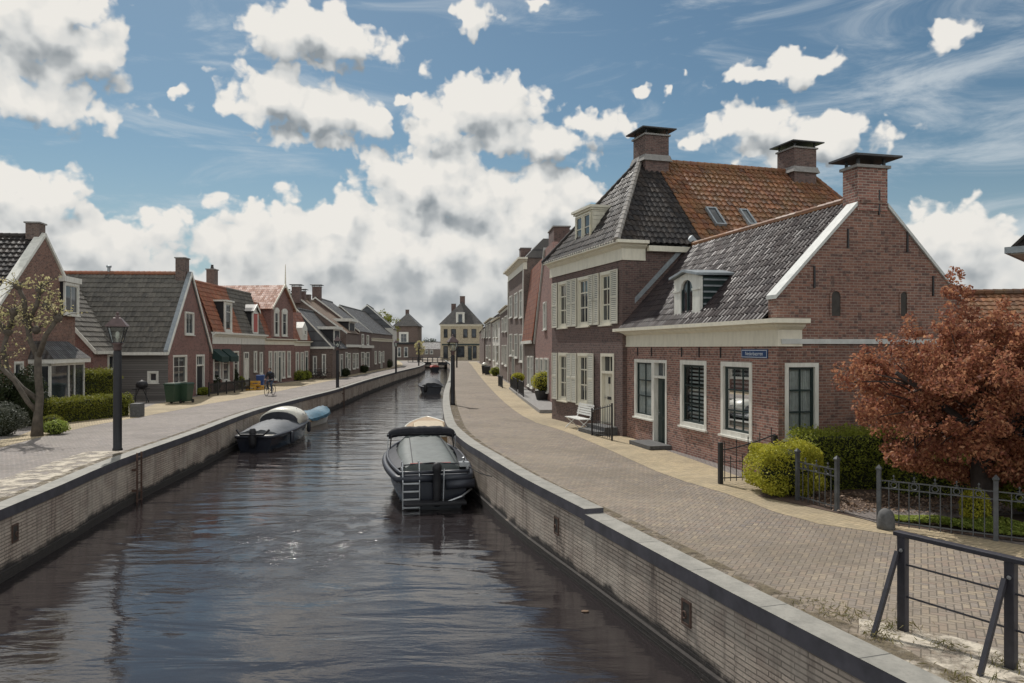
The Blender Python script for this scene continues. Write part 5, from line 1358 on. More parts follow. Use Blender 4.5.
def hn(H):
    r = H.frect(399, 408.5, 332, 344); f = sheet_win(H, r, 'white', cols=2, fw=.5); mb = MB(); mb.box(-.2, H.L + .2, -.5, -.003, 4.2, 4.7); mb.build('balcony_band', M['black_paint'], H.root)
    chimney(H, H.L / 2 - .3, 5, 12.0, 13.6, .9, .9, 'brick_dark', 'none')
hn(HN)
HO = box_house('distant_house', 'low dark roofed house beyond the bridge', (-33.5, 262), (-24.5, 262), 10, 2.8, 5.2, 'eaves', 'brick_grey', 'f_dark', 'houses beyond the bridge', wins=[('F', 425, 428, 350, 354), ('F', 430, 433, 350, 354)])
HP = box_house('distant_house', 'paler house with brown roof far behind the bridge railing', (-24.3, 268), (-17, 268), 10, 2.8, 4.6, 'eaves', 'pale_wall', 'f_brown', 'houses beyond the bridge', wins=[('F', 444, 446, 351, 355)])
# neighbours at the right edge, behind the maple
HX = House('tiled_house', 'house with mossy brown tiled roof behind the copper maple', (12.2, 27.0), (22.0, 25.2), 8, None)
def hx(H):
    shell(H, M['brick_low'], 2.9, 'eaves', 5.3)
    tiles(H.root, M['t_orange'], (-.2, -.25, 2.75), (1, 0, 0), (0, 4.25, 2.55), H.L + .4, math.hypot(4.25, 2.55), tw=.27, th=.34, seed=77)
    slab(H.root, M['t_orange'], (-.2, 8.25, 2.75), (1, 0, 0), (0, -4.25, 2.55), H.L + .4, math.hypot(4.25, 2.55)); ridge_caps(H.root, M['t_orange'], [(0, 4, 5.36), (H.L, 4, 5.36)], .13)
    MB().box(-.2, H.L + .2, -.4, -.25, 2.6, 2.76).build('gutter', M['zinc'], H.root)
    sheet_win(H, (1.5, 2.9, .9, 2.2), 'white'); sheet_win(H, (5.0, 6.4, .9, 2.2), 'white')
hx(HX)
HY2 = House('eaves_house', 'house whose dark tiled eaves and gutter jut in at the right edge', (13.55, 19.6), (17.9, 15.6), 7, None)
def hy(H):
    shell(H, M['brick_low'], 5.6, 'flat', 0)
    c = [(-.62, -.62, 5.72), (H.L + .6, -.62, 5.72), (H.L + .6, 7.6, 5.72), (-.62, 7.6, 5.72)]; e = 2.6
    slab(H.root, M['t_dark'], (-.62, -.62, 5.78), (0, 1, 0), (e, 0, 2.6), 8.2, math.hypot(e, 2.6)); slab(H.root, M['t_dark'], (-.62, -.62, 5.78), (1, 0, 0), (0, e, 2.6), H.L + 1.2, math.hypot(e, 2.6), clips=[(Vector((-.62, -.62, 0)), Vector((-1, 1, 0)))])
    MB().box(-.62, H.L + .6, -.62, 7.6, 5.58, 5.70).build('soffit', M['white'], H.root)
    mb = MB(); mb.box(-.74, -.63, -.74, 7.7, 5.6, 5.76); mb.box(-.63, H.L + .6, -.74, -.63, 5.6, 5.76); mb.build('gutter', M['zinc'], H.root)
    sheet_win(H, (1.5, 2.7, 3.2, 4.6), 'white')
hy(HY2)
# ------------------------------------------------------------------ trees, hedges, plants
def ellipsoid_pts(n, c, r, shell=.55):
    d = npr.normal(size=(n, 3)); d /= np.linalg.norm(d, axis=1)[:, None]
    k = npr.uniform(shell ** 3, 1, n) ** (1 / 3)
    return np.asarray(c) + d * k[:, None] * np.asarray(r)
def limb(mb, p, q, r0, r1, wob=.12, n=5, rg=rnd):
    p, q = Vector(p), Vector(q); pts, rs = [], []
    L = (q - p).length
    for k in range(n + 1):
        t = k / n; s = math.sin(t * math.pi) * wob * L
        pts.append(p.lerp(q, t) + Vector((rg.uniform(-1, 1) * s * .5, rg.uniform(-1, 1) * s * .5, s * .35))); rs.append(r0 + (r1 - r0) * t)
    mb.tube(pts, rs, 7); return pts
def maple():
    rg = random.Random(5)
    bx, by = 8.75, 14.3
    root = empty('maple_tree', (bx, by, 0), 0, 'copper leaved maple with dark trunk in the fenced front garden', 'tree')
    mb = MB(); mb.tube([(0, 0, 0), (.02, .03, .4), (-.02, .02, .9), (.03, -.02, 1.3)], [.27, .20, .19, .20], 10); mb.build('trunk', M['bark_dark'], root, smooth=True)
    C = np.array([.5, 0, 2.12]); Rr = np.array([2.5, 2.35, 1.66])
    cl = []
    while len(cl) < 285:
        d = npr.normal(size=3); d /= np.linalg.norm(d); k = npr.uniform(.22, 1.0) ** .5
        p = C + d * k * Rr * (1 + .16 * math.sin(3.1 * d[0] + 2) * math.cos(2.7 * d[2] + d[1] * 4))
        if p[2] < .5: continue
        if p[2] < 1.2 and abs(p[0]) < .5 and rg.random() < .5: continue
        cl.append(p)
    # loose sprays standing out of the outline
    for (x, y, z) in ((-2.2, -.2, 1.9), (-2.0, .1, 2.4), (-2.3, -.2, 2.75), (-1.7, 0, 3.05), (-1.2, .2, 3.5), (-.3, 0, 3.85), (.5, .2, 3.8), (-2.45, .1, 2.55), (-.42, .1, 4.25), (1.3, 0, 3.75), (-1.9, .3, 2.85), (-.8, -.3, 3.6)):
        cl.append(np.array([x, y, z]))
    mb = MB(); subs = []
    mains = []
    for k in range(9):
        a = k * 2.4; e = [1.7, 1.3, 1.5, .8, 1.8, 1.0, 1.4, .6, 1.6][k]; h = 1.75 + .25 * (k % 5)
        q = (math.cos(a) * e, math.sin(a) * e, h); mains.append(q)
        limb(mb, (0, 0, 1.15 + .02 * k), q, .095, .04, .12, 5, rg)
    for p in cl:
        m = min(mains, key=lambda q: (q[0] - p[0]) ** 2 + (q[1] - p[1]) ** 2 + 1.6 * max(0, q[2] - p[2] + .2) ** 2 + .5 * (q[2] - p[2]) ** 2)
        bq = Vector((0, 0, 1.2)).lerp(Vector(m), rg.uniform(.45, 1.)); limb(mb, tuple(bq), tuple(p), .020, .006, .12, 4, rg)
    mb.build('branches', M['bark_dark'], root, smooth=True)
    P = []
    for p in cl:
        n = rg.randint(170, 320); r = rg.uniform(.22, .40)
        out = (p - C) / Rr
        P.append(ellipsoid_pts(n, p, (r, r, r * .50), .1))
        P.append(ellipsoid_pts(n // 3, p + np.array([0, 0, r * .5]) + out * .12, (r * .55, r * .55, r * .6), .1))
    leaves('crown', M['leaf_maple'], np.concatenate(P), .072, root, up=.35, ratio=.6, droop=.4)
maple()
def small_tree(name, label, x, y, h, r, mat, n=2500, size=.22, trunk=.4, zc=.62, group=None, cl=40, flat=.8):
    root = empty(name, (x, y, 0), 0, label, 'tree', group); rg = random.Random(int(x * 10 + y))
    mb = MB(); mb.tube([(0, 0, 0), (.05, 0, h * .3), (0, .05, h * .6)], [r * .09, r * .07, r * .05], 8)
    mb.build('trunk', M['bark'], root, smooth=True)
    c = np.array([0, 0, h * zc]); P = []; mb = MB()
    for k in range(cl):
        p = ellipsoid_pts(1, c, (r, r, h * (1 - zc) * .95), .35)[0]; limb(mb, (0, 0, h * rg.uniform(.25, .6)), tuple(p), r * .025, r * .008, .1, 3, rg)
        P.append(ellipsoid_pts(n // cl, p, (r * .33, r * .33, r * .33 * flat), .1))
    mb.build('branches', M['bark'], root, smooth=True)
    leaves('crown', mat, np.concatenate(P), size, root)
    return root
def lime():
    """pollarded lime with knuckles and young yellow leaves, left edge"""
    x, y = -17.3, 28.0; root = empty('lime_tree', (x, y, 0), 0, 'pollarded lime with grey trunk and sparse yellow spring leaves at the left edge', 'tree'); rg = random.Random(9)
    S = 28 / F
    Pp = lambda px, py, dy=0.: ((px - CX) * (y + dy) / F - x, dy, CAMZ + (HY - py) * (y + dy) / F)
    mb = MB(); mb.tube([Pp(37, 436), Pp(38, 415), Pp(40, 396), Pp(38, 375), Pp(38, 352)], [.22, .155, .13, .13, .12], 10); mb.build('trunk', M['bark'], root, smooth=True)
    mb = MB(); tips = []
    def go(pts, r0, r1): mb.tube([Pp(*p) for p in pts], [r0 + (r1 - r0) * k / (len(pts) - 1) for k in range(len(pts))], 8); return pts[-1]
    go([(38, 400, .05), (22, 388, .1), (8, 372, .2), (3, 350, .3), (8, 332, .3)], .10, .08); go([(38, 358), (30, 340, .2), (27, 322, .2)], .11, .09); go([(38, 358), (46, 335, -.2), (58, 318, -.3)], .10, .08)
    go([(8, 332, .3), (-6, 318, .4)], .09, .08); go([(8, 332, .3), (14, 312, .3)], .09, .08); go([(27, 322, .2), (24, 300, .2), (18, 286, .2)], .10, .07); go([(27, 322, .2), (37, 305, .1), (40, 290, .1)], .10, .07)
    go([(37, 412), (28, 402, -.2), (14, 380, -.3), (-4, 362, -.3)], .10, .07)
    kn = [(8, 332, .3), (27, 322, .2), (58, 318, -.3), (14, 312, .3), (18, 286, .2), (40, 290, .1), (-6, 318, .4), (-4, 362, -.3), (36, 330, .2), (47, 306, .2)]
    for k in kn: 
        c = Vector(Pp(*k)); mb.lathe([(.05, c.z - .16), (.15, c.z - .06), (.16, c.z + .05), (.05, c.z + .16)], c.x, c.y, 8)
    P = []
    for k in kn:
        c = Vector(Pp(*k))
        for j in range(16):
            d = Vector((rg.gauss(0, .8), rg.gauss(0, .8), rg.uniform(-.25, 1.1))); d.normalize(); q = c + d * rg.uniform(.35, .95)
            mb.tube([tuple(c), tuple(c.lerp(q, .5) + Vector((0, 0, .06))), tuple(q)], [.018, .012, .006], 5)
            for t in (.45, .7, .9, 1.0):
                P.append(ellipsoid_pts(2, tuple(c.lerp(q, t)), (.10, .10, .08), 0))
    mb.build('branches', M['bark'], root, smooth=True)
    leaves('crown', M['leaf_lime'], np.concatenate(P), .095, root, up=.2)
lime()
def hedge(name, label, cat, a, b, depth, h, mat, n, size=.05, group=None, rough=.05):
    """clipped box hedge from ground point a to b (front line), going depth behind it"""
    a, b = Vector((*a, 0)), Vector((*b, 0)); d = b - a; L = d.length
    root = empty(name, a, math.atan2(d.y, d.x), label, cat, group)
    e = size * .8
    MB().box(e, L - e, e, depth - e, 0, h - e).build('branches', M['hedge_core'], root, bevel=.05)
    A = [L * h, L * h, depth * h, depth * h, L * depth]; tot = sum(A); P = []
    for k, ar in enumerate(A):
        m = max(20, int(n * ar / tot)); u, v = npr.uniform(0, 1, m), npr.uniform(0, 1, m); z = np.zeros(m)
        if k == 0: q = np.stack([u * L, z, v * h], 1)
        elif k == 1: q = np.stack([u * L, z + depth, v * h], 1)
        elif k == 2: q = np.stack([z, u * depth, v * h], 1)
        elif k == 3: q = np.stack([z + L, u * depth, v * h], 1)
        else: q = np.stack([u * L, v * depth, z + h], 1)
        P.append(q)
    P = np.concatenate(P); P += npr.normal(size=P.shape) * rough
    P += .05 * np.sin(P[:, [1, 2, 0]] * 5.1 + 1.3) 
    P[:, 2] = np.maximum(P[:, 2], .02)
    leaves('foliage', M[mat], P, size, root, up=.3)
    return root
def bush(name, label, cat, x, y, r, h, mat, n, size=.05, group=None, z0=0., sq=1., lobes=.14):
    root = empty(name, (x, y, z0), 0, label, cat, group)
    d = npr.normal(size=(n, 3)); d /= np.linalg.norm(d, axis=1)[:, None]
    f = np.sign(d) * np.abs(d) ** sq
    lob = 1 + lobes * (np.sin(4.3 * d[:, 0] + 1.1) * np.cos(3.7 * d[:, 1]) + .6 * np.sin(6.1 * d[:, 2] + 5 * d[:, 0]))
    k = npr.uniform(.80, 1.06, n)
    rx, ry = (r if hasattr(r, '__len__') else (r, r))
    P = f * (lob * k)[:, None] * np.array([rx, ry, h / 2]); P[:, 2] += h / 2; P = P[P[:, 2] > .01]
    leaves('foliage', M[mat], P, size, root, up=.35)
    mb = MB(); q = 12
    mb.lathe([(min(rx, ry) * .3, .0), (min(rx, ry) * .68, h * .25), (min(rx, ry) * .74, h * .5), (min(rx, ry) * .6, h * .75), (min(rx, ry) * .2, h * .88)], 0, 0, q)
    o = mb.build('branches', M['hedge_core'], root, smooth=True); o.scale = (rx / min(rx, ry), ry / min(rx, ry), 1)
    return root
# right garden
bush('golden_bush', 'clipped golden green bush between the iron gate and short grey fence', 'bush', 5.98, 16.9, (.74, .62), 1.10, 'leaf_box', 16000, .05, sq=.62, lobes=.13)
hedge('dark_hedge', 'dark green rounded hedge below the gable window of the corner house', 'hedge', (6.75, 17.25), (9.6, 17.6), .95, 1.22, 'leaf_hedge', 17000, .055, rough=.07)
hedge('clipped_hedge', 'low clipped hedge behind the copper maple', 'hedge', (8.6, 16.35), (12.8, 16.9), .8, .80, 'leaf_hedge', 12000, .055, rough=.05)
bush('golden_bush', 'small round golden bush beside the maple trunk', 'bush', 8.42, 14.0, (.22, .24), .62, 'leaf_box', 2600, .05, sq=.85, lobes=.06)
bush('green_shrub', 'dark shrub at the right edge behind the garden fence', 'shrub', 10.0, 14.4, (.8, .7), .95, 'leaf_hedge', 5000, .06)
n = 16000; uu = npr.uniform(0, 1, n); vv = npr.uniform(0, 1, n) ** 1.2
gx = 7.0 + uu * 4.2; gy = (13.95 - (gx - 6.95) * .78) + .1 + vv * (.45 + 1.9 * uu)
lift = .05 + .12 * np.abs(np.sin(gx * 3.1) * np.cos(gy * 2.3)) * npr.uniform(.2, 1, n)
tag(leaves('ground_cover', M['leaf_grass'], np.stack([gx, gy, .02 + lift], 1), .055, None, up=1.1), kind='stuff')
n = 2600; lx = npr.uniform(6.3, 12.5, n); ly = npr.uniform(14.8, 16.9, n); M['litter'] = m_leaf('dry_leaf', [(.22, .14, .09), (.34, .24, .17), (.14, .09, .06), (.40, .32, .26)], .1)
tag(leaves('leaf_litter', M['litter'], np.stack([lx, ly, npr.uniform(.02, .05, n)], 1), .07, None, up=2.), kind='stuff')
P = []
for (x, y, s, m) in ((4.35, 8.78, .16, 130), (4.05, 8.45, .12, 90), (5.0, 7.75, .14, 100), (4.62, 8.2, .10, 60), (4.45, 6.9, .14, 80), (3.95, 9.2, .2, 110), (5.3, 7.2, .2, 90), (5.7, 7.4, .2, 100), (3.75, 9.6, .2, 60), (4.25, 7.4, .25, 110)):
    P.append(np.stack([npr.normal(x, s, m), npr.normal(y, s * .7, m), npr.uniform(.01, .07, m)], 1))
tag(leaves('grass_tufts', M['tuft'], np.concatenate(P), .09, None, up=-.3, ratio=.12), kind='stuff')
# left bank greenery
M['leaf_box2'] = m_leaf('privet_leaf', [(.14, .16, .022), (.22, .23, .032), (.29, .28, .045), (.17, .185, .028)], .35)
hedge('clipped_hedge', 'long low clipped hedge in front of the white bay window', 'hedge', G(43, 425.5), G(131, 415.5), 1.0, .95, 'leaf_box2', 12000, .075)
hedge('tall_hedge', 'taller rounded green hedge between bay window house and boarded wall', 'hedge', AT(86, 39.5), AT(117, 41), .9, 1.95, 'leaf_box2', 8000, .085, rough=.1)
M['leaf_grey'] = m_leaf('lavender_leaf', [(.08, .09, .07), (.12, .13, .10), (.16, .17, .14)], .2)
bush('grey_shrub', 'grey leaved shrub at the foot of the pollarded tree', 'shrub', -18.7, 28.1, (.95, .7), 1.15, 'leaf_grey', 3800, .07)
bush('garden_shrub', 'dark evergreen shrub against the gabled bay window house', 'shrub', -20.0, 31.6, (.8, .8), 2.3, 'leaf_dark', 5000, .09)
bush('garden_shrub', 'tall dark shrub at the left frame edge behind the tree', 'shrub', -21.0, 30.4, (1.2, 1.0), 2.6, 'leaf_dark', 6000, .09)
bush('leafy_plant', 'low bright green plant beside the pavement under the tree', 'plant', -16.95, 28.6, (.45, .4), .5, 'leaf_grass', 1200, .08)
bush('leafy_plant', 'low green plant between shrub and hedge end', 'plant', -18.1, 30.2, (.5, .4), .55, 'leaf_box2', 1200, .08)
# crowns behind the houses
small_tree('garden_tree', 'dark tree crown rising behind the gabled brick house on the left', *AT(290, 92), 10.4, 2.2, M['leaf_dark'], 2600, .30, group='trees behind the left houses')
small_tree('garden_tree', 'pale green tree behind the cream house roof on the left', *AT(387.5, 150), 11.2, 2.4, M['leaf_box2'], 2200, .34, group='trees behind the left houses')
small_tree('street_tree', 'small yellow green tree at the far bend before the bridge', *AT(419.5, 176), 5.2, 1.1, M['leaf_lime'], 1600, .2)
small_tree('distant_tree', 'dark rounded tree far beyond the bridge', *AT(428, 300), 6.5, 5.0, M['leaf_dark'], 1800, .6, group='trees beyond the bridge')
small_tree('distant_tree', 'broad dark tree filling the gap right of the canal head house', *AT(483, 330), 8.5, 6.0, M['leaf_dark'], 1800, .7, group='trees beyond the bridge')
# potted plants by the right hand doors
def potted(label, px, py, r, h, mat, z0=.32, Z=None):
    x, y = AT(px, Z) if Z else G(px, py, z0)
    root = empty('potted_bush', (x, y, z0), 0, label, 'potted plant')
    MB().lathe([(r * .55, 0), (r * .75, .5), (r * .78, .52), (r * .7, .52)], 0, 0, 12).build('pot', M['pot'], root, smooth=True)
    d = npr.normal(size=(1500, 3)); d /= np.linalg.norm(d, axis=1)[:, None]; P = d * npr.uniform(.75, 1.05, 1500)[:, None] * np.array([r, r, h / 2]) + np.array([0, 0, .5 + h / 2])
    leaves('foliage', M[mat], P, .09, root); MB().lathe([(r * .3, .5), (r * .7, .5 + h * .3), (r * .7, .5 + h * .6), (r * .2, .5 + h * .9)], 0, 0, 10).build('stems', M['hedge_core'], root)
potted('round golden bush in a dark pot on the stoop of the pink gabled house', 543, 400, .68, 1.15, 'leaf_box', .17, 45.2)
potted('small green plant in a pot before the tall brown house', 518, 390, .5, .7, 'leaf_box', .15, 57.5)
# ------------------------------------------------------------------ street furniture
def lamp(px, Z, z0, label, h=4.1, group='street lamps along the canal'):
    x, y = AT(px, Z); root = empty('street_lamp', (x, y, z0), .3, label, 'street lamp', group)
    k = h / 4.1
    mb = MB(); mb.lathe([(.145, 0), (.145, .06), (.125, .08), (.125, .9), (.115, 3.02 * k), (.09, 3.06 * k)], 0, 0, 14); mb.build('pole', M['black_paint'], root, smooth=True)
    z = 3.06 * k
    mb = MB(); mb.lathe([(.10, z), (.12, z + .04), (.11, z + .16), (.16, z + .2), (.17, z + .24)], 0, 0, 12); mb.build('collar', M['copper'], root, smooth=True)
    b, t, zt = .13, .24, z + .72; zb = z + .24
    sq = lambda r, zz: [(sx * r, sy * r, zz) for sx, sy in ((-1, -1), (1, -1), (1, 1), (-1, 1))]
    fr = MB()
    for p, q in zip(sq(b, zb), sq(t, zt)): fr.tube([p, q], .016, 5)
    for r, zz in ((b, zb), (t, zt)):
        s = sq(r, zz)
        for i in range(4): fr.tube([s[i], s[(i + 1) % 4]], .018, 5)
    ln = fr.build('lantern_frame', M['black_paint'], root)
    mb = MB(); mb.loft([sq(b, zb), sq(t, zt)], True, False); mb.build('lantern_glass', M['clear'], ln)
    mb = MB(); mb.lathe([(.03, zb), (.03, zb + .12), (.055, zb + .14), (.055, zb + .3), (.02, zb + .34)], 0, 0, 10); mb.build('bulb', M['gel'], ln, smooth=True)
    mb = MB(); mb.loft([sq(t + .05, zt), sq(t + .05, zt + .03), sq(.11, zt + .26), sq(.09, zt + .27)]); mb.lathe([(.07, zt + .27), (.07, zt + .33), (.03, zt + .36), (.045, zt + .42), (.005, zt + .46)], 0, 0, 10); mb.build('hood', M['copper'], root)
    return root
lamp(117.5, 23.3, .10, 'nearest black lantern post standing on the left coping', 4.05)
lamp(452.8, 43.2, 0, 'black lantern post on the right quay where the canal narrows', 3.75)
lamp(337.5, 60.5, 0, 'black lantern post on the left quay before the slate gable house', 4.05)
lamp(396, 98, 0, 'distant black lantern post on the left quay near the cream house', 4.2)
lamp(418.8, 138, 0, 'most distant lantern post at the left bend by the small tree', 4.2)
lamp(456.8, 126, 0, 'distant lantern post on the right bank in front of the canal head house', 4.2)
# iron fences
def gate_fence():
    a, b = Vector((*G(720.5, 484), 0)), Vector((6.3, 18.42, 0)); d = b - a; L = d.length
    root = empty('iron_gate', a, math.atan2(d.y, d.x), 'black iron gate with rising top rail beside the corner house', 'gate')
    MB().box(-.05, .05, -.05, .05, 0, .98).build('post', M['dark_iron'], root, bevel=.01)
    MB().box(L - .06, L + .04, -.05, .05, 0, 1.12).build('post', M['dark_iron'], root, bevel=.01)
    top = lambda u: .80 + .34 * (u / L) ** 1.5
    N = 9; mb = MB()
    mb.tube([(u * L / 12, 0, top(u * L / 12)) for u in range(13)], .016, 6); mb.tube([(0, 0, .14), (L, 0, .14)], .014, 6); mb.tube([(0, 0, .52), (L, 0, .52)], .010, 6); mb.build('rail', M['dark_iron'], root)
    for k in range(N):
        u = L * (k + .7) / (N + .4); h = top(u) + .13 if k % 2 == 0 else .60
        mb = MB(); mb.tube([(u, 0, .06), (u, 0, h)], .010, 6); mb.lathe([(.004, h - .02), (.022, h + .01), (.012, h + .03), (.001, h + .09)], u, 0, 6); mb.build('bar', M['dark_iron'], root)
gate_fence()
def ring_fence(label, a, b, n, hp, h=.82, posts=(True, True), nm='garden_fence', bars=None):
    a, b = Vector((*a, 0)), Vector((*b, 0)); d = b - a; L = d.length
    root = empty(nm, a, math.atan2(d.y, d.x), label, 'fence')
    for k, u in enumerate((0, L)):
        if posts[k]:
            mb = MB(); mb.box(u - .035, u + .035, -.035, .035, 0, hp); mb.loft([[(u + sx * r, sy * r, z) for sx, sy in ((-1, -1), (1, -1), (1, 1), (-1, 1))] for r, z in ((.035, hp), (.05, hp + .02), (.05, hp + .04), (.005, hp + .10))]); mb.build('post', M['iron'], root)
    mb = MB()
    for z in (.10, h - .13, h): mb.box(.03, L - .03, -.012, .012, z - .01, z + .01)
    mb.build('rail', M['iron'], root)
    for k in range(n):
        u = L * (k + 1) / (n + 1)
        mb = MB(); mb.box(u - .008, u + .008, -.008, .008, .03, h); mb.build('bar', M['iron'], root)
        if k % 2 == 0 and u + L / (n + 1) < L:
            c = u + L / (n + 1) / 2; r = .050; mb = MB(); mb.tube([(c + r * math.cos(t * math.pi / 8), 0, h - .065 + r * math.sin(t * math.pi / 8)) for t in range(17)], .009, 5, False); mb.build('ring', M['iron'], root)
            mb = MB()
            mb.tube([(c, 0, h), (c, 0, h + .10)], .008, 5); mb.lathe([(.003, h + .07), (.022, h + .09), (.003, h + .12)], c, 0, 6)
            mb.tube([(c - .035, 0, h + .03), (c + .035, 0, h + .03)], .007, 5); mb.build('finial', M['iron'], root)
ring_fence('short grey iron fence panel beside the golden bush', G(797.5, 500.6), G(837, 512), 6, 1.0)
ring_fence('long grey iron fence with rings in front of the copper maple', G(879, 525.6), G(996, 541), 10, 1.0)
ring_fence('grey iron fence section leaving the frame at the right edge', G(996, 541), (10.6, 10.75), 14, 1.0, posts=(False, True))
def bollard():
    x, y = G(886, 529); root = empty('stone_bollard', (x, y, 0), 0, 'short rounded dark stone bollard at the garden opening', 'bollard')
    MB().lathe([(.15, -.02), (.148, .1), (.138, .22), (.12, .29), (.08, .34), (.03, .36), (.005, .365)], 0, 0, 18).build('stone', M['stone_dark'], root, smooth=True)
bollard()
def railing():
    p1, p2 = Vector((*G(903, 631), 0)), Vector((*G(1011, 669), 0)); d = (p2 - p1); L = d.length
    root = empty('bridge_railing', p1, math.atan2(d.y, d.x), 'black steel railing with slanting braces in the near right corner', 'railing')
    t = d / L; nrm = Vector((-t.y, t.x, 0)); H = 1.10
    for u in (0, L, 2 * L):
        MB().box(u - .05, u + .05, -.04, .04, -.02, H - .03).build('post', M['rail'], root, bevel=.008)
        b0 = (Vector((*G(873, 637), 0)) - p1); q = (b0.dot(t) + u, b0.dot(nrm))
        mb = MB(); mb.tube([(q[0], q[1], .0), (u - .03, q[1] / abs(q[1]) * .055, .90)], .032, 4); mb.build('brace', M['rail'], root)
        MB().lathe([(.0, 0), (.022, .0), (.022, .012), (.0, .014)], 0, 0, 8).build('bolt', M['chrome'], root).location = (u + .01, q[1] / abs(q[1]) * .045, .92)
    bo = [c for c in root.children if c.name.startswith('bolt')]
    for c in bo: c.rotation_euler = (R(90), 0, 0)
    MB().box(-.09, 2 * L + .4, -.055, .055, H - .03, H + .02).build('handrail', M['rail'], root, bevel=.008)
    for z in (.76, .40):
        mb = MB(); mb.tube([(0, 0, z), (2 * L + .4, 0, z)], .011, 6); mb.build('wire', M['rail'], root)
M['rail'] = m_plain('railing_paint', (.028, .027, .036), .45, 0, .3, 9)
railing()
# bench by the tall house
def bench():
    H = H2; u0, u1 = H.front(566, 424, .6)[0], H.front(588, 424, .6)[0]
    org = H.a + H.ux * ((u0 + u1) / 2) - H.uy * .55
    root = empty('garden_bench', org, H.ang, 'white slatted bench against the tall shuttered house', 'bench'); w = 1.55 / 2
    for k in range(5):
        y = -.25 + k * .1; MB().box(-w, w, y, y + .075, .42, .45).build('seat_slat', M['white_bench'], root)
    for k in range(5):
        z = .55 + k * .09; y = .27 + k * .022; MB().box(-w, w, y, y + .02, z, z + .07).build('back_slat', M['white_bench'], root)
    for x in (-w + .12, w - .12):
        mb = MB(); mb.tube([(x, -.27, 0), (x, .22, .44), (x, .27, .5)], .02, 6); mb.tube([(x, .28, 0), (x, -.22, .42)], .02, 6); mb.tube([(x, .24, .40), (x, .38, 1.0)], .02, 6); mb.build('leg', M['white_bench'], root)
bench()
def step_rail():
    H = H2; root = empty('step_railing', H.a + H.ux * H.front(592, 440, .9)[0] - H.uy * .9, H.ang, 'black iron railing round the doorstep of the tall house', 'railing')
    L = 1.75; ht = lambda u: .92 + .30 * u / L
    for u in (0, L): MB().box(u - .025, u + .025, -.025, .025, 0, ht(u) + .08).build('post', M['dark_iron'], root)
    mb = MB(); mb.tube([(0, 0, ht(0)), (L, 0, ht(L))], .018, 6); mb.tube([(0, 0, .12), (L, 0, .12)], .012, 6); mb.tube([(0, 0, .55), (L, 0, .6)], .010, 6); mb.build('rail', M['dark_iron'], root)
    for k in range(8):
        u = L * (k + 1) / 9; mb = MB(); mb.tube([(u, 0, .05), (u, 0, ht(u) + .07)], .010, 6); mb.build('bar', M['dark_iron'], root)
step_rail()
def stoop_rail(H, u0, u1, w, label, z0):
    root = empty('stoop_railing', H.a + H.ux * u0 - H.uy * w + Vector((0, 0, z0)), H.ang, label, 'railing'); L = u1 - u0
    for u in (0, L): MB().box(u - .03, u + .03, -.03, .03, 0, 1.0).build('post', M['dark_iron'], root)
    mb = MB(); mb.tube([(0, 0, .9), (L, 0, .9)], .02, 6); mb.tube([(0, 0, .12), (L, 0, .12)], .015, 6); mb.build('rail', M['dark_iron'], root)
    n = int(L / .16)
    mb = MB()
    for k in range(n):
        u = L * (k + 1) / (n + 1); mb.box(u - .012, u + .012, -.012, .012, .05, .9)
    mb.build('bars', M['dark_iron'], root)
stoop_rail(H3, .6, 4.2, 1.15, 'dark iron railing on the stoop of the pink gabled house', .17); stoop_rail(H3b, .4, 7.0, 1.1, 'long dark iron railing before the mansard house', .15); stoop_rail(H4, 7.5, 11.0, 1.6, 'dark iron railing at the tall brown house', 0)
def street_sign():
    H = H1; u0, u1, z0, z1 = H.frect(742.3, 768.3, 349.3, 358.2); L = u1 - u0; hh = z1 - z0
    root = empty('street_sign', H.a + H.ux * u0 + Vector((0, 0, z0)) - H.uy * .004, H.ang, 'blue enamel street name sign on the corner house below the cornice', 'sign')
    MB().box(0, L, -.025, 0, 0, hh).build('plate', M['sign_blue'], root, bevel=.004)
    mb = MB(); ring(mb, .02, L - .02, .02, hh - .02, .014, 0, 1); mb2 = MB(lambda u, v, w: (u, -.027 + .001 * w, v)); ring(mb2, .02, L - .02, .02, hh - .02, .014, 0, 1); mb2.build('border', M['sign_white'], root)
    cu = bpy.data.curves.new('lettering', 'FONT'); cu.body = 'Nederbuorren'; cu.align_x = 'CENTER'; cu.align_y = 'CENTER'; cu.size = hh * .62; cu.extrude = .0008
    tmp = bpy.data.objects.new('lettering', cu); COL.objects.link(tmp); bpy.context.view_layer.update()
    dg = bpy.context.evaluated_depsgraph_get(); me = bpy.data.meshes.new_from_object(tmp.evaluated_get(dg)); wd = max(v.co.x for v in me.vertices) - min(v.co.x for v in me.vertices)
    bpy.data.objects.remove(tmp); o = bpy.data.objects.new('lettering', me); COL.objects.link(o); o.parent = root
    s = min(1.0, L * .84 / wd); o.scale = (s, s if s > .8 else .9, 1); o.location = (L / 2, -.0275, hh / 2); o.rotation_euler = (R(90), 0, 0); me.materials.clear(); me.materials.append(M['sign_white'])
street_sign()
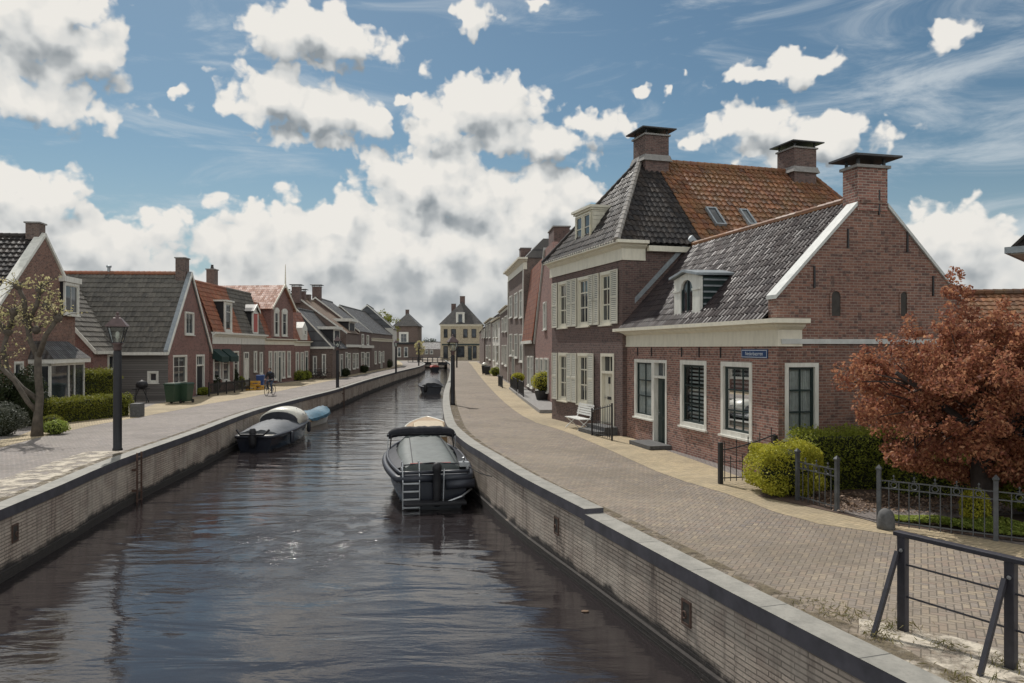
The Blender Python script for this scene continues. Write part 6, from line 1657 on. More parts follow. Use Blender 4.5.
def wheelie(px, Z, label, mat='bin', z0=0, rz=-.15, s=1.0):
    x, y = AT(px, Z); root = empty('wheelie_bin', (x, y, z0), rz, label, 'wheelie bin', None); root.scale = (s, s, s)
    rect = lambda w, d, z: [(-w, -d, z), (w, -d, z), (w, d, z), (-w, d, z)]
    MB().loft([rect(.23, .27, .10), rect(.30, .36, .98)]).build('body', M[mat], root, bevel=.03)
    mb = MB(); mb.loft([rect(.32, .38, .98), rect(.32, .38, 1.03), rect(.27, .33, 1.09)]); mb.build('lid', M[mat], root, bevel=.015)
    mb = MB(); mb.tube([(-.26, .40, 1.0), (.26, .40, 1.0)], .02, 6); mb.build('handle', M[mat], root)
    for sx in (-1, 1):
        mb = MB(lambda a, b, c: (sx * .26 + c, .28 + a, .1 + b)); mb.lathe([(.02, -.03), (.1, -.03), (.1, .03), (.02, .03)], 0, 0, 12); mb.build('wheel', M['rubber'], root)
wheelie(173, 44.2, 'dark green wheelie bin at the corner of the boarded wall', s=1.1); wheelie(185.5, 44.8, 'second dark green wheelie bin nearer to the black front door', s=1.1, rz=-.1)
wheelie(484.5, 93, 'black wheelie bin on the right pavement with a white sack on it', 'black_paint'); wheelie(487.5, 90, 'black wheelie bin nearer the grey house wall', 'black_paint')
wheelie(260.5, 60.5, 'blue lidded container behind the cyclist', 'blue', rz=.2, s=1.0)
def sack():
    x, y = AT(484.5, 93); tag(bush_blob('rubbish_bag', x, y, 1.09, .34, .36, M['gel']), 'white sack lying on top of a black bin on the right pavement', 'bag')
def bush_blob(name, x, y, z0, r, h, mat):
    bm = bmesh.new(); bmesh.ops.create_icosphere(bm, subdivisions=3, radius=1)
    from mathutils import noise as ns
    for v in bm.verts:
        k = 1 + .18 * ns.noise(v.co * 2.1); v.co = Vector((v.co.x * r * k, v.co.y * r * k, max(-.45, v.co.z) * h * .7 * k + h * .32))
    me = bpy.data.meshes.new(name); bm.to_mesh(me); bm.free()
    for p in me.polygons: p.use_smooth = True
    me.materials.append(mat); o = bpy.data.objects.new(name, me); COL.objects.link(o); o.location = (x, y, z0); return o
sack()
def crate(px, Z, z0, label, rz):
    x, y = AT(px, Z); root = empty('yellow_crate', (x, y, z0), rz, label, 'crate', 'yellow crates behind the cyclist')
    w, d, h, t = .34, .25, .34, .025
    mb = MB(); mb.box(-w, w, -d, d, 0, t); mb.build('base', M['yellow'], root)
    for a in ((-w, w, -d, -d + t), (-w, w, d - t, d), (-w, -w + t, -d + t, d - t), (w - t, w, -d + t, d - t)):
        mb = MB(); mb.box(*a, t, h * .3); mb.box(*a, h * .62, h)
        x0, x1, y0, y1 = a
        mb.box(x0, min(x1, x0 + .08) if x1 - x0 > .1 else x1, y0, min(y1, y0 + .08) if y1 - y0 > .1 else y1, h * .3, h * .62); mb.box(max(x0, x1 - .08) if x1 - x0 > .1 else x0, x1, max(y0, y1 - .08) if y1 - y0 > .1 else y0, y1, h * .3, h * .62); mb.build('side', M['yellow'], root)
crate(251, 58.2, 0, 'yellow plastic crate nearest the dark front fence', .2); crate(258.5, 59, 0, 'yellow plastic crate beside the blue container', -.1); crate(255, 58.6, .35, 'yellow crate stacked on top of the other two', .05)
def front_fence():
    a, b = Vector((*G(209, 396.5), 0)), Vector((*G(249.5, 390.5), 0)); d = b - a; L = d.length
    root = empty('front_fence', a, math.atan2(d.y, d.x), 'low dark slatted fence before the house with green awnings', 'fence')
    for k in range(6): MB().box(L * k / 5 - .04, L * k / 5 + .04, -.04, .04, 0, .95).build('post', M['dark_iron'], root)
    for k in range(5):
        mb = MB(); 
        for j in range(7): x = L * k / 5 + L / 5 * (j + .6) / 7.2; mb.box(x - .05, x + .03, -.015, .015, .12, .85)
        mb.box(L * k / 5, L * (k + 1) / 5, .016, .04, .70, .78); mb.box(L * k / 5, L * (k + 1) / 5, .016, .04, .2, .28); mb.build('panel', M['dark_iron'], root)
front_fence()
for (x, Z, r, h, m, l) in ((213.5, 55.6, .5, 1.3, 'leaf_dark', 'dark climbing plant beside the first green awning'), (233, 60.0, .45, 1.5, 'leaf_dark', 'dark bushy plant between the awnings and white door'), (203, 52.4, .5, .5, 'leaf_hedge', 'low plant under the black front door'), (299, 75.5, .7, 1.0, 'leaf_hedge', 'shrub before the gabled brick house'), (306, 77.4, .6, .9, 'leaf_hedge', 'shrub before the narrow pale house'), (345, 86.0, .6, .9, 'leaf_dark', 'dark plant tub by the slate gable house'), (388, 125, .9, 1.3, 'leaf_dark', 'dark bush in front of the cream house'), (364, 99.5, .6, 1.0, 'leaf_dark', 'dark planter shrub before the shop house'), (495, 88.0, .6, 1.0, 'leaf_hedge', 'small shrub at the foot of the pale rendered house'), (240.5, 61.2, .35, .9, 'leaf_hedge', 'narrow green plant beside the white door')):
    bush('front_plant', l, 'plant', *AT(x, Z), r, h, m, 1300, .11)
def planter_wall():
    a, b = Vector((*G(130.5, 417), 0)), Vector((*G(134, 413), 0))
    tag(MB().box(0, .42, 0, .7, 0, .62).build('planter_wall', M['stone_dark'], None, bevel=.02), 'low grey concrete block closing the end of the hedge', 'block').location = (a.x + .02, a.y - .1, 0)
    bpy.data.objects['planter_wall'].rotation_euler = (0, 0, .12)
planter_wall()
def grill():
    x, y = AT(141, 45.0); root = empty('garden_grill', (x, y, 0), .1, 'dark covered grill table standing before the boarded wall', 'grill')
    MB().box(-.42, .42, -.25, .25, .78, .84).build('table_top', M['dark_iron'], root)
    for sx in (-1, 1):
        mb = MB(); mb.tube([(sx * .38, -.2, 0), (sx * .2, .2, .78)], .022, 6); mb.tube([(sx * .2, -.2, .78), (sx * .38, .2, 0)], .022, 6); mb.build('leg', M['dark_iron'], root)
    MB().lathe([(.05, .84), (.30, .9), (.34, 1.05), (.28, 1.22), (.08, 1.3), (.02, 1.34)], .05, 0, 14).build('lid', M['black_paint'], root, smooth=True)
grill()
# the bridge at the far end
def bridge():
    root = empty('canal_bridge', (-17.6, 171, 0), -.33, 'low dark bridge with railing crossing the far end of the canal', 'bridge')
    MB().box(-5.5, 4.2, -1.2, 1.2, -.38, -.02).build('deck', M['dark_iron'], root)
    MB().box(-5.5, 4.2, -1.28, -1.205, -.5, .12).build('edge_beam', M['black_paint'], root)
    for y in (-1.15, 1.15):
        mb = MB(); mb.tube([(-5.5, y, 1.05), (4.2, y, 1.05)], .05, 6); mb.tube([(-5.5, y, .55), (4.2, y, .55)], .03, 6); mb.build('handrail', M['dark_iron'], root)
        for k in range(9): MB().box(-5.5 + 9.7 * k / 8 - .04, -5.5 + 9.7 * k / 8 + .04, y - .04, y + .04, 0, 1.05).build('post', M['dark_iron'], root)
    MB().box(-6.5, 6, 3.0, 3.3, -2, -.03).build('added_end_wall', M['quay'], root)  # added wall, hides bright water so the bridge opening stays dark
    for x in (-4.9, 2.6): MB().box(x - .7, x + .7, -1.2, 1.2, -2, -.385).build('abutment', M['quay'], root)
bridge()
# ladders and mooring fittings on the canal walls
def edge_at(P, y):
    q = resample(P, [y])[0]; q2 = resample(P, [y + .3])[0]; t = Vector((q2[0] - q[0], q2[1] - q[1], 0)).normalized(); return Vector((*q, 0)), t
def ladder(P, y, side, label):
    p, t = edge_at(P, y); root = empty('wall_ladder', p - Vector((t.y, -t.x, 0)) * side * .13, math.atan2(t.y, t.x), label, 'ladder', 'ladders on the canal walls')
    for x in (-.17, .17):
        MB().box(x - .022, x + .022, -.022, .022, -1.45, .14).build('rail', M['rust'], root)
    for k in range(6):
        mb = MB(); mb.tube([(-.17, 0, -1.25 + k * .25), (.17, 0, -1.25 + k * .25)], .014, 6); mb.build('rung', M['rust'], root)
    for z in (-.35, -.95): MB().box(-.24, -.16, -.03, .14 , z - .03, z + .03).build('bracket', M['rust'], root) if side < 0 else MB().box(-.24, -.16, -.14, .03, z - .03, z + .03).build('bracket', M['rust'], root)
ladder(QL, 22.6, -1, 'rusty iron ladder on the left canal wall beyond the nearest lamp')
ladder(QL, 60.3, -1, 'far iron ladder on the left canal wall below the second lantern post')
def niche(P, y, side, z, label):
    p, t = edge_at(P, y); root = empty('mooring_niche', p + Vector((0, 0, z)), math.atan2(t.y, t.x), label, 'mooring niche', 'mooring niches in the canal walls')
    s = side
    MB().box(-.10, .10, min(0, s * .012), max(0, s * .012), -.16, .16).build('recess_shade', M['room'], root); root.scale = (1, 1, 1)  # dark plate proud of the wall, painted in for the hole's shade
    mb = MB(); ring(MB(), 0, 1, 0, 1, .1, 0, 1); mb.T = lambda u, v, w: (u, s * w, v); ring(mb, -.13, .13, -.18, .18, .035, .0, .02); mb.build('iron_frame', M['rust'], root)
    mb = MB(); mb.tube([(.05 * math.cos(k * math.pi / 6), s * .045, -.02 + .05 * math.sin(k * math.pi / 6)) for k in range(13)], .012, 5, False); mb.build('ring', M['rust'], root)
niche(QL, 15.4, -1, -.50, 'mooring niche in the left canal wall near the frame edge'); niche(QR, 15.9, 1, -.47, 'mooring niche in the right wall beyond the coping step'); niche(QR, 10.9, 1, -.55, 'nearest mooring niche in the right canal wall')
# ------------------------------------------------------------------ boats
WZ = -1.3
class Boat:
    """local x from the stern to the bow, z = 0 at the waterline"""
    def __init__(s, name, label, stern, bow, B, zs, zb, draft=.25, tf=.78, full=.45, group=None):
        a, b = Vector((*stern, WZ)), Vector((*bow, WZ)); d = b - a; s.L = d.length
        s.root = empty(name, a, math.atan2(d.y, d.x), label, 'boat', group)
        s.B, s.zs, s.zb, s.draft, s.tf, s.full = B, zs, zb, draft, tf, full
    def half(s, t):
        if t < s.full: return s.B / 2 * (s.tf + (1 - s.tf) * math.sin(math.pi / 2 * t / s.full))
        u = (t - s.full) / (1 - s.full); return s.B / 2 * max(.015, (1 - u ** 2.3) ** .9)
    def sheer(s, t): return s.zs + (s.zb - s.zs) * t ** 2
    def pt(s, t, side, inset=0., dz=0.): return (s.L * t, side * max(.005, s.half(t) - inset), s.sheer(t) + dz)
    def hull(s, mat, flare=.86, N=18):
        rings = []
        for k in range(N + 1):
            t = k / N; b, z = s.half(t), s.sheer(t); x = s.L * t; xs = x - (.25 * (1 - t) * 0); bl = max(.01, b * flare)
            rake = .35 * t ** 6 * s.L * .12
            rings.append([(x, -b, z), (x - rake * .3, -bl, z * .35), (x - rake * .7, -bl * .8, -s.draft * .5), (x - rake, 0, -s.draft), (x - rake * .7, bl * .8, -s.draft * .5), (x - rake * .3, bl, z * .35), (x, b, z), (x, b * .97, z - .03), (x, -b * .97, z - .03)])
        return MB().loft(rings).build('hull', M[mat], s.root, smooth=False)
    def rail(s, mat, r, dz=-.05, name='fender_rail', out=.02, t0=0., t1=1., N=22, transom=True):
        R_ = [s.pt(t0 + (t1 - t0) * k / N, -1, -out, dz) for k in range(N + 1)]; L_ = [s.pt(t1 - (t1 - t0) * k / N, 1, -out, dz) for k in range(N + 1)]
        mb = MB(); pts = R_ + L_
        if transom: pts = [(-.02, 0, s.sheer(0) + dz)] + pts + [(-.02, 0, s.sheer(0) + dz)]
        mb.tube(pts, r, 10); return mb.build(name, M[mat], s.root, smooth=True)
    def deckline(s, t0, t1, inset, dz, N=14):
        return [[s.pt(t0 + (t1 - t0) * k / N, sd, inset, dz) for k in range(N + 1)] for sd in (-1, 1)]
    def cover(s, mat, t0, t1, crown, inset=.05, dz=.02, name='cover', N=14, sag=.02, zfun=None, ex=2.6):
        rings = []
        for k in range(N + 1):
            t = t0 + (t1 - t0) * k / N; b = max(.01, s.half(t) - inset); z = s.sheer(t) + dz; x = s.L * t
            c = (zfun(k / N) if zfun else crown) ; row = []
            for j in range(13):
                a = -1 + 2 * j / 12; h = c * (1 - abs(a) ** ex) + sag * math.sin(k * 2.1 + j * 1.7) * (1 - a * a)
                row.append((x, a * b, z + h))
            rings.append(row)
        mb = MB(); mb.loft(rings, False, False)
        # apron hanging over the gunwale
        for e in (0, 12):
            for k in range(N): 
                p, q = rings[k][e], rings[k + 1][e]; sg = 1 if e else -1
                mb.poly([p, q, (q[0], q[1] + sg * .05, q[2] - .14 - .03 * math.sin(k * 1.3)), (p[0], p[1] + sg * .05, p[2] - .14 - .03 * math.sin((k - 1) * 1.3))])
        mb.poly([(p[0], p[1], p[2]) for p in rings[0]] + [(rings[0][12][0], rings[0][12][1], rings[0][12][2] - .12), (rings[0][0][0], rings[0][0][1], rings[0][0][2] - .12)])
        return mb.build(name, M[mat], s.root, smooth=True, normals=False)
# 1: the covered sloop
def sloop():
    b = Boat('motor_sloop', 'black motor sloop with grey cover, folded canopy and swim ladder at the right quay', (-2.18, 21.6), (-3.55, 28.6), 2.42, .92, 1.12, .3, .80, .42)
    h = b.hull('navy', .90); rt = b.root
    b.rail('fender', .105, -.07, 'fender_rail', .05); b.rail('fender', .05, .10, 'upper_fender', -.02)
    mb = MB(); R_, L_ = b.deckline(0, 1, .03, .02, 16)
    for k in range(16): mb.poly([R_[k], R_[k + 1], L_[k + 1], L_[k]])
    mb.build('deck', M['tarp_dark'], rt)
    # aft platform and transom fittings
    MB().box(-.55, .02, -.85, .85, .18, .26).build('swim_platform', M['black_paint'], rt, bevel=.02)
    b.cover('tarp', .10, .62, .3, .26, .10, zfun=lambda u: .12 + .34 * u, sag=.02, ex=6)
    # dark side panels with seams
    for sd in (-1, 1):
        mb = MB()
        for k in range(10):
            t, t2 = .10 + .52 * k / 10, .10 + .52 * (k + 1) / 10
            p, q = b.pt(t, sd, .03, .12), b.pt(t2, sd, .03, .12); zz = lambda t_: b.pt(t_, sd, .30, .18 + .16 * (t_ - .1) / .52)
            mb.poly([p, q, zz(t2), zz(t)])
        mb.build('cover_side', M['tarp_dark'], rt, normals=False)
    mb = MB()
    for y in (-.72, .55):
        mb.tube([(b.L * .11, y, b.sheer(.1) + .24), (b.L * .60, y * .8, b.sheer(.6) + .56)], .012, 5)
    mb.tube([b.pt(.105, -1, .25, .2), (b.L * .105, 0, b.sheer(.1) + .25), b.pt(.105, 1, .25, .2)], .022, 6); mb.build('cover_seam', M['tarp_dark'], rt)
    # windscreen hoop and folded canopy
    x = b.L * .62; zt = b.sheer(.62) + .62
    mb = MB(); mb.tube([(x, -1.08, b.sheer(.62)), (x, -1.02, zt - .05), (x, -.9, zt), (x, .9, zt), (x, 1.02, zt - .05), (x, 1.08, b.sheer(.62))], .022, 6); mb.build('hoop', M['black_paint'], rt)
    mb = MB(); n = 22; pts, rs = [], []
    for k in range(n + 1):
        a = -1 + 2 * k / n; pts.append((x + .15 + .02 * math.sin(k * 1.9), a * 1.12, zt + .02 + .05 * (1 - a ** 4) - .14 * abs(a) ** 9 + .008 * math.sin(k * 2.7))); rs.append(.165 * (1 - .5 * abs(a) ** 8) + .008 * math.sin(k * 1.3))
    mb.tube(pts, rs, 10); mb.build('folded_canopy', M['canopy'], rt, smooth=True)
    for sd in (-1, 1):
        mb = MB(); mb.tube([(x + .1, sd * 1.12, zt), (x + .05, sd * 1.14, b.sheer(.62))], .015, 6); mb.build('canopy_pole', M['chrome'], rt)
    # stern: ladder, rails, outboard leg, rudder post
    mb = MB()
    for y in (.42, .88):
        mb.tube([(-.10, y, .02), (-.10, y, .78), (.04, y, 1.28), (.30, y, 1.30), (.36, y, .95)], .02, 6)
    mb.build('ladder_rail', M['chrome'], rt)
    for k in range(4): MB().box(-.15, -.07, .42, .88, .05 + .22 * k, .10 + .22 * k).build('ladder_step', M['chrome'], rt, bevel=.008)
    mb = MB(); mb.lathe([(.09, .1), (.11, .3), (.12, .75), (.10, 1.05), (.13, 1.1), (.13, 1.22), (.08, 1.30), (.02, 1.32)], -.18, -.06, 12); mb.build('rudder_post', M['black_paint'], rt, smooth=True)
    mb = MB(); mb.tube([(-.28, -.22, .15), (-.30, -.24, .95), (-.16, -.26, 1.12)], .022, 6); mb.build('stern_tube', M['chrome'], rt)
    mb = MB(lambda u, v, w: (v, u, w)); mb.tube([(-1.12, -.10, .70), (-.32, -.10, .66)], [.12, .13], 10); mb.build('hanging_fender', M['fender'], rt, smooth=True)
    mb = MB(); mb.tube([(-.3, -.30, .22), (-.2, -.75, .35), (.0, -1.05, .52)], .03, 6); mb.build('exhaust_pipe', M['chrome'], rt)
    for (y, z) in ((-.95, 1.14), (.9, 1.14)):
        mb = MB(); mb.box(.10, .16, y - .03, y + .03, b.sheer(0) + .08, b.sheer(0) + .2); mb.box(.02, .24, y - .02, y + .02, b.sheer(0) + .2, b.sheer(0) + .24); mb.build('cleat', M['chrome'], rt)
    mb = MB(); mb.box(b.L * .108, b.L * .116, -.55, .62, b.sheer(.1) + .205, b.sheer(.1) + .245); mb.build('red_trim', M['red'], rt)
    mb = MB(); mb.box(.05, .3, -1.0, -.72, 1.14, 1.26); mb.lathe([(.02, 1.26), (.05, 1.3), (.05, 1.38), (.0, 1.40)], .2, -.85, 8); mb.build('stern_light', M['chrome'], rt)
    return b
B1 = sloop()
def mooring(name, label, p, q, sag=.12):
    p, q = Vector(p), Vector(q); pts = [p.lerp(q, k / 10) - Vector((0, 0, sag * 4 * k / 10 * (1 - k / 10))) for k in range(11)]
    tag(MB().tube(pts, .014, 6).build(name, M['rubber']), label, 'rope')
mooring('mooring_rope', 'dark rope from the black sloop to the right quay wall', B1.root.matrix_basis @ Vector((.15, -.95, 1.15)), (-.55, 21.0, -.30), .05)
# 2: wooden launch ahead of it
def launch():
    b = Boat('wooden_launch', 'pale varnished launch with cream deck and orange cloth moored ahead of the black sloop', (-3.25, 30.6), (-4.0, 36.2), 2.0, 1.0, 1.25, .25, .82, .4)
    b.hull('teak', .88); rt = b.root; mb = MB(); R_, L_ = b.deckline(0, 1, .02, .03, 16)
    for k in range(16): mb.poly([R_[k], R_[k + 1], L_[k + 1], L_[k]])
    mb.build('deck', M['teak'], rt); b.rail('gel', .05, .0, 'rub_rail', .02)
    mb = MB(); mb.loft([[(x, -w_, z), (x, w_, z), (x, w_ * .85, z + h), (x, -w_ * .85, z + h)] for x, w_, z, h in ((.5, .72, 1.01, .18), (2.6, .74, 1.06, .24), (3.6, .5, 1.12, .16))]); mb.build('coachroof', M['gel2'], rt, bevel=.04)
    mb = MB(); mb.loft([[(.15 + .5 * k / 4, -.85 + .02 * k, 1.06 + .09 * math.sin(k * 1.3)), (.15 + .5 * k / 4, -.2, 1.13 + .1 * math.sin(k * 1.3 + .5)), (.15 + .5 * k / 4, .1, 1.06)] for k in range(5)], False, False); mb.build('orange_cloth', M['orange'], rt, smooth=True, normals=False)
    mb = MB(); mb.box(.25, .33, -.6, .7, 1.03, 1.09); mb.build('tiller_bar', M['teak'], rt)
M['gel2'] = m_plain('cream_deck', (.46, .37, .24), .5, 0, .15)
launch()
# 3: the cabin sloop on the left
def cabin():
    b = Boat('cabin_boat', 'dark hulled cabin boat with cream windscreen and grey cover moored at the left quay', (-11.22, 33.5), (-11.4, 41.8), 2.1, .66, .95, .3, .74, .42)
    b.hull('navy', .88); rt = b.root; b.rail('fender', .07, -.03, 'fender_rail', .02)
    mb = MB(); R_, L_ = b.deckline(0, 1, .02, .02, 16)
    for k in range(16): mb.poly([R_[k], R_[k + 1], L_[k + 1], L_[k]])
    mb.build('deck', M['gel'], rt)
    b.cover('tarp_grey', .06, .56, .2, -.03, .05, zfun=lambda u: .16 + .16 * math.sin(u * 2.6), sag=.035)
    # cream cabin with sloping front
    L = b.L; z = lambda t: b.sheer(t) + .02
    def sec(t, w_, h, tw): return [(L * t, -w_, z(t)), (L * t, w_, z(t)), (L * t + .05, w_ * tw, z(t) + h), (L * t + .05, -w_ * tw, z(t) + h)]
    def arch(t, w_, h, lean=0.): return [(L * t + lean * math.sin(math.pi * k / 12), -w_ * math.cos(math.pi * k / 12) * (1 - .10 * math.sin(math.pi * k / 12)), z(t) + h * math.sin(math.pi * k / 12) ** .55) for k in range(13)]
    mb = MB(); mb.loft([arch(.47, 1.0, .74, -.1), arch(.56, 1.0, .80), arch(.64, .98, .78), arch(.71, .90, .62), arch(.78, .74, .36), arch(.86, .5, .12)]); cb = mb.build('cabin', M['gel'], rt, smooth=True)
    mb = MB(); mb.loft([arch(.455, .93, .68, -.1), arch(.475, .93, .68, -.1)]); mb.build('canopy_opening', M['tarp_dark'], cb)
    for sd in (-1, 1):
        f = lambda t, w_, h, k: (L * t, sd * (w_ * math.cos(math.pi * k / 12) * (1 - .10 * math.sin(math.pi * k / 12)) + .012), z(t) + h * math.sin(math.pi * k / 12) ** .55 + .004)
        mb = MB(); mb.poly([f(.575, 1.0, .80, 1.2), f(.69, .93, .68, 1.2), f(.68, .95, .70, 3.3), f(.585, 1.0, .80, 3.6)]); mb.build('side_window', M['glass'], cb)
    mb = MB()
    fr = lambda t, w_, h, k: (L * t + .012, w_ * math.cos(math.pi * k / 12), z(t) + h * math.sin(math.pi * k / 12) ** .55 + .015)
    for k in range(3, 9): mb.poly([fr(.70, .88, .64, k), fr(.70, .88, .64, k + 1), fr(.765, .77, .42, k + 1), fr(.765, .77, .42, k)])
    mb.build('windscreen', M['glass'], cb)
    mb = MB(); mb.lathe([(.12, .2), (.16, .4), (.17, .8), (.12, 1.0), (.02, 1.04)], -.2, 0, 10); mb.build('outboard_motor', M['black_paint'], rt, smooth=True)
    mb = MB(); mb.tube([(-.15, -.7, .95), (-.35, -.5, .75), (-.3, .5, .75), (-.15, .7, .95)], .05, 8); mb.build('stern_rail', M['black_paint'], rt)
    for t in (.25, .7): mb = MB(); q = b.pt(t, -1, -.1, -.3); mb.lathe([(.02, q[2] - .3), (.10, q[2] - .22), (.10, q[2] + .2), (.03, q[2] + .28)], q[0], q[1], 8); mb.build('fender', M['fender'], rt, smooth=True)
cabin()
# 4: small white boat with blue cover
def small_white():
    b = Boat('rowing_boat', 'small white boat under a bright blue cover moored ahead of the cabin boat', (-12.0, 43.2), (-11.7, 48.4), 1.65, .48, .78, .2, .75, .42)
    b.hull('gel', .82); b.cover('tarp_blue', .04, .86, .16, -.02, .03, zfun=lambda u: .10 + .22 * abs(math.sin(u * 4.2)) * (1 - u * .5), sag=.04)
    b.rail('teak', .03, -.1, 'rub_rail', .02)
    mb = MB(); R_, L_ = b.deckline(.84, 1, .02, .02, 6)
    for k in range(6): mb.poly([R_[k], R_[k + 1], L_[k + 1], L_[k]])
    mb.build('foredeck', M['gel'], b.root)
small_white()
# 5: covered boat farther up
def far_boat():
    b = Boat('covered_boat', 'distant dark boat under a grey cover at the narrow of the canal', (-7.85, 75.2), (-8.7, 81.5), 2.3, .75, 1.0, .25, .85, .42)
    b.hull('navy', .9); b.cover('tarp_dark', .02, .9, .45, -.02, .04, zfun=lambda u: .3 + .28 * math.sin(u * 3.1), sag=.03); b.rail('fender', .07, -.03, 'fender_rail', .02)
    mb = MB(); mb.lathe([(.12, .2), (.17, .45), (.17, .9), (.03, 1.0)], -.22, .6, 10); mb.build('outboard_motor', M['black_paint'], b.root, smooth=True)
far_boat()
def tiny_boat():
    b = Boat('red_decked_boat', 'tiny dark boat with red deck lying before the far bridge', (-14.6, 147), (-15.6, 152), 1.7, .9, 1.1, .25, .85, .42)
    b.hull('navy', .9); b.cover('red', .05, .9, .3, .0, .03)
    MB().box(1.2, 2.2, -.6, .6, 1.1, 1.6).build('cabin', M['gel'], b.root, bevel=.05)
tiny_boat()
# a few floating leaves
for (px, py) in ((585, 612), (706, 681)):
    x, y = G(px, py, WZ)
    pts = [(.07 * math.cos(k * math.pi / 5), .045 * math.sin(k * math.pi / 5), .006 + .012 * (k % 2)) for k in range(10)]
    mb = MB(); mb.prism(pts, (0, 0, .004)); o = mb.build('floating_leaf', M['litter']); o.location = (x, y, WZ)
    tag(o, 'pale yellow leaf floating on the water near the right wall' if px < 600 else 'pale leaf floating at the bottom edge of the picture', 'leaf')
# ------------------------------------------------------------------ cyclist and bicycles
def bicycle(x, y, rz, label, group=None, tilt=0., mat='black_paint'):
    root = empty('bicycle', (x, y, 0), rz, label, 'bicycle', group); root.rotation_euler = (tilt, 0, rz)
    for wx in (-.53, .53):
        mb = MB(); mb.tube([(wx + .33 * math.cos(k * math.pi / 12), 0, .35 + .33 * math.sin(k * math.pi / 12)) for k in range(25)], .02, 6, False); wh = mb.build('wheel', M['rubber'], root, smooth=True)
        mb = MB()
        for k in range(8): mb.tube([(wx, 0, .35), (wx + .32 * math.cos(k * math.pi / 4), 0, .35 + .32 * math.sin(k * math.pi / 4))], .004, 3)
        mb.build('spokes', M['chrome'], wh)
    mb = MB(); bb, seat, head = (-.08, 0, .32), (-.22, 0, .82), (.36, 0, .88)
    for p, q in ((bb, seat), (bb, (.40, 0, .72)), (seat, (-.53, 0, .35)), (bb, (-.53, 0, .35)), ((-.18, 0, .68), (.38, 0, .82)), (head, (.53, 0, .35)), (seat, (-.24, 0, .93)), (head, (.33, 0, 1.06))): mb.tube([p, q], .018, 6)
    mb.build('frame', M[mat], root)
    mb = MB(); mb.tube([(.12, -.28, 1.05), (.28, -.24, 1.09), (.34, 0, 1.06), (.28, .24, 1.09), (.12, .28, 1.05)], .014, 6); mb.build('handlebar', M['chrome'], root)
    MB().loft([[(-.38, -.09, .94), (-.38, .09, .94), (-.38, .08, .99), (-.38, -.08, .99)], [(-.1, -.03, .95), (-.1, .03, .95), (-.1, .02, .985), (-.1, -.02, .985)]]).build('saddle', M['rubber'], root)
    for sd, ph in ((-1, 1), (1, -1)):
        mb = MB(); mb.tube([(-.08, sd * .05, .32), (-.08 + .1 * ph, sd * .07, .32 - .13 * ph)], .01, 5); mb.box(-.08 + .1 * ph - .05, -.08 + .1 * ph + .05, sd * .12 - .05, sd * .12 + .05, .32 - .13 * ph - .012, .32 - .13 * ph + .012); mb.build('pedal', M['rubber'], root)
    mb = MB(); mb.box(-.85, -.35, -.07, .07, .74, .76); mb.build('carrier', M[mat], root)
    return root
def skin_chain(name, mat, verts, edges, parent, sub=2, rootv=0):
    me = bpy.data.meshes.new(name); me.from_pydata([v[:3] for v in verts], edges, []); o = bpy.data.objects.new(name, me); COL.objects.link(o)
    o.modifiers.new('skin', 'SKIN'); sv = me.skin_vertices[0].data if me.skin_vertices else None
    if sv is None:
        bm = bmesh.new(); bm.from_mesh(me); bm.verts.layers.skin.verify(); bm.to_mesh(me); bm.free(); sv = me.skin_vertices[0].data
    for k, v in enumerate(verts):
        r = v[3]; sv[k].radius = (r, r) if not hasattr(r, '__len__') else r; sv[k].use_root = (k == rootv)
    s = o.modifiers.new('sub', 'SUBSURF'); s.levels = sub; s.render_levels = sub
    bpy.context.view_layer.update(); dg = bpy.context.evaluated_depsgraph_get(); m2 = bpy.data.meshes.new_from_object(o.evaluated_get(dg))
    bpy.data.objects.remove(o); m2.materials.clear(); m2.materials.append(mat)
    for p in m2.polygons: p.use_smooth = True
    o = bpy.data.objects.new(name, m2); COL.objects.link(o); o.parent = parent; return o
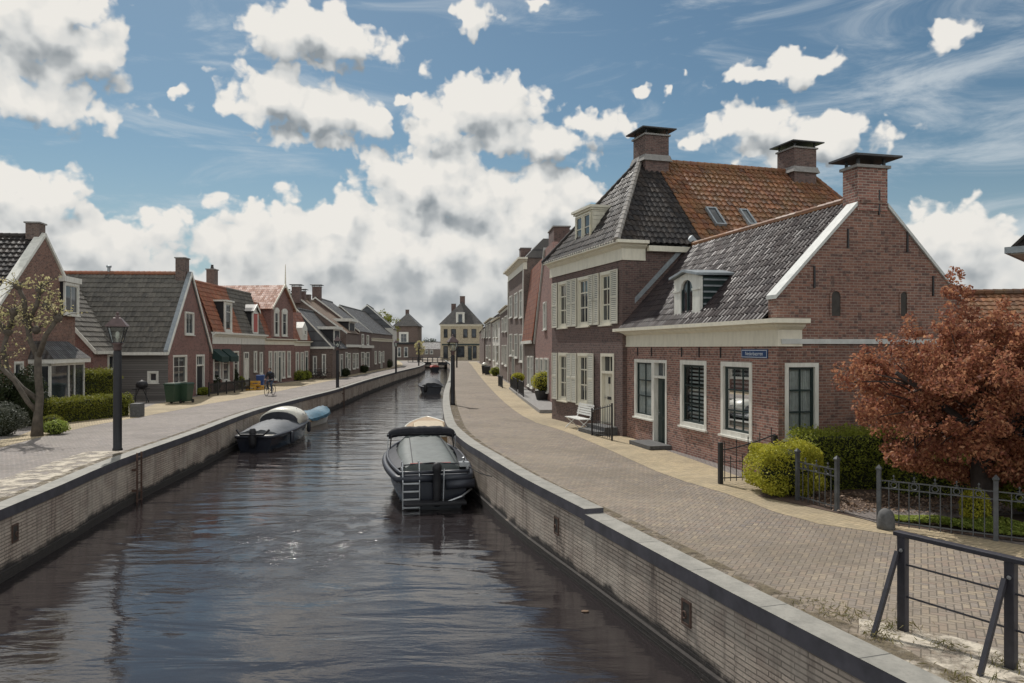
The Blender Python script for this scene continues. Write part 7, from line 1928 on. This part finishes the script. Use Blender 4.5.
def cyclist():
    x, y = G(270, 395.6); rz = R(-97)       # rides towards the camera
    bicycle(x, y, rz, 'bicycle ridden along the left quay by a person in dark clothes')
    root = empty('person', (x, y, 0), rz, 'cyclist in dark jacket and jeans riding along the left quay', 'person')
    V = [(-.24, 0, 1.02, (.15, .12)), (-.20, 0, 1.18, (.15, .12)), (-.10, 0, 1.42, (.19, .13)), (-.04, 0, 1.53, (.10, .09)), (-.01, 0, 1.60, .055), (.01, 0, 1.66, .06),
         (-.06, .19, 1.49, .075), (.03, .27, 1.25, .055), (.19, .25, 1.11, .042), (-.06, -.19, 1.49, .075), (.03, -.27, 1.25, .055), (.19, -.25, 1.11, .042),
         (-.20, .10, .98, .10), (.14, .12, .80, .075), (.0, .13, .38, .05), (-.03, .13, .24, .045), (.09, .13, .20, .04), (-.20, -.10, .98, .10), (.20, -.12, .94, .075), (.06, -.13, .56, .05), (.02, -.13, .46, .045), (.14, -.13, .43, .04)]
    E = [(0, 1), (1, 2), (2, 3), (3, 4), (4, 5), (3, 6), (6, 7), (7, 8), (3, 9), (9, 10), (10, 11), (0, 12), (12, 13), (13, 14), (14, 15), (15, 16), (0, 17), (17, 18), (18, 19), (19, 20), (20, 21)]
    body = skin_chain('body', M['denim'], V, E, root)
    J = [(-.23, 0, 1.06, (.17, .14)), (-.19, 0, 1.20, (.175, .14)), (-.10, 0, 1.42, (.21, .15)), (-.05, 0, 1.53, (.11, .10)), (-.06, .20, 1.49, .09), (.03, .28, 1.25, .07), (.17, .25, 1.12, .055), (-.06, -.20, 1.49, .09), (.03, -.28, 1.25, .07), (.17, -.25, 1.12, .055)]
    skin_chain('jacket', M['cloth_dark'], J, [(0, 1), (1, 2), (2, 3), (3, 4), (4, 5), (5, 6), (3, 7), (7, 8), (8, 9)], root)
    bm = bmesh.new(); bmesh.ops.create_uvsphere(bm, u_segments=16, v_segments=12, radius=1)
    for v in bm.verts:
        c = v.co; nose = max(0, 1 - ((c.y / .22) ** 2 + ((c.z + .05) / .25) ** 2)) if c.x > .7 else 0
        v.co = Vector((c.x * .098 * (1 - .12 * max(0, -c.z)) + .022 * nose + .02, c.y * .078 * (1 - .22 * max(0, -c.z)), c.z * .118 + 1.75))
    me = bpy.data.meshes.new('head'); bm.to_mesh(me); bm.free(); me.materials.append(M['skin'])
    for p in me.polygons: p.use_smooth = True
    o = bpy.data.objects.new('head', me); COL.objects.link(o); o.parent = root
    mb = MB()
    for sd in (-1, 1): mb.lathe([(.001, 1.755), (.012, 1.762), (.012, 1.768), (.001, 1.775)], .108, sd * .03, 6)
    mb.build('eyes', M['rubber'], o)
    mb = MB(); mb.lathe([(.085, 1.72), (.10, 1.76), (.10, 1.82), (.075, 1.87), (.02, 1.885)], -.005, 0, 14); mb.build('hair', M['hair'], root, smooth=True)
    for sd in (-1, 1):
        mb = MB(); mb.tube([(.17, sd * .25, 1.12), (.22, sd * .25, 1.09), (.25, sd * .25, 1.07)], [.035, .042, .03], 8)
        for k in range(4): mb.tube([(.22, sd * (.22 + .02 * k), 1.10), (.265, sd * (.22 + .02 * k), 1.09), (.26, sd * (.22 + .02 * k), 1.06)], .010, 5)
        mb.tube([(.22, sd * .22, 1.09), (.25, sd * .19, 1.075)], .011, 5); mb.build('hand', M['skin'], root, smooth=True)
    for (px, z, sd) in ((.10, .17, 1), (.15, .40, -1)):
        MB().loft([[(px - .14, sd * .13 - .04, z), (px - .14, sd * .13 + .04, z), (px - .14, sd * .13 + .035, z + .09), (px - .14, sd * .13 - .035, z + .09)], [(px + .14, sd * .13 - .04, z), (px + .14, sd * .13 + .04, z), (px + .14, sd * .13 + .03, z + .04), (px + .14, sd * .13 - .03, z + .04)]]).build('shoe', M['rubber'], root, bevel=.015)
cyclist()
for (px, Z, rz, l) in ((313, 79.2, .4, 'parked bicycle leaning nearest the narrow pale house'), (318.5, 79.0, .9, 'parked bicycle in the middle under the slate gable'), (323.5, 79.4, .2, 'parked bicycle at the right below the slate gable')):
    bicycle(*AT(px, Z), rz, l, 'bicycles parked under the slate gable', .06)
